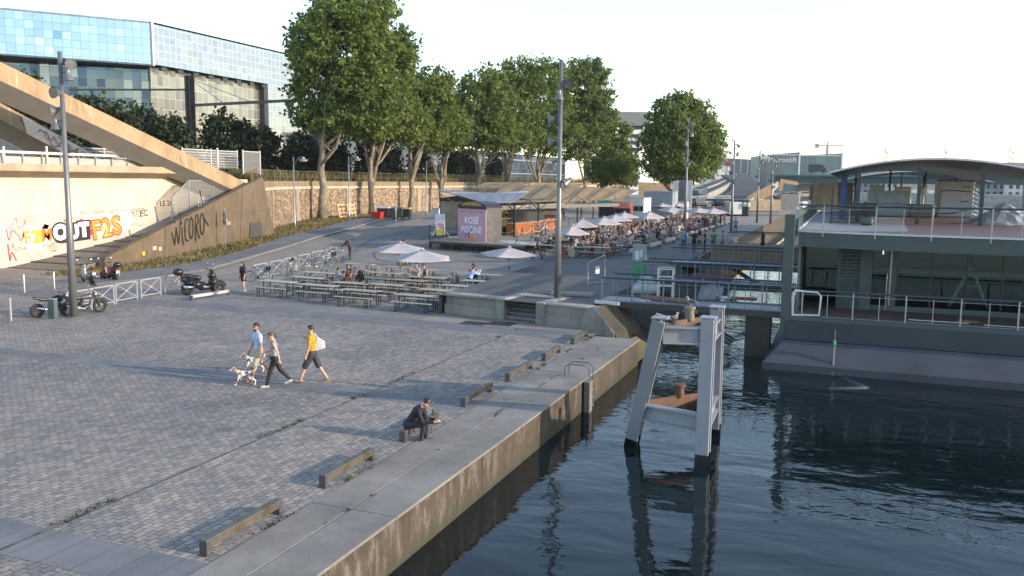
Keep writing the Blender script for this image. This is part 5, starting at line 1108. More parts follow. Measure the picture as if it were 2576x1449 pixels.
tabs = [(335,1202,'at the left front corner of the block'),(690,1235,'second from the left in the front row'),(1052,1280,'in front of the group of four people'),(1545,1322,'nearest the camera, left of the stone steps'),(592,1167,'behind the left front corner table'),(1258,1227,'in the middle of the second row'),(1745,1277,'left of the stone wall, second row'),(690,1125,'third from the front on the left side'),(1195,1172,'behind the middle table of the second row'),(1472,1190,'under the second parasol, in its shade'),(1932,1240,'beside the stone wall, behind its left corner'),(830,1097,'near the bicycles, fourth row'),(1262,1127,'in the fourth row, behind the black haired person'),(1042,1050,'alone at the back near the last barrier'),(1400,1080,'at the back under the first parasol'),(1775,1110,'at the back with a white cup on it'),(975,1215,'with the group of four people'),(1640,1167,'with the person in a pale blue shirt, arms on it'),(2110,1200,'with the two people near the asphalt slope'),(2250,1148,'at the right back corner under the third parasol')]
BEN = []
for i, (zx, zy, ds) in enumerate(tabs):
    px, py = 603.7+.287*zx, 362.2+.287*zy; z = 0
    for _ in range(30): p = at(px, py, z+.77); z = .5*z+.5*zg(p.x,p.y)
    rz = R(rnd.uniform(-3,3)-2)
    dup(TT, (p.x,p.y,z), rz, 'pale beer table '+ds)
    for s_, nm in ((-1,'near'),(1,'far')): dup(TB, (p.x+rnd.uniform(-.06,.06), p.y+s_*(.62+rnd.uniform(0,.08)), zg(p.x,p.y+s_*.62)), rz+R(rnd.uniform(-2,2)), '%s bench, beer table %s' % (nm, ds.replace(' of the block','').replace(', its canopy','').replace(' of four people',' of four').replace('behind its left corner','left corner'))); BEN.append((p.x,p.y,z))
for tr in (TT, TB):
    for c, gs in tr[1]: bpy.data.objects.remove(c)
    bpy.data.objects.remove(tr[0])
def parasol(label, base, H, half, rz, tilt=0, grp='white parasols over the tables', drop=.55):
    t = thing('parasol', label, 'parasol', base, R(rz), grp); t.rotation_euler[0] = R(tilt); MB().tube([(0,0,0),(0,0,H)],.026,8).build('pole', M['steel'], t, smooth='all')
    m = MB(); n = 4
    c = [V((sx*half, sy*half, H-drop)) for sx, sy in ((-1,-1),(1,-1),(1,1),(-1,1))]; ap = V((0,0,H+.02))
    for i in range(4):
        a, b_ = c[i], c[(i+1)%4]; N = 6; rows = []
        for j in range(N+1):
            f = j/N; l_, r_ = ap.lerp(a,f), ap.lerp(b_,f); row = []
            for k in range(N+1): q = l_.lerp(r_, k/N); sag = math.sin(math.pi*k/N)*f*.10; row.append(q-V((0,0,sag))-V((q.x,q.y,0)).normalized()*sag*.3 if f else q)
            rows.append(row)
        b0 = len(m.v); m.v += [tuple(v) for r_ in rows for v in r_]
        for j in range(N):
            for k in range(N): q = b0+j*(N+1)+k; m.f.append([q,q+1,q+N+2,q+N+1]); m.m.append(0)
    o = m.build('canopy', M['canvas'], t, smooth='all'); so_ = o.modifiers.new('s','SOLIDIFY'); so_.thickness = .008
    MB().lathe([(.16,0),(.10,.06),(.02,.08)],(0,0,H+.02),10).build('vent_cap', M['canvas'], t, smooth='all'); m = MB()
    for q in c: m.tube([(0,0,H-.1), V(q)*.98+V((0,0,.0))],.011,4)
    for sx, sy in ((1,0),(-1,0),(0,1),(0,-1)): m.tube([(0,0,H-.8),(sx*half*.55,sy*half*.55,H-drop*.55-.03)],.010,4)
    m.build('ribs', M['greywood'], t); MB().lathe([(.05,-.06),(.05,.06)],(0,0,.95),8).build('crank', M['black'], t); MB().lathe([(.28,0),(.28,.05),(.06,.09)],(0,0,0),14).build('foot', M['darkmetal'], t); return t
parasol('white parasol at the back left of the beer tables, its canopy overlapping the next one', at(1007,710), hz(1005,611,at(1007,710)), 1.5, 30, drop=.42); parasol('white parasol in front of the first one, over the pale shirt person', at(1063,739), hz(1063,630,at(1063,739)), 1.5, 28, drop=.42); b_ = atg(1280,712); parasol('white parasol alone at the right edge of the beer tables', b_, hz(1282,623,b_)-b_.z, 1.45, 40, drop=.40)

# seated guests at the beer tables
def guest(label, px, py, rz, shirt, **kw):
    z = 0
    for _ in range(30): p = at(px, py, z+.47); z = .5*z+.5*zg(p.x,p.y)
    tr = kw.pop('trousers', (.02,.02,.025)); kw.setdefault('legs', ((93,92),(90,86))); kw.setdefault('arms', ((30,55,8),(34,60,8)))
    return person(label, (p.x,p.y,z), R(rz), shirt, tr, (.05,.05,.05), voxel=.02, seat=.49, **kw)
guest('person in grey top with dark curly hair seated with their back turned', 848,710,-25,(.25,.27,.33), H=1.7, lean=8, sleeve=.5, skin='skin2')
guest('person in brown strapless top with bare shoulders seated with their back turned', 873,716,-8,(.28,.11,.04), H=1.65, lean=6, sleeve=0, fem=1, hair='hairbrown', style='long')
guest('person in black with long dark hair seated at the right of the group of four', 906,717,35,(.012,.012,.014), H=1.7, lean=8, sleeve=2, style='long', fem=1)
guest('person in red top with cap facing the camera in the group of four', 882,700,172,(.20,.05,.05), H=1.68, lean=10, sleeve=.5, fem=1, hair='hairbrown', style='long', skin='skin')
guest('bearded person in pale blue shirt facing the camera with arms folded', 1050,697,170,(.42,.45,.55), H=1.78, lean=6, sleeve=1.2, beard=True, arms=((40,95,2),(40,98,2)))
guest('person in dark sleeveless top beside the pale blue shirt', 1067,699,200,(.035,.035,.045), H=1.66, lean=6, sleeve=0, fem=1, hair='hairbrown', style='pony')
guest('person in light blue shirt leaning on the table near the asphalt slope', 1181,704,-35,(.40,.55,.90), H=1.78, lean=26, sleeve=2, arms=((62,80,6),(62,84,6)), hair='hairbrown')
guest('person with dark hair bun facing the one in light blue', 1196,695,160,(.04,.04,.05), H=1.68, lean=18, sleeve=.5, fem=1, style='pony', arms=((50,100,4),(50,104,4)))
p = atg(1018,667); person('person in dark shorts on a kick scooter, head hidden by the parasol', p, R(100), (.03,.03,.04), (.03,.035,.06), (.3,.3,.3), voxel=.02, H=1.78, legs=((10,6),(-6,10)), arms=((40,30,8),(40,30,8)), short=.9, sleeve=.6)
t = thing('kick_scooter', 'grey kick scooter under the person in dark shorts', 'kick scooter', p+V((0,-.12,0)), R(100)); MB().b(-.07,.07,-.4,.35,.09,.13).tube([(0,.42,.1),(0,.33,1.05)],.022,6).tube([(-.22,.33,1.05),(.22,.33,1.05)],.015,6).build('deck_and_stem', M['darkmetal'], t)
for y in (-.45,.44): MB().torus((0,y,.09),.07,.025,(1,0,0),14,6).build('wheel', M['rubber'], t)
# ---------------------------------------------------------------- open air bar
DZ = 1.45
def dk_(px, py): return at(px, py, DZ)
t = thing('bar_deck', 'raised timber deck of the bar on dark posts', 'deck', (-27.5,60,0)); O = V((-27.5,60,0))
A_, B_ = at(1081,603,DZ), at(1318,617,DZ)
poly = [A_, B_, V((B_.x+.3,66,DZ)), V((-22.6,100,DZ)), V((-33.5,100,DZ))]
MB().extr([p-O+V((0,0,-.12)) for p in poly],(0,0,.12)).build('boards', mk('deck_boards', (.27,.24,.20), .75, 0, .2, 1.5, .1, 20, coord='World', stretch=(7,.6,1)), t)
m = MB()
for i in range(9): q = A_.lerp(B_, i/8)-O; m.beam(q+V((0,.2,-1.3)), q+V((0,.2,-.1)), .09)
m.beam(A_-O+V((0,.0,-.2)), B_-O+V((0,.0,-.2)), .08,.16).build('posts', M['darkmetal'], t)
MB().extr([q-O for q in (A_+V((.3,1.2,-1.)), B_+V((-.2,1.2,-1.)), B_+V((-.2,1.2,-.13)), A_+V((.3,1.2,-.13)))],(0,.05,0)).build('underdeck_shade', M['black'], t)  # black sheet set back as painted shade under the deck
r_ = thing('ramp_plate', 'pale plywood ramp plate on the deck right of the pink poster', 'ramp plate', dk_(1270,613)); MB().extr([dk_(px,py)-dk_(1270,613)+V((0,0,.01)) for px, py in ((1236,607),(1312,617),(1340,616),(1300,606))],(0,0,.03)).build('plate', mk('pale_ply', (.42,.40,.38), .6), r_)
# poster trailer
f0, f1 = at(1153,622,.8), at(1224,630,.8); d = (f1-f0); W_ = d.length; rz = math.atan2(d.y,d.x); zb = hz(1188,607,f0); zt = hz(1188,523,f0); ztop = hz(1188,505,f0)
tr_ = thing('poster_trailer', 'bar trailer with arched roof and big pink poster of white lettering', 'trailer', (f0.x,f0.y,.75), rz); z0, z1, z2 = zb-.75, zt-.75, ztop-.75
MB().b(0,W_,0,1.5,z0-.05,z1+.1).build('body', mk('trailer_grey', (.05,.048,.05), .5, .2, .2, 2, c2=(.10,.09,.09)), tr_)
n = 10; arc = [(W_/2-W_/2*1.02*math.cos(math.pi*i/n), 0, z1+.1+(z2-z1-.1)*math.sin(math.pi*i/n)) for i in range(n+1)]
MB().extr([(x,-.08,z) for x,_,z in arc],(0,1.65,0)).build('roof', M['black'], tr_); MB().extr([(W_/2+(x-W_/2)*.72,-.10,z1+.22+(z-z1-.1)*.62) for x,_,z in arc],(0,.03,0)).build('roof_panel', mk('ochre_panel', (.28,.20,.06), .6), tr_)
for x in (.15,W_-.15): MB().beam((x,.1,z0-.05),(x,.1,-.05),.10).extr([(x-(.07 if x<1 else .5),.05,z0-.05),(x+(.5 if x<1 else .07),.05,z0-.05),(x,.05,z0-.45)],(0,.06,0)).build('leg', M['darkmetal'], tr_)
MB().b(W_*.35,W_*.62,-.5,.1,.02,.1).build('step_plate', M['greypole'], tr_)
po = MB().b(.02,W_-.02,-.07,-.012,z0,z1-.05).build('poster_board', mk('pale_pink', (.44,.29,.37), .55, 0, .03, 1), tr_)
Hp = z1-.05-z0; AXP = ((1,0,0),(0,0,1)); yy = -.074
PW = paint('poster_white', (.85,.78,.80)); PC = {'teal':(.05,.42,.44),'navy':(.02,.05,.22),'red':(.65,.06,.07),'orange':(.75,.27,.06),'yellow':(.75,.48,.04)}
lettering('lettering', 'ROSÉ', .74, PW, po, (W_*.50,yy,z0+Hp*.655), AXP, .012, 0, .003, 0, 1.12); lettering('lettering', 'PISCiNE', .76, PW, po, (W_*.50,yy-.012,z0+Hp*.375), AXP, .010, 0, .003, 0, 1.06); MB().b(W_*.3,W_*.7,yy-.003,yy,z0+Hp*.775,z0+Hp*.80).b(W_*.36,W_*.64,yy-.003,yy,z0+Hp*.525,z0+Hp*.545).build('faint_line', paint('poster_faint', (.55,.38,.47)), po)
cx, cz = W_*.52, z0+Hp*.27; R1, R0_ = Hp*.205, Hp*.125
for k, (a0, a1) in {'teal':(35,130),'navy':(130,180),'red':(180,235),'orange':(235,310),'yellow':(310,360)}.items():
    n = 8; pts = [(cx+R1*math.cos(R(a0+(a1-a0)*i/n)), yy-.004, cz+R1*math.sin(R(a0+(a1-a0)*i/n))) for i in range(n+1)]+[(cx+R0_*math.cos(R(a1-(a1-a0)*i/n)), yy-.004, cz+R0_*math.sin(R(a1-(a1-a0)*i/n))) for i in range(n+1)]
    MB().extr(pts,(0,.004,0)).build('ring_segment', paint('poster_'+k, PC[k]), po)
MB().beam((W_*.30,yy-.004,cz-.30),(W_*.30,yy-.004,cz+.05),.10,.004,(0,1,0)).beam((W_*.14,yy-.004,cz-.12),(W_*.16,yy-.004,cz+.14),.07,.004,(0,1,0)).build('poster_strokes', paint('poster_navy', PC['navy']), po)
MB().ball((W_*.84,yy,z0+Hp*.66),(.09,.004,.07),8,6).build('lemon', paint('poster_yellow', PC['yellow']), po); MB().ball((W_*.93,yy,z0+Hp*.70),(.07,.004,.05),8,6).build('leaf', paint('poster_grey', (.12,.13,.2)), po)
m = MB()
for i in range(3): x0, x1 = W_*(.02+.32*i), W_*(.02+.32*(i+1)); m.tube([(x0,yy,z0+Hp*.97),((x0+x1)/2,yy,z0+Hp*.90),(x1,yy,z0+Hp*.97)],.022,5).ball(((x0+x1)/2-.0,yy,z0+Hp*.915),(.13,.004,.05),8,5)
m.build('garland', paint('poster_rose', (.50,.08,.16)), po)
# second trailer behind with mural front
g0, g1 = dk_(1106,578), dk_(1222,592); g1 = V((g0.x+(g1-g0).length, g0.y-.3, DZ)); L = (g1-g0).length; hh = hz(1120,497,g0)-DZ
t = thing('bar_trailer', 'grey trailer with black arched front and beige murals left of the pink poster', 'trailer', g0, math.atan2(g1.y-g0.y,g1.x-g0.x)); MB().b(0,L,.02,4.5,.1,hh).build('body', M['darkmetal'], t)
MB().b(.1,L-.1,-.02,.015,.15,hh-.35).build('mural_panel', mk('beige_mural', (.36,.29,.21), .7, 0, .25, 1.2, c2=(.20,.16,.12), c2s=.8), t)
n = 10; MB().extr([(L/2-L/2*1.0*math.cos(math.pi*i/n),-.06,hh-.3+.62*math.sin(math.pi*i/n)) for i in range(n+1)],(0,4.6,0)).build('roof', M['black'], t)
MB().b(L*.42,L*.50,-.05,-.025,0,hh*.6).build('dark_strip', M['black'], t); MB().b(L*.22,L*.41,-.045,-.022,.0,hh*.62).build('yellow_panel', mk('mustard_panel', (.38,.28,.03), .6), t)
for x in (L*.30,L*.36,L*.52,L*.58): MB().lathe([(.06,.12),(.07,0),(.16,-.14),(.15,-.14)],(x,-.25,hh-.42),10,Matrix.Rotation(R(-50),3,'X')).build('lamp', M['chrome'], t, smooth=True)
# rope barrier stands, easel
def stand(label, px, py, z=DZ):
    b_ = at(px,py,z); t = thing('rope_stand', label, 'rope stand', b_, 0, 'rope stands of the bar'); MB().tube([(0,0,.3),(0,0,1.15)],.025,6).ball((0,0,1.17),.045).build('post', M['black'], t); m = MB()
    for a in (0,2.1,4.2): m.tube([(0,0,.42),(.35*math.cos(a),.35*math.sin(a),0)],.018,5)
    m.build('legs', M['black'], t); return b_
s0 = stand('black tripod rope stand at the left end of the deck, outer one', 1096,601); s1_ = stand('black tripod rope stand at the left end of the deck, inner one', 1115,601)
def rope(label, pts):
    m = MB()
    for a, b_ in zip(pts, pts[1:]): m.tube([V(a).lerp(V(b_), i/8)-V((0,0,.42*math.sin(math.pi*i/8))) for i in range(9)],.022,5)
    tag(m.build('rope', mk('pale_rope', (.5,.45,.36), .8)), label, 'rope')
rope('slack pale rope at the left end of the bar deck', [at(1083,585,2.4), s0+V((0,0,1.1)), s1_+V((0,0,1.1)), at(1150,597,2.1)])
tag(MB().beam((0,0,-1.1),(0,0,1.2),.07).build('rail_post', M['darkmetal'], loc=at(1081,603,DZ)), 'thin dark corner post at the left end of the bar deck', 'post')
b_ = dk_(1107,596); t = thing('easel_sign', 'upright sign panel with blue and yellow poster on the deck left of the pink poster', 'sign', b_, R(10)); MB().b(-.42,.42,-.03,.03,.15,1.95).build('panel', mk('sign_pale', (.55,.60,.70), .5), t); MB().b(-.40,.40,-.036,-.03,.2,.62).build('yellow_part', mk('sign_yellow', (.55,.42,.03), .6), t); MB().ball((.02,-.035,1.05),(.26,.006,.18),10,6).ball((.12,-.035,.82),(.2,.006,.12),10,6).build('pink_drawing', mk('sign_pink', (.55,.25,.25), .6), t); MB().beam((-.3,0,0),(-.3,0,.2),.05).beam((.3,0,0),(.3,0,.2),.05).build('feet', M['black'], t)
pts = [dk_(1240,600)+V((0,0,1.0)), dk_(1300,606)+V((0,0,.95)), dk_(1338,604)+V((0,0,1.0)), dk_(1372,596)+V((0,0,1.0)), dk_(1402,588)+V((0,0,1.0))]
rope('slack pale rope along the river side of the bar deck', pts)
for i, (px, py, lb) in enumerate(((1300,617,'black post holding the rope right of the pink poster'),(1338,606,'black tripod rope stand at the corner of the deck'),(1372,598,'black rope stand beside the people in white'))): stand(lb, px, py)
# roof
RF = mk('patinated_canvas_roof', (.15,.112,.062), .8, 0, .15, .6, .15, 8, (.095,.075,.045), .5, coord='World'); RS = mk('white_corrugated', (.16,.175,.205), .5, 0, .06, 4)
t = thing('bar_roof', 'long pleated ochre canvas roof of the bar on dark posts', 'canopy', (-26,64,0)); O = V((-26,64,0))
def P3(px, py, y=None, z=None): return (aty(px,py,y) if y else at(px,py,z))-O
lo = [P3(1217,511,z=4.4), P3(1300,510,y=71), P3(1400,507,y=79), P3(1480,505,y=87), P3(1558,502,y=96)]; hi = [P3(1271,466,y=80), P3(1370,468,y=86), P3(1458,471,y=91), P3(1530,474,y=96), P3(1608,478,y=101)]
def loft(name, mat, A, B, N=12, sag=.12, thick=.04):
    A, B = resample(A, N), resample(B, N); m = MB(); K = 5
    for i in range(N+1):
        for k in range(K+1): p = A[i].lerp(B[i], k/K); m.v.append(tuple(p-V((0,0,sag*math.sin(math.pi*(i*N/N % 2)/2)*math.sin(math.pi*k/K)))))
    for i in range(N):
        for k in range(K): q = i*(K+1)+k; m.f.append([q,q+1,q+K+2,q+K+1]); m.m.append(0)
    o = m.build(name, mat, t, fix=False); s_ = o.modifiers.new('s','SOLIDIFY'); s_.thickness = thick; return A, B
def resample3(l, n): return resample(l, n)
A, B = loft('roof_sheet', RF, lo, hi, 14, .22)
m = MB()
for a, b_ in list(zip(A,B))[::2]: m.tube([a+V((0,0,.05)), b_+V((0,0,.05))],.045,5)
m.build('seams', M['darkmetal'], t)
loft('rear_sheet', RF, [P3(1185,475,y=84), P3(1262,476,y=82)], [P3(1222,459,y=90), P3(1345,459,y=98)], 6, .2); loft('rear_sheet', RF, [P3(1330,470,y=94), P3(1450,470,y=104)], [P3(1350,459,y=98), P3(1480,464,y=112)], 6, .2)
loft('front_sheet', RS, [P3(1222,511,y=63.5), P3(1287,511,y=66)], [P3(1134,487,y=68), P3(1328,484,y=70)], 8, .05); loft('front_sheet', RS, [P3(1092,478,y=71), P3(1134,487,y=68)], [P3(1150,480,y=78), P3(1240,488,y=69)], 4, .03)
MB().tube([P3(1134,487,y=68),P3(1240,488,y=69),P3(1328,484,y=70)],.10,7).build('white_tube', M['paintwhite'], t)
eave = [P3(1245,523,z=3.95), P3(1558,515,y=95)]; m = MB().beam(eave[0], eave[1], .12, .36).beam(eave[0]+V((-2.5,.5,.0)), eave[1]+V((-2.5,.5,0)), .1, .3); m.build('eave_beam', mk('beam_grey', (.16,.145,.125), .6, .2), t)
for px, py, yy_ in ((1294,598,None),(1354,589,None),(1412,575,None),(1452,560,None),(1492,548,None),(1527,545,None)):
    b_ = dk_(px,py)-O; tp = b_+V((0,0,2.75)); MB().beam(b_, tp, .13).build('post', M['darkmetal'], t); MB().beam(tp+V((0,0,-.55)), tp+V((.9,.5,.25)), .07).beam(tp+V((0,0,-.55)), tp+V((-1.1,.3,.35)), .07).beam(tp+V((0,0,-.2)), tp+V((0,-1.7,.2)), .07).build('brace', M['darkmetal'], t)
MB().beam(P3(1108,488,y=76), P3(1150,512,y=70), .06).beam(P3(1222,511,y=63.5)+V((0,.1,0)), P3(1134,487,y=68)+V((0,.1,0)), .07).build('strut', M['steel'], t)
# counter and back wall
t = thing('bar_counter', 'orange fronted bar counter deep under the canvas roof', 'bar counter', (-27.2,69,DZ)); M['orange'] = mk('orange_front', (.33,.10,.02), .45, 0, .15, 2)
MB().b(-.7,0,0,13,0,1.0).build('front_panel', M['orange'], t); MB().b(-.85,.12,-.1,13.1,1.0,1.07).build('worktop', M['greywood'], t)
t = thing('back_wall', 'dark brown back wall with shelves behind the bar counter', 'wall', (-29.6,67.5,DZ)); MB().b(-.1,0,0,21,0,3.0).build('panel', mk('brown_panel', (.07,.045,.03), .7, 0, .3, 1), t); m = MB()
for z in (1.3,1.75): m.b(0,.3,1,15,z,z+.04)
m.build('shelf', M['greywood'], t); m = MB(); rg = random.Random(4)
for i in range(60): m.lathe([(.04,0),(.04,.17),(.015,.22),(.015,.28)],(.15,1.2+i*.22,1.79 if i%2 else 1.34),6)
m.build('bottles', mk('bottle_glass', (.10,.07,.03), .2, 0, .6, 9), t)
for i in range(7): MB().lathe([(.04,.1),(.16,-.12),(.15,-.12)],(1.6,1.5+i*1.9,2.55),10).build('pendant_lamp', M['black'], t)
m = MB()
for i in range(46): y = .4+i*.42; m.extr([(2.6,y,2.62),(2.6,y+.2,2.62),(2.6,y+.1,2.34)],(.01,0,0))
m.build('bunting', mk('pale_bunting', (.55,.52,.5), .8), t)
for i in range(6): x = dk_(1345+i*17, 588-i*3.0); tt_ = thing('queue_post', 'black queue post before the orange counter', 'queue post', x, 0, 'black queue posts before the counter'); MB().tube([(0,0,0),(0,0,.98)],.028,7).build('post', M['black'], tt_); MB().lathe([(.17,0),(.17,.03),(.04,.06)],(0,0,0),12).build('foot', M['black'], tt_); MB().beam((0,0,.92),(.3,1.9,.92),.015,.05).build('belt', M['black'], tt_)
b_ = dk_(1265,597); 
# food stands at the end of the roof
def stall(label, px0, px1, pyb, y, hh, body, sign, txt=None, sz=.5):
    a, b_ = aty(px0,pyb,y), aty(px1,pyb,y); L = b_.x-a.x; t = thing('food_stall', label, 'food stall', (a.x,y,.9)); MB().b(0,L,0,1.3,0,hh).build('body', mk('stall_body', body, .6), t); MB().b(.15,L-.15,-.03,.005,.95,hh-.75).build('serving_hatch', M['black'], t); s_ = MB().b(-.05,L+.05,-.16,-.03,hh-.72,hh+.02).build('sign_board', mk('stall_sign', sign, .5), t)
    MB().b(0,L,-.4,-.03,.9,.96).build('counter_shelf', M['greywood'], t)
    if txt: lettering('lettering', txt, sz, paint('sign_white', (.7,.7,.68)), s_, (L/2,-.165,hh-.36), AXP, .01, 0, .003)
    return t
stall('food stall with turquoise sign board at the far end of the bar', 1505,1540, 556, 97.5, 3.1, (.07,.065,.06), (.10,.42,.40), None)
stall('food stall with salmon red sign board next to the turquoise one', 1544,1585, 557, 97.2, 3.0, (.14,.05,.045), (.62,.20,.14), None)
M['container'] = mk('white_container', (.62,.60,.55), .6, 0, .06, 2)
def container(label, px0, px1, pyb, pyt, y, col, depth=3., win=0, z0=.9):
    a, b_, tp = aty(px0,pyb,y), aty(px1,pyb,y), aty(px0,pyt,y); L = b_.x-a.x; H = tp.z-z0; t = thing('container', label, 'container', (a.x,y,z0)); m = MB().b(0,L,0,depth,0,H)
    for i in range(int(L/.28)): m.b(.06+i*.28,.18+i*.28,-.03,.005,.1,H-.1)
    m.build('body', col, t); MB().b(-.04,L+.04,-.05,depth+.02,H,H+.08).build('roof', M['steel'], t)
    for i in range(win): MB().b(L*(.12+i*.22),L*(.12+i*.22)+.5,-.05,-.03,H*.55,H*.72).build('window', M['black'], t)
    return t
container('white container with small dark windows at the end of the bar roof', 1566,1618,566,498,101,M['container'],4,4); container('grey container wall behind the parasols, right of the white container', 1618,1690,556,482,118,mk('grey_sheet', (.22,.26,.28), .6, .1, .06, 2),4); container('small white kiosk under the solitary plane tree', 1676,1722,540,508,124,M['container'],3,3); container('tall grey switch cabinet at the foot of the solitary plane tree', 1700,1728,520,455,136,mk('grey_cabinet', (.16,.165,.17), .6),2)
for px, lb in ((1698,'white upright panel left of the grey switch cabinet'),(1733,'white upright panel right of the grey switch cabinet')): a = aty(px,510,134); tp = aty(px,455,134); tag(MB().b(-.42,.42,-.1,.1,.0,tp.z-.9).build('upright_panel', M['paintwhite'], loc=(a.x,134,.9)), lb, 'panel')

# ---------------------------------------------------------------- terrace: picnic tables, guests, parasols
def picnic():
    t = thing('picnic_table','x','picnic table',(0,0,0),0,'picnic tables of the crowded terrace'); MB().b(-.95,.95,-.34,.34,.72,.765).build('top', M['top'], t)
    for s_ in (-1,1): MB().b(-.95,.95,s_*.68-.13,s_*.68+.13,.42,.46).build('seat', M['top'], t)
    m = MB()
    for x in (-.7,.7): m.beam((x,-.62,0),(x,-.2,.72),.06).beam((x,.62,0),(x,.2,.72),.06).beam((x,-.72,.40),(x,.72,.40),.05)
    m.build('frame', M['greywood'], t); return t
T1 = picnic(); TP = tree_of(T1)
LT = [lite('seated_body','skin','hairdark','short',H=1.74,legs=((93,94),(90,86)),arms=((35,55,8),(38,60,8)),lean=14,seat=.50,sleeve=.5), lite('seated_body','skin2','hairbrown','long',H=1.66,legs=((92,90),(94,96)),arms=((30,70,10),(55,80,6)),lean=8,seat=.50,sleeve=0,fem=1), lite('seated_body','skin','hairdark','short',H=1.78,legs=((90,82),(94,104)),arms=((45,85,6),(20,40,12)),lean=26,seat=.50,sleeve=2,head=(-8,25)), lite('seated_body','skin','hairbrown','pony',H=1.68,legs=((93,94),(92,92)),arms=((30,95,8),(34,60,8)),lean=4,seat=.50,sleeve=.5,fem=1,head=(4,-25))]
LS = [lite('standing_body','skin','hairdark','short',H=1.77,legs=((4,2),(-4,4)),arms=((4,20,10),(8,90,8)),sleeve=.6), lite('standing_body','skin2','hairdark','long',H=1.68,legs=((12,4),(-10,14)),arms=((10,30,10),(-8,12,10)),sleeve=0,fem=1,short=.5), lite('walking_body','skin','hairdark','short',H=1.8,legs=((24,8),(-22,16)),arms=((-18,14,8),(20,20,8)),sleeve=2)]
CC = {'white':(.48,.48,.47),'black':(.02,.02,.022),'grey':(.20,.20,.21),'navy':(.03,.04,.09),'red':(.30,.05,.05),'beige':(.42,.34,.25),'blue':(.16,.24,.40),'brown':(.14,.08,.05),'green':(.05,.16,.11)}
CN = ['white','black','grey','navy','black','white','beige','brown','red','blue','white','black']
PG = 'guests on the crowded terrace'
rg = random.Random(21); ncrowd = 0
def crowd(me, p, rz, cn, label, nm='person', grp=PG):
    o = obj(nm, me, None, p, rz); o.color = (*CC[cn], 1); tag(o, label, 'person', grp); return o
rows = [57.6+i*2.55 for i in range(24)]
for ri, y in enumerate(rows):
    for ci, x in enumerate((-21.3,-18.9,-16.55)):
        if y < 63 and ci == 0: continue
        if y > 70 and rg.random() < .03: continue
        px = x+rg.uniform(-.2,.2)+(.35 if ri % 2 else 0); py = y+rg.uniform(-.2,.2); dup(TP, (px,py,fz(px,py)), R(rg.uniform(-4,4)), 'pale picnic table in the crowded rows of the terrace')
        k = rg.choice((2,3,3,4,4,4)) if y > 62 else rg.choice((2,2,3))
        for sx, sy in rg.sample([(-.45,-1),(.45,-1),(-.45,1),(.45,1)], k):
            cn = rg.choice(CN); qx, qy = px+sx+rg.uniform(-.15,.15), py+sy*.70; ii = rg.randrange(4)
            crowd(LT[ii], (qx,qy,fz(px,py)-.035), R((0 if sy < 0 else 180)+rg.uniform(-30,30)), cn, 'person in a %s top seated at the crowded terrace tables' % cn); ncrowd += 1
for c, gs in TP[1]: bpy.data.objects.remove(c)
bpy.data.objects.remove(TP[0])
# long tables and people on the deck
T2 = beer('bar_bench_table','table',2.4,.6,.76,'tables on the bar deck'); TT2 = tree_of(T2); k = 0
for px, py, lb in ((1395,617,'long pale table in front of the bar deck, left of the mast'),(1432,604,'pale table on the ground right of the mast'),(1385,575,'table on the deck beside the two people in white')):
    p = at(px,py,(.9 if py > 600 else DZ)+.76); dup(TT2, (p.x,p.y,p.z-.76), R(-4), lb)
for c, gs in TT2[1]: bpy.data.objects.remove(c)
bpy.data.objects.remove(TT2[0])
for px, py, z, i, rz, cn, lb in ((1349,577,DZ,0,-60,'white','person in white seated on the deck, left of two'),(1363,578,DZ,2,-40,'white','person in white seated on the deck, right of two'),(1380,566,DZ,3,150,'red','person in red seated on the deck facing the two in white'),(1364,618,.9,0,10,'grey','person in grey seated at the long table left of the mast'),(1382,619,.9,2,8,'black','person in black leaning over the long table left of the mast'),(1395,612,.9,1,170,'navy','person in navy seated across the long table left of the mast'),(1411,611,.9,0,20,'green','person in green seated just right of the mast')):
    p = at(px,py,z+.5); crowd(LT[i], (p.x,p.y,z), R(rz), cn, lb)
for px, py, z, i, rz, cn, lb in ((1466,627,.9,1,-20,'black','person in black top and white trousers standing under the big parasols'),(1486,618,.9,0,-70,'beige','person in a cream jacket standing beside the big parasols'),(1850,590,.9,0,15,'blue','person in a blue shirt walking alone on the promenade'),(1616,601,.9,1,30,'grey','person in grey walking between the terrace tables'),(1653,585,.9,0,200,'white','waiter in white standing between the tables'),(1812,572,.9,0,80,'black','person in black standing at the right end of the terrace'),(1798,577,.9,2,-40,'grey','person in grey walking past the right end of the terrace'),(1545,563,.9,0,100,'black','person in black queuing at the salmon red stall'),(1556,561,.9,1,120,'white','person in white queuing at the salmon red stall'),(1535,562,.9,0,60,'navy','person in navy at the turquoise stall'),(1520,562,.9,2,90,'black','person in black walking at the turquoise stall'),(1588,556,.9,0,60,'black','person in black before the white container'),(1610,553,.9,0,40,'grey','person in grey before the white container'),(1418,553,DZ,0,70,'black','bartender in black behind the counter, left'),(1462,548,DZ,0,90,'black','person in black against the bright panel under the roof')):
    p = at(px,py,z); crowd(LS[i], (p.x,p.y,z), R(rz), cn, lb)
for px, py, i, rz, cn, lb in ((1719,636,0,10,'blue','person in pale blue shirt at the left end of the gangway queue'),(1745,637,0,-20,'black','person in black second in the gangway queue'),(1758,636,1,30,'beige','person in beige third in the gangway queue'),(1772,638,0,100,'black','person in black carrying a bag in the gangway queue'),(1793,640,0,-30,'green','person in green in the gangway queue'),(1816,642,2,-95,'grey','person in grey walking along the upper gangway'),(1917,642,1,60,'black','person in black standing near the right end of the upper gangway')):
    p = at(px,py,.98); crowd(LS[i], (p.x,p.y,.98), R(rz), cn, lb, grp='people on the far gangway')
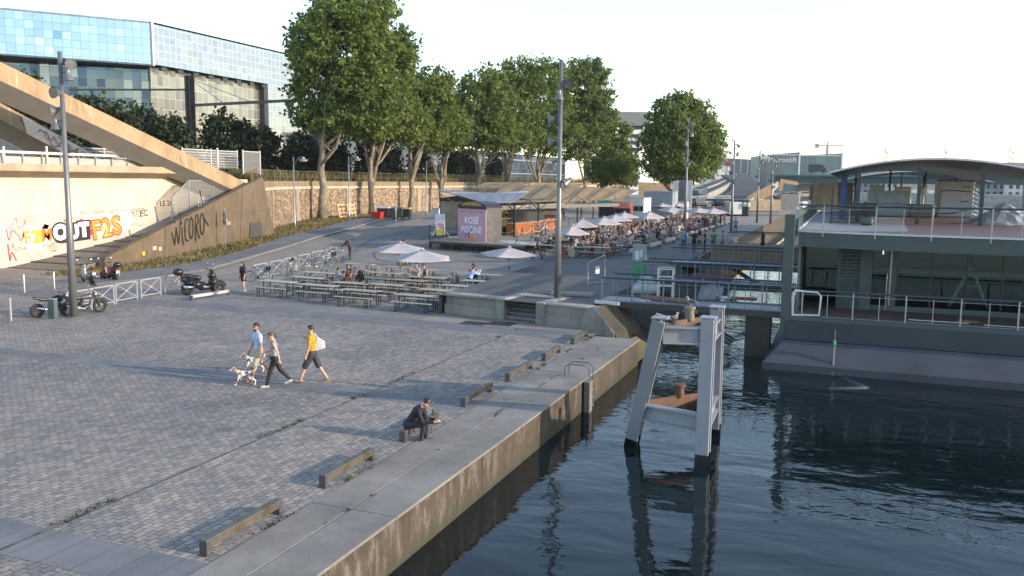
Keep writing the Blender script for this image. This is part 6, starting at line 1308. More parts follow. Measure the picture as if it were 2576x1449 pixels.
p = at(1350,650,zg(-23,64)); p = at(1351,651,.8); person('person in black clothes and boots walking past the bar deck', p, R(80), (.015,.015,.018), (.015,.015,.018), (.01,.01,.01), 'skin', 'hairdark', voxel=.02, H=1.82, legs=((20,6),(-18,12)), arms=((-6,14,8),(14,20,8)), sleeve=.6)
p = at(1437,655,.72); person('person with long dark hair in brown top and beige skirt walking beside the mast', p, R(-10), (.08,.055,.045), (.30,.22,.18), (.6,.6,.6), 'skin', 'hairdark', 'long', voxel=.02, skirt=((.36,.27,.22), .28), H=1.72, legs=((8,4),(-8,10)), arms=((10,60,8),(12,50,8)), fem=1, sleeve=.5)
for px, py, half, tilt, rz, drop, lb in ((1438,556,1.0,2,40,.55,'big white parasol right of the mast, nearest the camera'),(1466,548,1.1,-10,25,.75,'steep white parasol tucked behind the nearest terrace one'),(1516,545,1.2,3,38,.45,'white parasol third from the mast'),(1545,539,1.15,3,38,.4,'white parasol fourth from the mast'),(1568,533,1.1,2,40,.4,'white parasol fifth from the mast, partly hidden'),(1630,531,1.2,4,40,.5,'white parasol alone in the middle of the crowd'),(1688,519,1.35,3,35,.45,'white parasol left of the terrace floodlight mast'),(1724,519,1.4,0,35,.45,'white parasol behind the terrace floodlight mast'),(1756,521,1.4,0,40,.45,'white parasol right of the terrace floodlight mast'),(1792,521,1.5,3,35,.5,'white parasol with dark emblem at the right end of the crowd'),(1665,510,1.3,0,40,.4,'distant white parasol by the white kiosk'),(1706,509,1.3,0,40,.4,'distant white parasol before the grey switch cabinet')):
    p = at(px,(py-213.4)/.534,.9); parasol(lb, (p.x,p.y,fz(p.x,p.y)), 2.45, half, rz, tilt, 'white parasols on the crowded terrace', drop)
m = MB()
for i in range(9):                            # planter rails at the promenade edge
    y = 60+i*6.2; t = thing('terrace_rail', 'low grey rail block at the river edge of the terrace tables', 'low rail', (-14.6,y,.905), R(88), 'low rails at the edge of the terrace'); MB().b(0,3.6,-.12,.12,.22,.48).build('beam', M['steel'], t)
    for x in (.1,3.3): MB().b(x,x+.2,-.12,.12,0,.22).build('foot', M['greypole'], t)
# ---------------------------------------------------------------- boat, gangways, mooring frame
BG = mk('boat_grey_green', (.055,.078,.084), .5, .1, .08, .8); BD = mk('boat_dark_blue', (.022,.030,.040), .5, .1, .15, .6); HU = mk('hull_paint', (.050,.058,.074), .6, 0, .12, .5, c2=(.03,.03,.034), c2s=.35, coord='World'); DKB = mk('deck_red_brown', (.10,.066,.062), .7, 0, .12, 3, stretch=(.5,8,1)); RAIL = M['steel']
def clearglass():
    s = NT('boat_glass'); s.base((.02,.03,.035)); s.p.inputs['Roughness'].default_value = .02; t = s.n('ShaderNodeBsdfTransparent'); t.inputs[0].default_value = (.55,.64,.68,1); mx = s.n('ShaderNodeMixShader'); mx.inputs[0].default_value = .034; gl = s.n('ShaderNodeBsdfGlossy'); gl.inputs[0].default_value = (.55,.66,.72,1); gl.inputs[1].default_value = .03
    s.l(t.outputs[0], mx.inputs[1]); s.l(gl.outputs[0], mx.inputs[2]); s.l(mx.outputs[0], s.out.inputs[0]); return s.m
GL = clearglass(); _l = NT('lit_tube'); _l.p.inputs['Emission Color'].default_value = (1,.85,.6,1); _l.p.inputs['Emission Strength'].default_value = 1.2; LAMP = _l.m
X0, X1_, YF, YB = -2.6, 20., 35.3, 84.
bt = thing('houseboat', 'grey green two storey restaurant boat moored at right with glass front', 'boat', (-2.5,34,-1)); O = V((-2.5,34,-1))
def BB(m, x0, x1, y0, y1, z0, z1): return m.b(x0-O.x, x1-O.x, y0-O.y, y1-O.y, z0-O.z, z1-O.z)
def q_(x, y, z): return V((x,y,z))-O
prof = [(33.9,-1.5),(33.88,-.72),(34.05,-.66),(35.1,.05),(35.15,.12),(35.2,.80)]
m = MB()
def hullside(m, prof, x0, x1, sl=.55):
    L_ = [q_(x0+(y-33.9)*sl, y, z) for y, z in prof]; R_ = [q_(x1, y, z) for y, z in prof]
    for i in range(len(prof)-1): m.add([L_[i],R_[i],R_[i+1],L_[i+1]], [(0,1,2,3)])
    return L_
hl = hullside(m, prof[:4], -2.85, X1_); m.add([q_(-2.85,33.9,-1.5),q_(-2.85,33.88,-.72),q_(-2.1,35.1,.05),q_(-2.1,80,.05),q_(-2.85,80,-.72),q_(-2.85,80,-1.5)],[(0,1,4,5),(1,2,3,4)]); m.build('hull', HU, bt, fix=False)
m = MB(); hullside(m, prof[3:], -2.85, X1_); m.add([q_(-2.18,35.1,.05),q_(-2.1,35.2,.8),q_(-2.1,80,.8),q_(-2.18,80,.05)],[(0,1,2,3)]); m.build('hull_band', BD, bt, fix=False)
BB(MB(),-2.2,X1_,35.35,YB,.74,.90).build('lower_deck', DKB, bt); BB(MB(),-2.25,X1_,35.22,35.36,.70,.96).build('deck_edge', BG, bt)
MB().tube([q_(-2.1,35.08,.06),q_(X1_,35.08,.06)],.05,6).build('rubbing_strake', BD, bt)
# corner post and frame
BB(MB(),-2.36,-1.98,35.25,35.6,.2,5.0).build('corner_post', BG, bt)
m = MB(); BB(m,-2.3,-2.05,35.6,62,4.75,4.95); 
for y in range(37,62,2): BB(m,-2.25,-2.1,y,y+.08,3.9,4.8)
m.build('side_rail_frame', BG, bt)
# upper deck with curved front edge
ed = [(-2.02,60.),(-2.02,44.),(-2.02,38.2),(-1.85,37.3),(-1.2,36.95),(0.,36.65),(1.5,36.35),(4.,36.1),(8.,35.95),(14.,35.9),(20.,35.9)]
ed = smoothline(ed, 2); up_z0, up_z1 = 3.62, 4.22
m = MB(); pts = [q_(x,y,up_z0) for x,y in ed]+[q_(20,YB,up_z0),q_(-2.02,YB,up_z0)]; m.extr(pts,(0,0,up_z1-up_z0)); m.build('upper_deck', BG, bt)
pe_ = [(x+.02 if x<0 else x, y-.03) for x, y in ed]; m = MB()
for a, b_ in zip(pe_, pe_[1:]): m.beam(q_(*a,4.25),q_(*b_,4.25),.10,.06)
m.build('deck_nosing', M['paintwhite'], bt)
m = MB(); m.poly([q_(x+.25 if x<0 else x,y+1.35,4.232) for x,y in ed if x > -1.]+[q_(20,62,4.232),q_(3.2,62,4.232),q_(2.4,40,4.232)]); m.build('brown_decking', DKB, bt, fix=False)
m = MB(); m.poly([q_(x+.12 if x<0 else x,y+.1,4.226) for x,y in ed]+[q_(20,YB,4.226),q_(-1.9,YB,4.226)]); m.build('grey_decking', mk('grey_deck', (.19,.20,.215), .6, 0, .08, 1), bt, fix=False)
# railings
def railing(name, pts, h, every, parent, o, post_mat=RAIL, low=True, foot=True):
    L = [V((*p, 0)) if len(p) == 2 else V(p) for p in pts]; tot = sum((b_-a).length for a, b_ in zip(L, L[1:])); n = max(1, round(tot/every)); R_ = resample(L, n)
    for i, p in enumerate(R_):
        nx = R_[min(i+1,n)]-R_[max(i-1,0)]; pm = MB().beam(p+V((0,0,-.18 if foot else 0)), p+V((0,0,h)), .05, .09) if i % 2 == 0 else MB().beam(p+V((0,0,.05)), p+V((0,0,h-.1)), .028); pm.build('rail_post', post_mat, parent)
    F_ = resample(L, max(n*2, 12)); MB().tube([p+V((0,0,h)) for p in F_],.042,7).build('handrail', mk('dark_handrail', (.045,.05,.07), .4, .3), parent, smooth='all')
    m = MB().tube([p+V((0,0,h-.14)) for p in F_],.016,5).tube([p+V((0,0,.07)) for p in F_],.016,5); m.build('rail_wires', post_mat, parent)
railing('lower', [q_(-1.55,35.28,.92), q_(20,35.28,.92)], 1.08, .92, bt, O)
railing('upper', [q_(x,y+.02,4.24) for x,y in ed if y < 41], 1.10, 1.0, bt, O)
MB().tube([q_(-1.9,35.27,1.0),q_(-1.9,35.27,1.9),q_(-1.85,35.27,1.98),q_(-1.0,35.27,1.96),q_(-.86,35.27,1.8),q_(-.9,35.27,1.05),q_(-1.9,35.27,1.0)],.045,8).build('gate_frame', M['paintwhite'], bt)
# glazed front
YG = 39.0; zt_ = 3.62
def mull(x, w=.10, y=YG, mat=BG, z0=.9, z1=zt_): BB(MB(),x-w/2,x+w/2,y-.08,y+.08,z0,z1).build('mullion', mat, bt)
gx = [.95,2.2,3.45,4.7,5.95,7.2,8.45]
BB(MB(),-.35,.9,YG-.2,YG+.2,.9,zt_).build('louvre_frame', BG, bt)
lv = MB()
for i in range(17): z = 1.05+i*.148; a = q_(-.22,YG-.26,z); lv.add([a, a+V((1.0,0,0)), a+V((1.0,.07,.10)), a+V((0,.07,.10)), a+V((0,.0,-.02)), a+V((1.0,0,-.02))],[(0,1,2,3),(4,5,1,0)])
lv.build('louvre_panel', mk('louvre', (.055,.08,.08), .5), bt, fix=False); BB(MB(),.55,1.02,YG-.3,YG+.25,.9,zt_).build('pillar', BG, bt)
xs_ = [1.02,1.75]+[2.0+1.3*i for i in range(10)]
for x in xs_[1:]: mull(x, .05, YG, M['black'] if x > 1.8 else RAIL)
BB(MB(),1.66,2.0,YG-.07,YG+.07,.9,zt_-.02).build('door_pillar', BG, bt); BB(MB(),6.9,7.25,YG-.09,YG+.09,.9,zt_).build('pillar', BG, bt)
BB(MB(),1.02,20,YG-.06,YG+.06,2.52,2.72).build('transom', BG, bt); BB(MB(),1.02,20,YG-.10,YG+.10,.9,1.12).build('sill', BG, bt)
for a, b_ in zip(xs_, xs_[1:]):
    for z0, z1 in ((1.12,2.52),(2.72,zt_)): BB(MB(),a+.02,b_-.02,YG-.008,YG+.008,z0,z1).build('window_pane', GL, bt)
MB().tube([q_(1.62,YG-.14,.95),q_(1.62,YG-.14,2.5)],.02,6).build('door_handle', RAIL, bt)
BB(MB(),-1.9,-1.8,37.5,62,.9,zt_).build('side_wall', mk('side_wall', (.10,.13,.13), .5), bt); BB(MB(),-1.75,-.35,42,42.1,.9,zt_).build('inner_wall', BD, bt)
BB(MB(),-1.75,-.36,40.2,40.25,1.0,3.5).build('window_pane', GL, bt)
# interior
BB(MB(),1,20,YG+.3,58,.9,.93).build('inner_floor', mk('inner_floor', (.26,.22,.19), .6), bt); BB(MB(),1,9.3,52,52.2,.93,zt_).build('inner_back_wall', mk('inner_wall', (.05,.042,.04), .7), bt); BB(MB(),2.6,6.2,49,51,.93,2.0).build('inner_counter', mk('inner_counter', (.10,.09,.08), .6), bt)
BB(MB(),20.0,20.2,YG,58,.93,zt_).build('inner_side_wall', BD, bt); BB(MB(),9.3,20,57.8,58,.93,zt_).build('inner_back_wall', BD, bt)
BB(MB(),7.4,8.0,43,43.6,.93,zt_).build('inner_column', BD, bt)
for i, (x, y, z) in enumerate(((1.6,44,3.1),(4.6,45,3.3),(-1.0,43,2.6),(-.7,43.5,2.6))): MB().lathe([(.02,.25),(.03,.25),(.03,-.2),(.02,-.2)],q_(x,y,z),7).build('tube_lamp', LAMP, bt)
m = MB(); c = q_(5.0,41.2,.93)
for y in (-.25,.25):
    m.beam(c+V((-.75,y,0)), c+V((-.04,y,1.75)), .07).beam(c+V((.75,y,0)), c+V((.04,y,1.75)), .07)
for i in range(1,6): f = i/6; m.beam(c+V((-.75+.71*f,-.25,1.75*f)), c+V((-.75+.71*f,.25,1.75*f)), .04)
m.beam(c+V((-.36,0,.95)),c+V((.36,0,.95)),.03)
ld = m.build('stepladder', mk('aluminium', (.5,.52,.53), .35, .8)); ld.location = O; tag(ld, 'aluminium stepladder standing behind the boat windows', 'stepladder')
# loose boards on the lower deck
for i, (x0, x1, y, lb) in enumerate(((2.4,4.5,36.5,'long pale batten lying on the lower deck, left'),(5.0,8.2,36.3,'long pale batten lying on the lower deck, right'))): tag(MB().beam((x0,y,.93),(x1,y-.05,.93),.06,.03).build('batten', M['paintwhite']), lb, 'batten')
tag(MB().beam((5.1,36.9,.96),(5.9,36.5,.98),.22,.10).build('dark_bar', M['black']), 'short black bar on the lower deck', 'bar'); tag(MB().ball((4.5,36.8,.95),(.45,.25,.06),10,6).build('cable_heap', mk('cable', (.2,.13,.07), .7)), 'flat brown cable heap on the lower deck', 'cable')
# things on the upper deck
def arch(label, pxl, pxr, pyl, pyr, pya, y0, depth, nm='arched_canopy'):
    a, b_ = aty(pxl,pyl,y0), aty(pxr,pyr,y0); ap = aty((pxl+pxr)/2,pya,y0); t = thing(nm, label, 'canopy', (a.x,y0,4.24)); n = 16; L = b_.x-a.x; zc = (a.z+b_.z)/2; rise = ap.z-zc; m = MB(); pr = []
    for i in range(n+1): f = i/n; pr.append(V((L*f, 0, a.z+(b_.z-a.z)*f+rise*4*f*(1-f)-4.24)))
    top = [p+V((0,0,.10)) for p in pr]; m.extr(pr+top[::-1],(0,depth,0)); m.build('roof', mk('canopy_grey', (.10,.105,.10), .5, .2), t); m = MB()
    for p, q in zip(top, top[1:]): m.beam(p+V((0,-.02,-.03)), q+V((0,-.02,-.03)), .08, .09)
    m.build('front_edge', M['paintwhite'], t)
    for f in (.14,.42,.70,.93):
        for yy in (.4, depth-.4): z = a.z+rise*4*f*(1-f)-4.24+(b_.z-a.z)*f; MB().beam((L*f,yy,0),(L*f,yy,z),.16).build('post', M['darkmetal'], t)
    return t
arch('large arched grey canopy on the upper deck of the boat', 2088, 2660, 437, 446, 403, 47, 36); arch('smaller arched canopy farther back on the upper deck', 2110, 2500, 457, 461, 433, 88, 26)
BC = mk('light_blue_grey', (.21,.27,.33), .6, 0, .06, 2); WRAP = mk('plastic_wrap', (.30,.345,.42), .3, 0, .08, 1.5, .6, 2.2)
def deckbox(nm, label, cat, px0, px1, pyb, pyt, y, d, mat):
    a, b_, tp = aty(px0,pyb,y), aty(px1,pyb,y), aty(px0,pyt,y); t = thing(nm, label, cat, (a.x,y,4.24)); H = tp.z-4.24; o = MB().b(0,b_.x-a.x,0,d,0,H).build('body', mat, t); bv = o.modifiers.new('b','BEVEL'); bv.width = .12; bv.segments = 3; return t, b_.x-a.x, H
t, L, H = deckbox('wrapped_cabin','tall cabin wrapped in white plastic sheet under the large canopy','cabin',2356,2448,535,452,58.5,2.5,WRAP); tp_ = mk('grey_tape', (.10,.10,.11), .6)
m = MB().tube([(.1,-.02,H*.70),(L*.4,-.02,H*.72),(L*.9,-.02,H*.69)],.035,5).tube([(.1,-.02,H*.1),(L*.5,-.02,H*.12),(L*.9,-.02,H*.25)],.035,5).tube([(.12,-.02,H*.1),(.16,-.02,H*.7)],.03,5).tube([(L*.62,-.02,H*.42),(L*.85,-.02,H*.44)],.03,5).tube([(L*.65,-.02,H*.82),(L*.9,-.02,H*.8)],.03,5); m.build('tape', tp_, t)
m = MB(); rg = random.Random(3); 
for i in range(9): z = H*i/9; m.add([(L-.02,-.05,z),(L+.25+rg.uniform(-.1,.15),-.1,z+.1),(L+.15,.3,z+H/9),(L-.02,-.03,z+H/9)],[(0,1,2,3)])
m.build('loose_plastic', WRAP, t, fix=False)
t, L, H = deckbox('deck_bar','low blue grey bar block on the upper deck','bar block',2170,2290,528,510,57.5,2.5,BC); MB().b(L*.1,L*.98,.1,2.2,H,H+.75).build('upper_block', mk('blue_grey', (.23,.30,.37), .6), t); MB().b(L*.28,L*.29,-.03,0,.1,H*1.7).build('seam', M['darkmetal'], t)
deckbox('deck_bench','low sloping grey bench block beside the wrapped cabin','bench block',2288,2352,533,513,57.3,1.6,mk('olive_grey', (.12,.135,.135), .7))
deckbox('wrapped_stack','stack of crates under pale plastic at the back of the upper deck','stack',2188,2224,500,466,70,2,mk('pale_wrap', (.38,.38,.36), .5)); deckbox('wrapped_stack','pale boxed cabinet at the back of the upper deck with a lit side','cabinet',2252,2292,502,470,70,2,mk('pale_cabinet', (.42,.43,.40), .6))
t, L, H = deckbox('control_box','grey green box beside the steps on the upper deck','box',2164,2196,567,549,44.5,.8,BG)
t = thing('plastic_heap', 'heap covered with crumpled translucent plastic at the right of the upper deck', 'covered heap', aty(2525,541,50)); t.location.z = 4.24; m = MB(); rg = random.Random(8); n = 20
m.v.append((0,0,1.15))
for j in range(1,6):
    for i in range(n): a = 2*math.pi*i/n; r_ = .32*j*(1+rg.uniform(-.12,.12)); m.v.append((r_*math.cos(a)*1.1, r_*math.sin(a)*.8, max(.0,1.12-.23*j+rg.uniform(-.08,.08))))
for i in range(n):
    m.f.append([0,1+i,1+(i+1)%n]); m.m.append(0)
    for j in range(4): m.f.append([1+j*n+i,1+(j+1)*n+i,1+(j+1)*n+(i+1)%n,1+j*n+(i+1)%n]); m.m.append(0)
m.build('sheet', mk('milky_plastic', (.27,.28,.29), .35, 0, .1, 3), t)
t = thing('steel_stairs', 'open steel steps climbing the upper deck at the left', 'stairs', aty(2094,570,46)); t.location.z = 4.24; m = MB()
for i in range(6): m.b(-.1,1.5,.3*i,.3*i+.2,.16*i+.05,.16*i+.09)
m.build('treads', M['darkmetal'], t); MB().beam((-.1,0,0),(-.1,1.8,1.0),.06,.2).beam((1.5,0,0),(1.5,1.8,1.0),.06,.2).beam((-.1,0,.9),(-.1,1.8,1.9),.04).build('stringers', M['darkmetal'], t)
b_ = aty(2118,545,52); t = thing('blue_post', 'blue wrapped post with dark equipment on the upper deck', 'post', (b_.x,52,4.24)); MB().beam((0,0,0),(0,0,2.5),.34).build('post', mk('blue_wrap', (.035,.07,.20), .5), t); MB().b(.4,1.8,.2,1.2,.2,.9).build('equipment', M['darkmetal'], t)
b_ = aty(2035,500,62); t = thing('curved_screen', 'tall curved grey green screen at the far left of the upper deck', 'screen', (b_.x,62,4.24)); m = MB(); H_ = aty(2048,463,62).z-4.24
pr = [(0,0),(.1,2.2),(.7,3.6),(1.7,4.6),(2.7,5.)]; m.extr([(x,y,.1) for x,y in pr]+[(x+.1,y-.12,.1) for x,y in pr[::-1]],(0,0,H_)); m.build('panel', BG, t)
b_ = aty(2338,520,60); t = thing('antenna_dome', 'white satellite dome on a post beside the wrapped cabin', 'antenna', (aty(2321,520,66).x,66,4.24)); zz = aty(2321,478,66).z-4.24; MB().tube([(0,0,0),(0,0,zz-.3)],.07,7).build('post', M['paintwhite'], t); MB().ball((0,0,zz),(.30,.30,.36),12,9).build('dome', M['paintwhite'], t, smooth='all')
# tubes wrapped in foil on the left rail
t = thing('foil_bundle', 'bundle of pale plastic wrapped bars lying on the left side rail of the boat', 'bundle', (-2.2,44,5.0)); m = MB(); rg = random.Random(2)
for i in range(12): x = rg.uniform(-.12,.12); z = .05+rg.uniform(0,.2); m.tube([(x,rg.uniform(-3,-1),z),(x+.05,0,z+.06),(x,rg.uniform(2,8),z)],.06,6)
m.build('bars', mk('foil', (.5,.53,.58), .35, 0, .2, 5), t)
# spud pole at the hull and floating hose
t = thing('mooring_pole', 'thin steel pole with green sleeve clamped to the hull', 'pole', (at(2095,935,-1).x,33.75,-1)); b_ = t.location; MB().tube([(0,.1,0),(.0,.75,1.0)],.038,8).build('pole', M['greypole'], t); MB().tube([(0,.75,.95),(0,.95,1.6)],.03,6).build('rope', M['black'], t); MB().tube([(0,.7,1.05),(0,.76,1.22)],.06,8).build('green_sleeve', mk('green_sleeve', (.03,.25,.10), .5), t); MB().hexa([(-.55,.05,-.2),(.5,.05,-.2),(.5,.5,-.2),(-.55,.5,-.2),(-.45,.1,.08),(.4,.1,.08),(.4,.5,.08),(-.45,.5,.08)]).build('bracket', M['darkmetal'], t); MB().extr([(-.95,.95,.62),(-.1,.95,.62),(-.1,1.2,.85),(-.95,1.2,.85)],(0,-.15,0)).extr([(-.8,.8,.66),(-.5,.8,.66),(-.65,.55,.2)],(0,.3,0)).build('fairlead', HU, t)
a, b_, c = at(2120,950,-.99), at(2178,975,-.99), at(2085,978,-.99); m = MB().tube([a, a.lerp(b_,.6), b_, b_.lerp(c,.1), c],.16,8); o = m.build('floating_boom', mk('pale_boom', (.045,.075,.075), .4, c2=(.02,.07,.20), c2s=1.), smooth='all'); o.location.z = -.10; tag(o, 'bent pale blue boom floating at the water line of the hull', 'floating boom')
# gangways
def gangway(label, xa, xb, y0, y1, z, hz_=1.05, mat=None, depth=.22, n=1.25):
    t = thing('gangway', label, 'gangway', (xa,y0,z), 0, 'steel gangways between quay and boats'); L = xb-xa; MB().b(0,L,0,y1-y0,-.05,0).build('deck', mat or mk('gangway_deck', (.24,.25,.27), .6), t); MB().b(0,L,-.06,0,-depth,.04).b(0,L,y1-y0,y1-y0+.06,-depth,.04).build('side_beam', M['darkmetal'], t)
    for yy in (0,y1-y0): railing('r', [V((.2,yy,0)), V((L-.1,yy,0))], hz_, n*.55, t, None, mk('rail_blue_grey', (.16,.19,.22), .45, .3), True, False)
    m = MB()
    for i in range(3): m.beam((L*.45+i*.0,.1+i*.6,-.15),(L*.45+2.3,.1+i*.6,-1.5),.09)
    m.build('brace', M['darkmetal'], t); return t
gangway('nearest steel gangway, cluttered with building material', -10.1, -2.35, 35.7, 37.7, 1.0); gangway('middle steel gangway with blue grey handrails', -10.3, -2.3, 44.2, 46.0, 1.0); gangway('far gangway with people standing on it', -10.9, -2.0, 55.0, 58.0, .97); gangway('farthest gangway with dark hull below', -9.5, -1.5, 72, 74, 1.1)
t = thing('mooring_pile', 'dark pile block under the nearest gangway at the boat', 'pile', (-3.3,36.6,-1)); MB().b(-.5,.5,-.4,.5,-.5,1.7).build('pile', M['black'], t)
t = thing('ochre_hoarding', 'brown ochre timber hoarding along the far gangway', 'hoarding', (-8.6,58.3,.97)); MB().b(0,7.2,0,.06,0,1.15).build('boards', mk('ochre_board', (.20,.145,.085), .7, 0, .15, .8), t)
# clutter on the nearest gangway
def pt(px, py, z=1.0): return at(px,py,z)
b_ = pt(1674,752); t = thing('white_frame_stand', 'tall white tubular frame stand on the nearest gangway', 'frame stand', b_, R(3)); H_ = hz(1674,674,b_)-1.0; m = MB()
for x in (-.33,.33):
    for y in (-.25,.25): m.beam((x,y,0),(x,y,H_),.055)
for z in (.62,.74*H_,H_-.03):
    for s_ in (-1,1): m.beam((-.33,s_*.25,z),(.33,s_*.25,z),.05).beam((s_*.33,-.25,z),(s_*.33,.25,z),.05)
m.build('frame', M['paintwhite'], t); MB().b(-.38,.38,-.3,.3,H_,H_+.03).build('tray', M['greypole'], t)
a, b_ = pt(1615,748,1.1), pt(1735,760,1.1); tag(MB().tube([a,b_],.13,10).build('carpet_roll', mk('brown_carpet', (.19,.115,.09), .9)), 'long brown carpet roll on the nearest gangway', 'carpet roll')
b_ = pt(1790,752); t = thing('plastic_sheet', 'crumpled translucent plastic over building parts on the nearest gangway', 'plastic sheet', b_); m = MB(); rg = random.Random(6)
for i in range(14): x, y = rg.uniform(-.5,.4), rg.uniform(-.4,.3); z = rg.uniform(.2,.75); m.add([(x-.3,y,0),(x+.2,y+.1,.02),(x+.3,y+.05,z),(x-.1,y-.05,z*.8)],[(0,1,2,3)])
m.build('sheet', mk('thin_plastic', (.32,.37,.45), .25, 0, .1, 3), t, fix=False)
b_ = pt(1795,707,1.0); t = thing('red_pipes', 'dark red pipes stacked on the middle gangway', 'pipes', b_); MB().tube([(-1.2,0,.25),(1.0,0,.22)],.10,8).tube([(-1.1,.2,.3),(1.1,.15,.3)],.08,8).build('pipes', mk('dark_red_pipe', (.12,.03,.03), .5), t)
b_ = pt(1822,755,1.0); t = thing('red_trolley', 'dark red trolley frame with white rag on the nearest gangway', 'trolley', b_); MB().beam((-.35,0,0),(-.35,0,.95),.08).beam((-.35,0,.1),(1.4,.1,.1),.10,.12).beam((-.35,.3,.1),(1.2,.4,.1),.08).build('frame', mk('rust_red', (.20,.05,.045), .6), t); MB().ball((.05,-.1,.12),(.28,.14,.09),10,6).build('rag', M['paintwhite'], t)
for px, w_, lb in ((1700,.9,'flat wooden offcut on the nearest gangway'),(1618,.6,'small cream board at the quay end of the nearest gangway')): tag(MB().b(-w_/2,w_/2,-.15,.15,0,.05).build('offcut', mk('offcut', (.32,.24,.17) if px > 1650 else (.45,.45,.38), .7), loc=pt(px,757 if px > 1650 else 757,1.005), rz=R(-8)), lb, 'board')
b_ = at(1607,703,.92); t = thing('poster_totem', 'green and grey totem board with white papers at the quay end of the middle gangway', 'totem', at(1607,700,.92), R(-15)); H_ = 1.9; MB().b(-.38,.38,-.04,.04,.0,.95).build('green_base', mk('green_board', (.03,.20,.09), .5), t); MB().b(-.42,.42,-.035,.035,.95,H_).build('board', mk('blue_grey_board', (.18,.22,.25), .4), t); MB().extr([(-.25,-.045,1.05),(.0,-.045,1.0),(.02,-.045,1.5),(-.25,-.045,1.52)],(0,.006,0)).extr([(.08,-.045,1.2),(.2,-.045,1.18),(.22,-.045,1.55),(.07,-.045,1.57)],(0,.006,0)).build('papers', M['paintwhite'], t)
b_ = at(1500,715,.92); t = thing('site_fence_panel', 'leaning wire fence panel with white paper at the quay end of the nearest gangway', 'fence panel', b_, R(60)); m = MB().tube([(-.6,0,0),(-.6,0,1.15)],.02,5).tube([(.6,0,0),(.6,0,1.5)],.02,5).tube([(-.6,0,1.15),(.6,0,1.5)],.02,5).tube([(-.6,0,.1),(.6,0,.1)],.02,5); m.build('frame', RAIL, t); MB().b(-.1,.2,-.02,-.012,.55,.95).build('paper', M['paintwhite'], t)
t = thing('cone_tarp', 'pale grey tarpaulin hood on the promenade end of the middle gangway', 'tarpaulin', at(1625,735,.9)); MB().lathe([(.75,0),(.62,.3),(.35,.6),(.30,.75),(.0,.78)],(0,0,0),14).build('hood', mk('grey_tarp', (.33,.35,.36), .7), t, smooth='all')

# ---------------------------------------------------------------- white mooring frame with rusty bollards
WH = mk('worn_white_paint', (.235,.25,.29), .5, 0, .08, 1.2, .1, 8, (.16,.15,.135), 1.4, (.62,.8), coord='World'); RU = mk('rusty_steel', (.115,.062,.036), .8, 0, .3, 3, .3, 12, (.17,.12,.075), 1.); WET = mk('wet_black', (.012,.013,.013), .25)
L0, M0_, R0 = V((-5.55,22.75,-2.2)), V((-3.18,21.45,-2.2)), V((-3.32,24.5,-2.2)); L1, M1, R1_ = at(1662,800,2.8), at(1783,800,2.8), at(1805,773,2.85)
t = thing('mooring_tripod', 'tall white steel mooring frame with rusty bollards standing in the water', 'mooring frame', (-4,23,-1)); O2 = V((-4,23,-1))
def hbeam(m, p, q, w=.34, tf=.07):
    p, q = V(p)-O2, V(q)-O2; d = (q-p).normalized(); x = d.cross(V((0,1,0))).normalized(); y = x.cross(d)
    for s_ in (-1,1): m.beam(p+y*s_*w*.5, q+y*s_*w*.5, w, tf, y)
    m.beam(p, q, tf, w, y)
    return m
def dirn(a, b_): return (b_-a).normalized()
for nm, a, b_ in (('leg',L0,L1),('leg',M0_,M1),('leg',R0,R1_)):
    f = (-.72-a.z)/(b_.z-a.z); c = a.lerp(b_, f); o = hbeam(MB(), c, b_).build(nm, WH, t); bv = o.modifiers.new('b','BEVEL'); bv.width = .012; hbeam(MB(), a, c).build('wet_foot', WET, o); p = b_-O2; MB().b(p.x-.2,p.x+.2,p.y-.22,p.y+.22,p.z,p.z+.035).build('cap_plate', WH, o)
def on(a, b_, z): return a.lerp(b_, (z-a.z)/(b_.z-a.z))
for z in (2.35,.08):
    for a, b_, mt in (((L0,L1),(M0_,M1),WH),((M0_,M1),(R0,R1_),WH),((L0,L1),(R0,R1_),RU)):
        p, q = on(*a,z)-O2, on(*b_,z)-O2; d = (q-p).normalized(); m = MB().beam(p+d*.15,q-d*.15,.07,.40 if mt is WH else .56); fl_ = .26 if mt is WH else .09; m.beam(p+d*.15+V((0,0,.2)),q-d*.15+V((0,0,.2)),fl_,.05).beam(p+d*.15-V((0,0,.2)),q-d*.15-V((0,0,.2)),fl_,.05); m.build('crossbeam' if mt is WH else 'rusty_beam', mt, t)
    c = on(L0,L1,z).lerp(on(R0,R1_,z), .52)-O2; MB().lathe([(.125,.24),(.12,.52),(.15,.54),(.15,.60),(.04,.62)],(c.x,c.y,c.z),14).beam((c.x-.20,c.y,c.z+.47),(c.x+.20,c.y,c.z+.47),.045).build('bollard', RU if z < 1 else mk('pale_rust', (.16,.14,.11), .8, 0, .2, 4), t, smooth=True)
q = on(L0,L1,2.6).lerp(on(M0_,M1,2.6),.22); gull('gull standing on the white crossbeam near the left leg', (q.x,q.y,2.59), R(60)); q = on(L0,L1,2.6).lerp(on(R0,R1_,2.6),.26); gull('gull perched on the rusty beam', (q.x,q.y,2.62), R(-30)); c = on(L0,L1,2.35).lerp(on(R0,R1_,2.35),.52); gull('gull perched on the top of the upper bollard', (c.x,c.y,2.97), R(80))
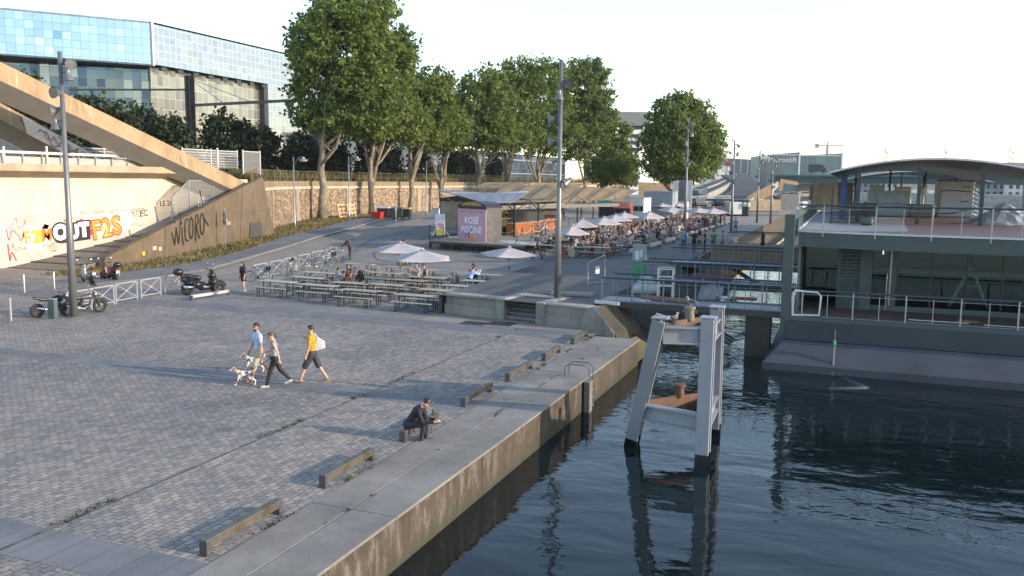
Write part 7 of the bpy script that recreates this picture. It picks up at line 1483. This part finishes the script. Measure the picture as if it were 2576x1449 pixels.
# ---------------------------------------------------------------- far bank: flyover, bridge, buildings, hills
def pd(px, py, dd): return CAM+ray(px,py)*dd
TEAL = panel_mat('teal_panes', 5., 4.2, [(0.,(.05,.095,.125)),(.5,(.065,.12,.155)),(.85,(.085,.15,.18)),(1.,(.05,.085,.10))], (.06,.10,.13), .35, .25, .25)
def farblock(label, px0, px1, pyt0, pyt1, pyb, d0, d1, mat, nm='glass_office', edge=True):
    a, b_ = pd(px0,pyb,d0), pd(px1,pyb,d1); za, zb = pd(px0,pyt0,d0).z, pd(px1,pyt1,d1).z; a.z = b_.z = 1.; t = thing(nm, label, 'office building', a); d = b_-a; L = d.length; m = MB().hexa([(0,0,0),(L,0,0),(L,25,0),(0,25,0),(0,0,za-1),(L,0,zb-1),(L,25,zb-1),(0,25,za-1)]); o = m.build('body', mat, t); o.rotation_euler[2] = math.atan2(d.y,d.x)
    if edge: o = MB().b(L-.7,L+.2,-.5,.6,0,zb-.6).b(0,L,-.4,.5,min(za,zb)-1.3,min(za,zb)-.9).build('white_edge', M['paintwhite'], t); o.rotation_euler[2] = math.atan2(d.y,d.x)
    return t, L, math.atan2(d.y,d.x), zb
farblock('teal glass office building at the right end, beside the crane', 2008, 2117, 391, 386, 440, 506, 503, TEAL); t, L, rz, zb = farblock('teal glass office building in the middle with small white sign', 1930, 2010, 389, 383, 440, 494, 492, TEAL); o = lettering('lettering', 'Microsoft', 4.2, M['paintwhite'], t, V((math.cos(rz)*L*.45, math.sin(rz)*L*.45, zb-5.5))+V((math.sin(rz),-math.cos(rz),0))*.6, ((math.cos(rz),math.sin(rz),0),(0,0,1)), 0, 0, .05)
farblock('lower teal glass office building beside the flyover', 1887, 1940, 395, 388, 440, 540, 520, TEAL, edge=False); farblock('long low grey building behind the flyover', 1790, 1895, 396, 402, 440, 560, 540, mk('far_grey', (.17,.18,.19), .7), 'low_building', False); farblock('white coach station roof left of the flyover', 1796, 1836, 412, 420, 440, 330, 330, mk('far_white', (.5,.5,.48), .6), 'low_building', False)
# crane
b_ = pd(2080,395,650); t = thing('tower_crane', 'pale tower crane above the teal glass offices', 'crane', (b_.x,b_.y,1)); zc = pd(2080,367,650).z-1; CR = mk('crane_grey', (.42,.38,.34), .6); MB().beam((0,0,0),(0,0,zc),1.8).build('mast', CR, t); u = V((rt.x,rt.y,0)); MB().beam(-u*8+V((0,0,zc)),u*12+V((0,0,zc+.5)),1.2).beam(V((0,0,zc)),V((0,0,zc+3)),1.).build('jib', CR, t); MB().box((-u*8+V((0,0,zc)))[:],(3,2,3)).build('counterweight', CR, t)
# green road bridge
GB = mk('bridge_green', (.055,.10,.095), .6, .1, .1, .1, coord='World'); a, b_ = pd(1950,450,262), pd(2700,452,225); za, zt = pd(1950,460,262).z, pd(1950,436,262).z
t = thing('road_bridge', 'dark green steel road bridge crossing the river behind the boat', 'bridge', (a.x,a.y,za)); d = V((b_.x-a.x,b_.y-a.y,0)); d = d.normalized(); MB().beam((0,0,(zt-za)*.32),d*330+V((0,0,(zt-za)*.32)),12,(zt-za)*.62).build('girder', GB, t); MB().beam(V((0,0,(zt-za)*.74)),d*330+V((0,0,(zt-za)*.74)),13.4,(zt-za)*.18).build('parapet', mk('bridge_green_light', (.09,.145,.135), .6), t)
for k, (s_, px) in enumerate(((10,0),(70,0),(140,0))): o = MB().b(-3,3,-4,6,-12,-.2).build('pier', concwall_mat('pier_concrete', (.34,.27,.19), (.2,.16,.12), .5, 1.), t); o.location = d*s_
WC = concwall_mat('warm_concrete', (.36,.26,.165), (.23,.17,.115), .4, 1.)
def slab(nm, label, cat, pts, dd, ex, mat, dz=0):
    P_ = [pd(x,y,dd if not isinstance(dd,(list,tuple)) else dd[i]) for i,(x,y) in enumerate(pts)]; o = P_[0]; t = thing(nm, label, cat, o); MB().extr([p-o for p in P_], V((-fw.x*0-.0, ex, 0))).build('face', mat, t); return t
slab('abutment', 'sunlit triangular concrete abutment under the flyover ramp', 'abutment', [(1868,503),(1940,500),(1944,462),(1922,472)], 170, 4, WC); slab('portal', 'sunlit concrete portal below the left end of the green bridge', 'portal', [(1958,480),(1966,480),(1972,461),(2008,466),(2006,457),(1964,450)], 250, 5, WC); slab('quay_wall_far', 'low sunlit concrete wall with dark gaps behind the distant masts', 'wall', [(1868,530),(1966,530),(1966,505),(1868,503)], 160, 3, concwall_mat('warm_concrete_low', (.40,.31,.21), (.20,.16,.12), .7, 1.)); slab('side_wall_far', 'orange lit concrete ramp wall between the tree crowns', 'wall', [(1606,500),(1668,490),(1688,474),(1690,462),(1606,458)], 190, 3, WC)
slab('kiosk_far', 'dark grey box building with white upright post near the distant masts', 'building', [(1964,528),(2010,528),(2010,490),(1964,489)], 140, 4, mk('far_box', (.15,.15,.14), .7))
# flyover ramp: road surface and parapets
def ribbon(px, w_, mat, name, dz=0., thick=.6):
    C = [pd(x,y,d) for x,y,d in px]; m = MB(); n = len(C)
    for i, c in enumerate(C):
        q = C[min(i+1,n-1)]-C[max(i-1,0)]; q.z = 0; q.normalize(); s_ = V((-q.y,q.x,0))*w_[i]/2
        for e in (s_, -s_): m.v.append(tuple(c+e+V((0,0,dz))))
        for e in (s_, -s_): m.v.append(tuple(c+e+V((0,0,dz-thick))))
    for i in range(n-1):
        a = 4*i; m.f += [[a,a+1,a+5,a+4],[a,a+4,a+6,a+2],[a+1,a+3,a+7,a+5],[a+2,a+6,a+7,a+3]]; m.m += [0]*4
    return m.build(name, mat)
RD = asphalt_mat('road_far', (.06,.06,.065))
cl = [(1790,530,150),(1835,500,170),(1872,478,195),(1880,462,225),(1862,448,265),(1845,440,310)]; struct(ribbon(cl, [6,5.5,5.5,6,7,9], RD, 'flyover_road'), 'curving flyover road seen above the terrace', 'road'); cl2 = [(1700,500,150),(1760,478,185),(1800,463,225),(1838,447,290)]; struct(ribbon(cl2, [4,4.5,5,5], RD, 'ramp_road'), 'ramp road joining the flyover', 'road')
def wallalong(nm, label, pts, h, mat, w_=.4):
    C = [pd(x,y,d) for x,y,d in pts]; o = C[0].copy(); t = thing(nm, label, 'parapet', o); m = MB()
    for a, b_ in zip(C, C[1:]): m.hexa([a-o-V((0,0,h)),b_-o-V((0,0,h)),b_-o+V((w_,w_,-h)),a-o+V((w_,w_,-h)),a-o,b_-o,b_-o+V((w_,w_,0)),a-o+V((w_,w_,0))])
    m.build('wall', mat, t)
GC = concwall_mat('flyover_concrete', (.30,.29,.27), (.16,.15,.14), .6, 1.)
wallalong('flyover_parapet', 'grey curved parapet of the ramp below the flyover, left one', [(1690,508,140),(1745,482,170),(1800,462,215),(1832,449,280)], 2.2, GC); wallalong('flyover_parapet', 'grey parapet wall of the ramp below the flyover, with sunlit strip', [(1712,518,135),(1770,490,165),(1822,466,205),(1836,458,240)], 3., GC); wallalong('flyover_parapet', 'long low parapet on the river side of the flyover', [(1860,512,150),(1905,490,180),(1942,466,215),(1955,456,250)], 1.6, GC); wallalong('white_crash_barrier', 'pale crash barrier along the curve of the flyover', [(1830,520,148),(1868,500,172),(1893,480,198),(1896,468,220)], .7, M['paintwhite'], .2)
# wall with cars behind the terrace
slab('parking_wall', 'pale concrete wall and railing behind the parked cars', 'wall', [(1735,520),(1836,520),(1836,497),(1735,498)], 150, 1, concwall_mat('parking_concrete', (.36,.34,.31), (.2,.19,.18), .6, 1.)); 
a, b_ = pd(1735,494,148), pd(1838,493,148); t = thing('white_railing', 'long white railing above the parking wall', 'railing', a); m = MB().beam((0,0,0),b_-a,.18); 
for i in range(8): q = (b_-a)*(i/7); m.beam(q, q-V((0,0,1.1)), .10)
m.build('rail', M['paintwhite'], t)
# distant vehicles
def car_mesh():
    m = MB(); pr = [(-2.1,.35),(-2.12,.75),(-1.5,.88),(-.85,1.38),(.75,1.42),(1.35,.95),(2.05,.82),(2.1,.35)]; m.mi(0).extr([(x,-.82,z) for x,z in pr],(0,1.64,0)); m.mi(1).extr([(-1.3,-.835,.92),(-.8,-.835,1.3),(.7,-.835,1.33),(1.15,-.835,.95)],(0,1.67,0)).extr([(1.30,-.68,.96),(.80,-.62,1.38),(.84,-.62,1.40),(1.36,-.68,.98)],(0,1.3,0))
    for x in (-1.3,1.3):
        for y in (-.84,.84): m.lathe([(.32,-.1),(.32,.1)],(x,y,.32),12,Matrix.Rotation(R(90),3,'X'))
    m.mi(2)
    for y in (-.6,.6): m.ball((2.08,y,.66),(.06,.15,.09),6,5)
    return m.mesh('car_body', [M['carpaint'], M['black'], M['chrome']], True)
M['carpaint'] = mkoc('car_paint', .25); CM = car_mesh()
cars = [(1737,512,146,.9,'white','white parked car behind the parasols, first'),(1758,514,146,.9,'grey','grey parked car behind the parasols'),(1783,513,146,.9,'white','white parked car behind the parasols, second'),(1808,514,146,.9,'black','dark parked car behind the parasols'),(1826,513,146,.9,'white','white parked car behind the parasols, nearest the promenade'),(1660,494,175,2.5,'grey','grey car on the lower road left of the solitary tree'),(1680,491,178,2.5,'white','white car on the lower road left of the solitary tree'),(1742,492,160,3,'black','dark car with bright headlamps right of the grey cabinet'),(1757,490,165,3,'grey','grey car with bright headlamps right of the grey cabinet'),(1972,497,170,3,'black','dark car under the green bridge, left'),(1990,495,170,3,'grey','grey car under the green bridge, right'),(2025,493,175,3,'beige','pale car beyond the dark grey box building')]
for px, py, dd, z, cn, lb in cars: p = pd(px,py,dd); o = obj('parked_car', CM, None, p-V((0,0,.4)), R(rnd.choice((25,200,-60,110)))); o.color = (*CC[cn],1); tag(o, lb, 'car', 'distant cars')
for px, py, dd, cn, lb in ((1872,489,186,'black','small dark motorcycle and rider shape on the flyover'),):
    pass
b_ = pd(2055,432,255); t = thing('dark_van', 'dark van driving over the green bridge', 'van', b_, R(5)); MB().extr([(-2.6,-1,0),(-2.6,-1,2.2),(1.2,-1,2.2),(2.1,-1,1.2),(2.7,-1,1.0),(2.7,-1,0)],(0,2,0)).build('body', mk('van_dark', (.03,.035,.04), .4), t); MB().ball((2.7,-.7,.7),.14).ball((2.7,.7,.7),.14).build('headlamps', M['chrome'], t)
for x in (-1.6,1.8): MB().lathe([(.36,-1.05),(.36,1.05)],(x,0,.0),12,Matrix.Rotation(R(90),3,'X')).build('wheels', M['rubber'], t)
b_ = pd(1838,536,140); t = thing('white_van', 'white van beside the right end of the parasols', 'van', (b_.x,b_.y,.9), R(115)); MB().extr([(-2.6,-1,.3),(-2.6,-1,2.3),(1.0,-1,2.35),(1.8,-1,1.4),(2.6,-1,1.15),(2.65,-1,.3)],(0,2,0)).build('body', M['paintwhite'], t); MB().extr([(1.05,-.9,2.25),(1.78,-.9,1.42),(1.82,-.9,1.45),(1.1,-.9,2.3)],(0,1.8,0)).b(.3,1.1,-1.02,1.02,1.4,2.0).build('windows', M['black'], t)
for x in (-1.6,1.7): MB().lathe([(.36,-1.05),(.36,1.05)],(x,0,.36),12,Matrix.Rotation(R(90),3,'X')).build('wheels', M['rubber'], t)
b_ = pd(1858,535,138); t = thing('dark_hut', 'small dark hut with white bags beside the white van', 'hut', (b_.x,b_.y,.9)); MB().b(-1.5,1.5,0,2,0,2.6).build('body', M['darkmetal'], t); MB().ball((.9,-.3,1.9),(.4,.3,.4)).ball((1.5,-.3,1.85),(.35,.3,.4)).build('bags', M['paintwhite'], t)
# street lamps and signs far away
def hlamp(label, px, pyt, pyb, dd, arms=2, w_=2.4):
    b_ = pd(px,pyb,dd); H = pd(px,pyt,dd).z-b_.z; t = thing('highway_lamp', label, 'street lamp', b_, 0, 'double armed road lamps'); u = V((rt.x,rt.y,0)); MB().tube([(0,0,0),(0,0,H*.86)],[.16,.12],7).build('pole', M['greypole'], t); m = MB()
    for s_ in ((-1,1) if arms == 2 else (1,)): m.tube([(0,0,H*.84),u*s_*w_*.5+V((0,0,H*.95)),u*s_*w_+V((0,0,H))],.10,6).ball(u*s_*w_+V((0,0,H)),(.5,.3,.14),8,5)
    m.build('arms', M['greypole'], t)
hlamp('double armed road lamp right of the solitary tree, tall one', 1826, 374, 440, 330, 2, 3.6); hlamp('double armed road lamp just above the long low building', 1862, 366, 440, 330, 2, 1.6); hlamp('double armed road lamp left of the teal offices', 1880, 390, 436, 360, 2, 3.); 
for px, dx, lb in ((2222,4,'thin twin poles above the large canopy, left pair'),(2372,3,'thin twin poles above the middle of the large canopy'),(2535,8,'thin twin poles above the hills at the right')):
    b_ = pd(px,436,300); t = thing('twin_poles', lb, 'lamp poles', b_, 0, 'thin twin lamp poles on the bridge'); H = pd(px,378,300).z-b_.z; u = V((rt.x,rt.y,0)); m = MB()
    for k, e in ((0,0),(1,dx*.14)): m.tube([u*e,u*(e+.25)+V((0,0,H*(1-.12*k)))],.10,6).lathe([(.1,.3),(.45,0),(.4,-.1)],tuple(u*(e+.25)+V((0,0,H*(1-.12*k)))),8)
    m.build('poles', M['darkmetal'], t)
for px, pyt, pyb, w_, lb in ((1829,407,440,1.2,'small red traffic light over the flyover crest'),(1949,420,462,2.2,'pale road sign on a post by the green bridge'),(1937,430,462,3.4,'wide grey road sign board by the flyover'),(1918,414,470,1.8,'white signal boards beside the distant mast')):
    b_ = pd(px,pyb,230); H = pd(px,pyt,230).z-b_.z; t = thing('road_sign', lb, 'road sign', b_, 0, None); MB().beam((0,0,0),(0,0,H),.18).build('post', M['greypole'], t); MB().box((0,-.15,H*.85),(w_,.1,H*.3),R(10)).build('plate', M['greypole'] if px != 1829 else M['red'], t)
b_ = pd(1777,512,150); t = thing('direction_sign', 'stack of pale direction signs on a post before the flyover', 'road sign', pd(1777,520,150)); H = pd(1777,470,150).z-t.location.z; MB().beam((0,0,0),(0,0,H),.14).build('post', M['greypole'], t)
for i in range(5): MB().b(-.75,.15,-.12,-.06,H*(.42+.11*i),H*(.50+.11*i)).build('plate', M['paintwhite'], t)
# people on the flyover crest
for i in range(7): p = pd(1852+i*5.2, 441-(i%2), 300); o = obj('person', LS[i%3], None, p-V((0,0,1.0)), R(40*i)); o.color = (*CC[('white','grey','black','white','blue','beige','black')[i]],1); tag(o, 'tiny distant person on the crest of the flyover', 'person', 'distant people on the flyover')
# far bank, hills
m = MB(); rg = random.Random(9); n = 70; base = []
for i in range(n+1):
    px = 1900+i*(1100/n); h = 424-14*ss((px-2150)/330)+3*noise.noise((px*.012,0,0))+1.2*noise.noise((px*.06,3,0)); p = pd(px, h, 2600); m.v += [tuple(p), (p.x,p.y,-1)]; q = pd(px,h+2,2900); m.v.append((q.x*1.2,q.y*1.2,p.z*.7))
for i in range(n): m.f += [[3*i+1,3*i+4,3*i+3,3*i],[3*i,3*i+3,3*i+5,3*i+2]]; m.m += [0,0]
struct(m.build('hills', mk('wooded_hills', (.022,.032,.03), .95, 0, .35, .006, coord='World'), fix=False), 'low wooded hills on the horizon', 'hills')
m = MB(); p = pd(2130,470,420); q = pd(2900,470,300); struct(MB().hexa([(p.x,p.y,-2),(q.x,q.y,-2),(q.x+60,q.y+200,-2),(p.x,p.y+200,-2),(p.x,p.y,2.5),(q.x,q.y,2.5),(q.x+60,q.y+200,2.5),(p.x,p.y+200,2.5)]).build('far_bank', M['concrete'], fix=False), 'far river bank behind the boat', 'bank')
for i, (px, w_, h_, c) in enumerate(((2180,14,8,(.3,.3,.29)),(2240,9,11,(.42,.41,.38)),(2420,20,7,(.36,.35,.33)),(2480,12,9,(.45,.44,.42)),(2530,16,7,(.30,.31,.32)),(2575,12,10,(.5,.49,.47)))):
    p = pd(px,470,420-i*12); t = thing('far_building', ['low grey far building under the smaller canopy','taller pale far building under the smaller canopy','wide pale far building right of the wrapped cabin','pale far building behind the thin posts at right','grey far building near the right edge','pale far building at the right edge'][i], 'building', (p.x,p.y,1)); MB().b(-w_/2,w_/2,0,10,0,h_).build('body', mk('far_wall', c, .8), t)
    for a in range(int(w_/2.6)):
        for z in range(int(h_/3)): MB().b(-w_/2+.6+a*2.6,-w_/2+2.+a*2.6,-.1,.02,1+z*3,2.6+z*3).build('window', M['darkmetal'], t)
b_ = pd(1736,165,300); t = thing('bird', 'small dark bird flying in the sky right of centre', 'bird', b_); m = MB().ball((0,0,0),(.28,.10,.10),8,6); m.add([(0,-.1,.05),(.15,-.7,.25),(-.15,-.6,.2)],[(0,1,2)]).add([(0,.1,.05),(.15,.7,.2),(-.15,.6,.15)],[(0,1,2)]); m.build('body', M['darkmetal'], t)
# ---------------------------------------------------------------- thin evening haze
hz_ = NT('haze_volume'); hz_.t.nodes.remove(hz_.p); pv = hz_.t.nodes.new('ShaderNodeVolumePrincipled'); pv.inputs['Color'].default_value = (.86,.91,1.,1); pv.inputs['Density'].default_value = HAZE; pv.inputs['Anisotropy'].default_value = .2
hz_.l(pv.outputs[0], hz_.out.inputs['Volume'])
hb = MB().b(-900, 2200, -300, 4600, -4.5, 190).build('haze', hz_.m); hb['kind'] = 'stuff'; hb['label'] = 'thin pale evening haze over the river and far hills'; hb['category'] = 'haze'
# ---------------------------------------------------------------- light, sky, camera
SUN_AZ, SUN_EL = R(-3+90), R(17)              # azimuth clockwise from +Y: from across the river
w = bpy.data.worlds.new('World'); sc.world = w; w.use_nodes = True
nt = w.node_tree; bg = nt.nodes['Background']
sky = nt.nodes.new('ShaderNodeTexSky'); sky.sky_type = 'NISHITA'; sky.sun_disc = False
sky.sun_elevation = SUN_EL; sky.sun_rotation = SUN_AZ; sky.air_density = 1.0; sky.dust_density = .5; sky.ozone_density = .8
nt.links.new(sky.outputs[0], bg.inputs[0]); bg.inputs[1].default_value = .15
sd = bpy.data.lights.new('sun', 'SUN'); sd.energy = 2.3; sd.angle = R(.5); sd.color = (1., .82, .64)
so = bpy.data.objects.new('sun', sd); COL.objects.link(so)
d = V((math.sin(SUN_AZ)*math.cos(SUN_EL), math.cos(SUN_AZ)*math.cos(SUN_EL), math.sin(SUN_EL)))
so.rotation_euler = d.to_track_quat('Z', 'Y').to_euler(); so.location = (60, 0, 60)
cd = bpy.data.cameras.new('camera'); cd.sensor_width = 36; cd.lens = 36*FPX/2576; cd.clip_end = 20000; cd.clip_start = .1
co = bpy.data.objects.new('camera', cd); COL.objects.link(co)
m3 = Matrix((rt, up, -fw)).transposed(); co.matrix_world = Matrix.Translation(CAM)@m3.to_4x4()
sc.camera = co
sc.view_settings.view_transform = 'Standard'; sc.view_settings.look = 'None'; sc.view_settings.gamma = 1
sc.view_settings.exposure = EXPO
sc.render.film_transparent = False
try:
    sc.cycles.max_bounces = 8; sc.cycles.transparent_max_bounces = 16; sc.cycles.use_denoising = True
    sc.cycles.caustics_reflective = False; sc.cycles.caustics_refractive = False; sc.cycles.sample_clamp_indirect = 6
except Exception: pass
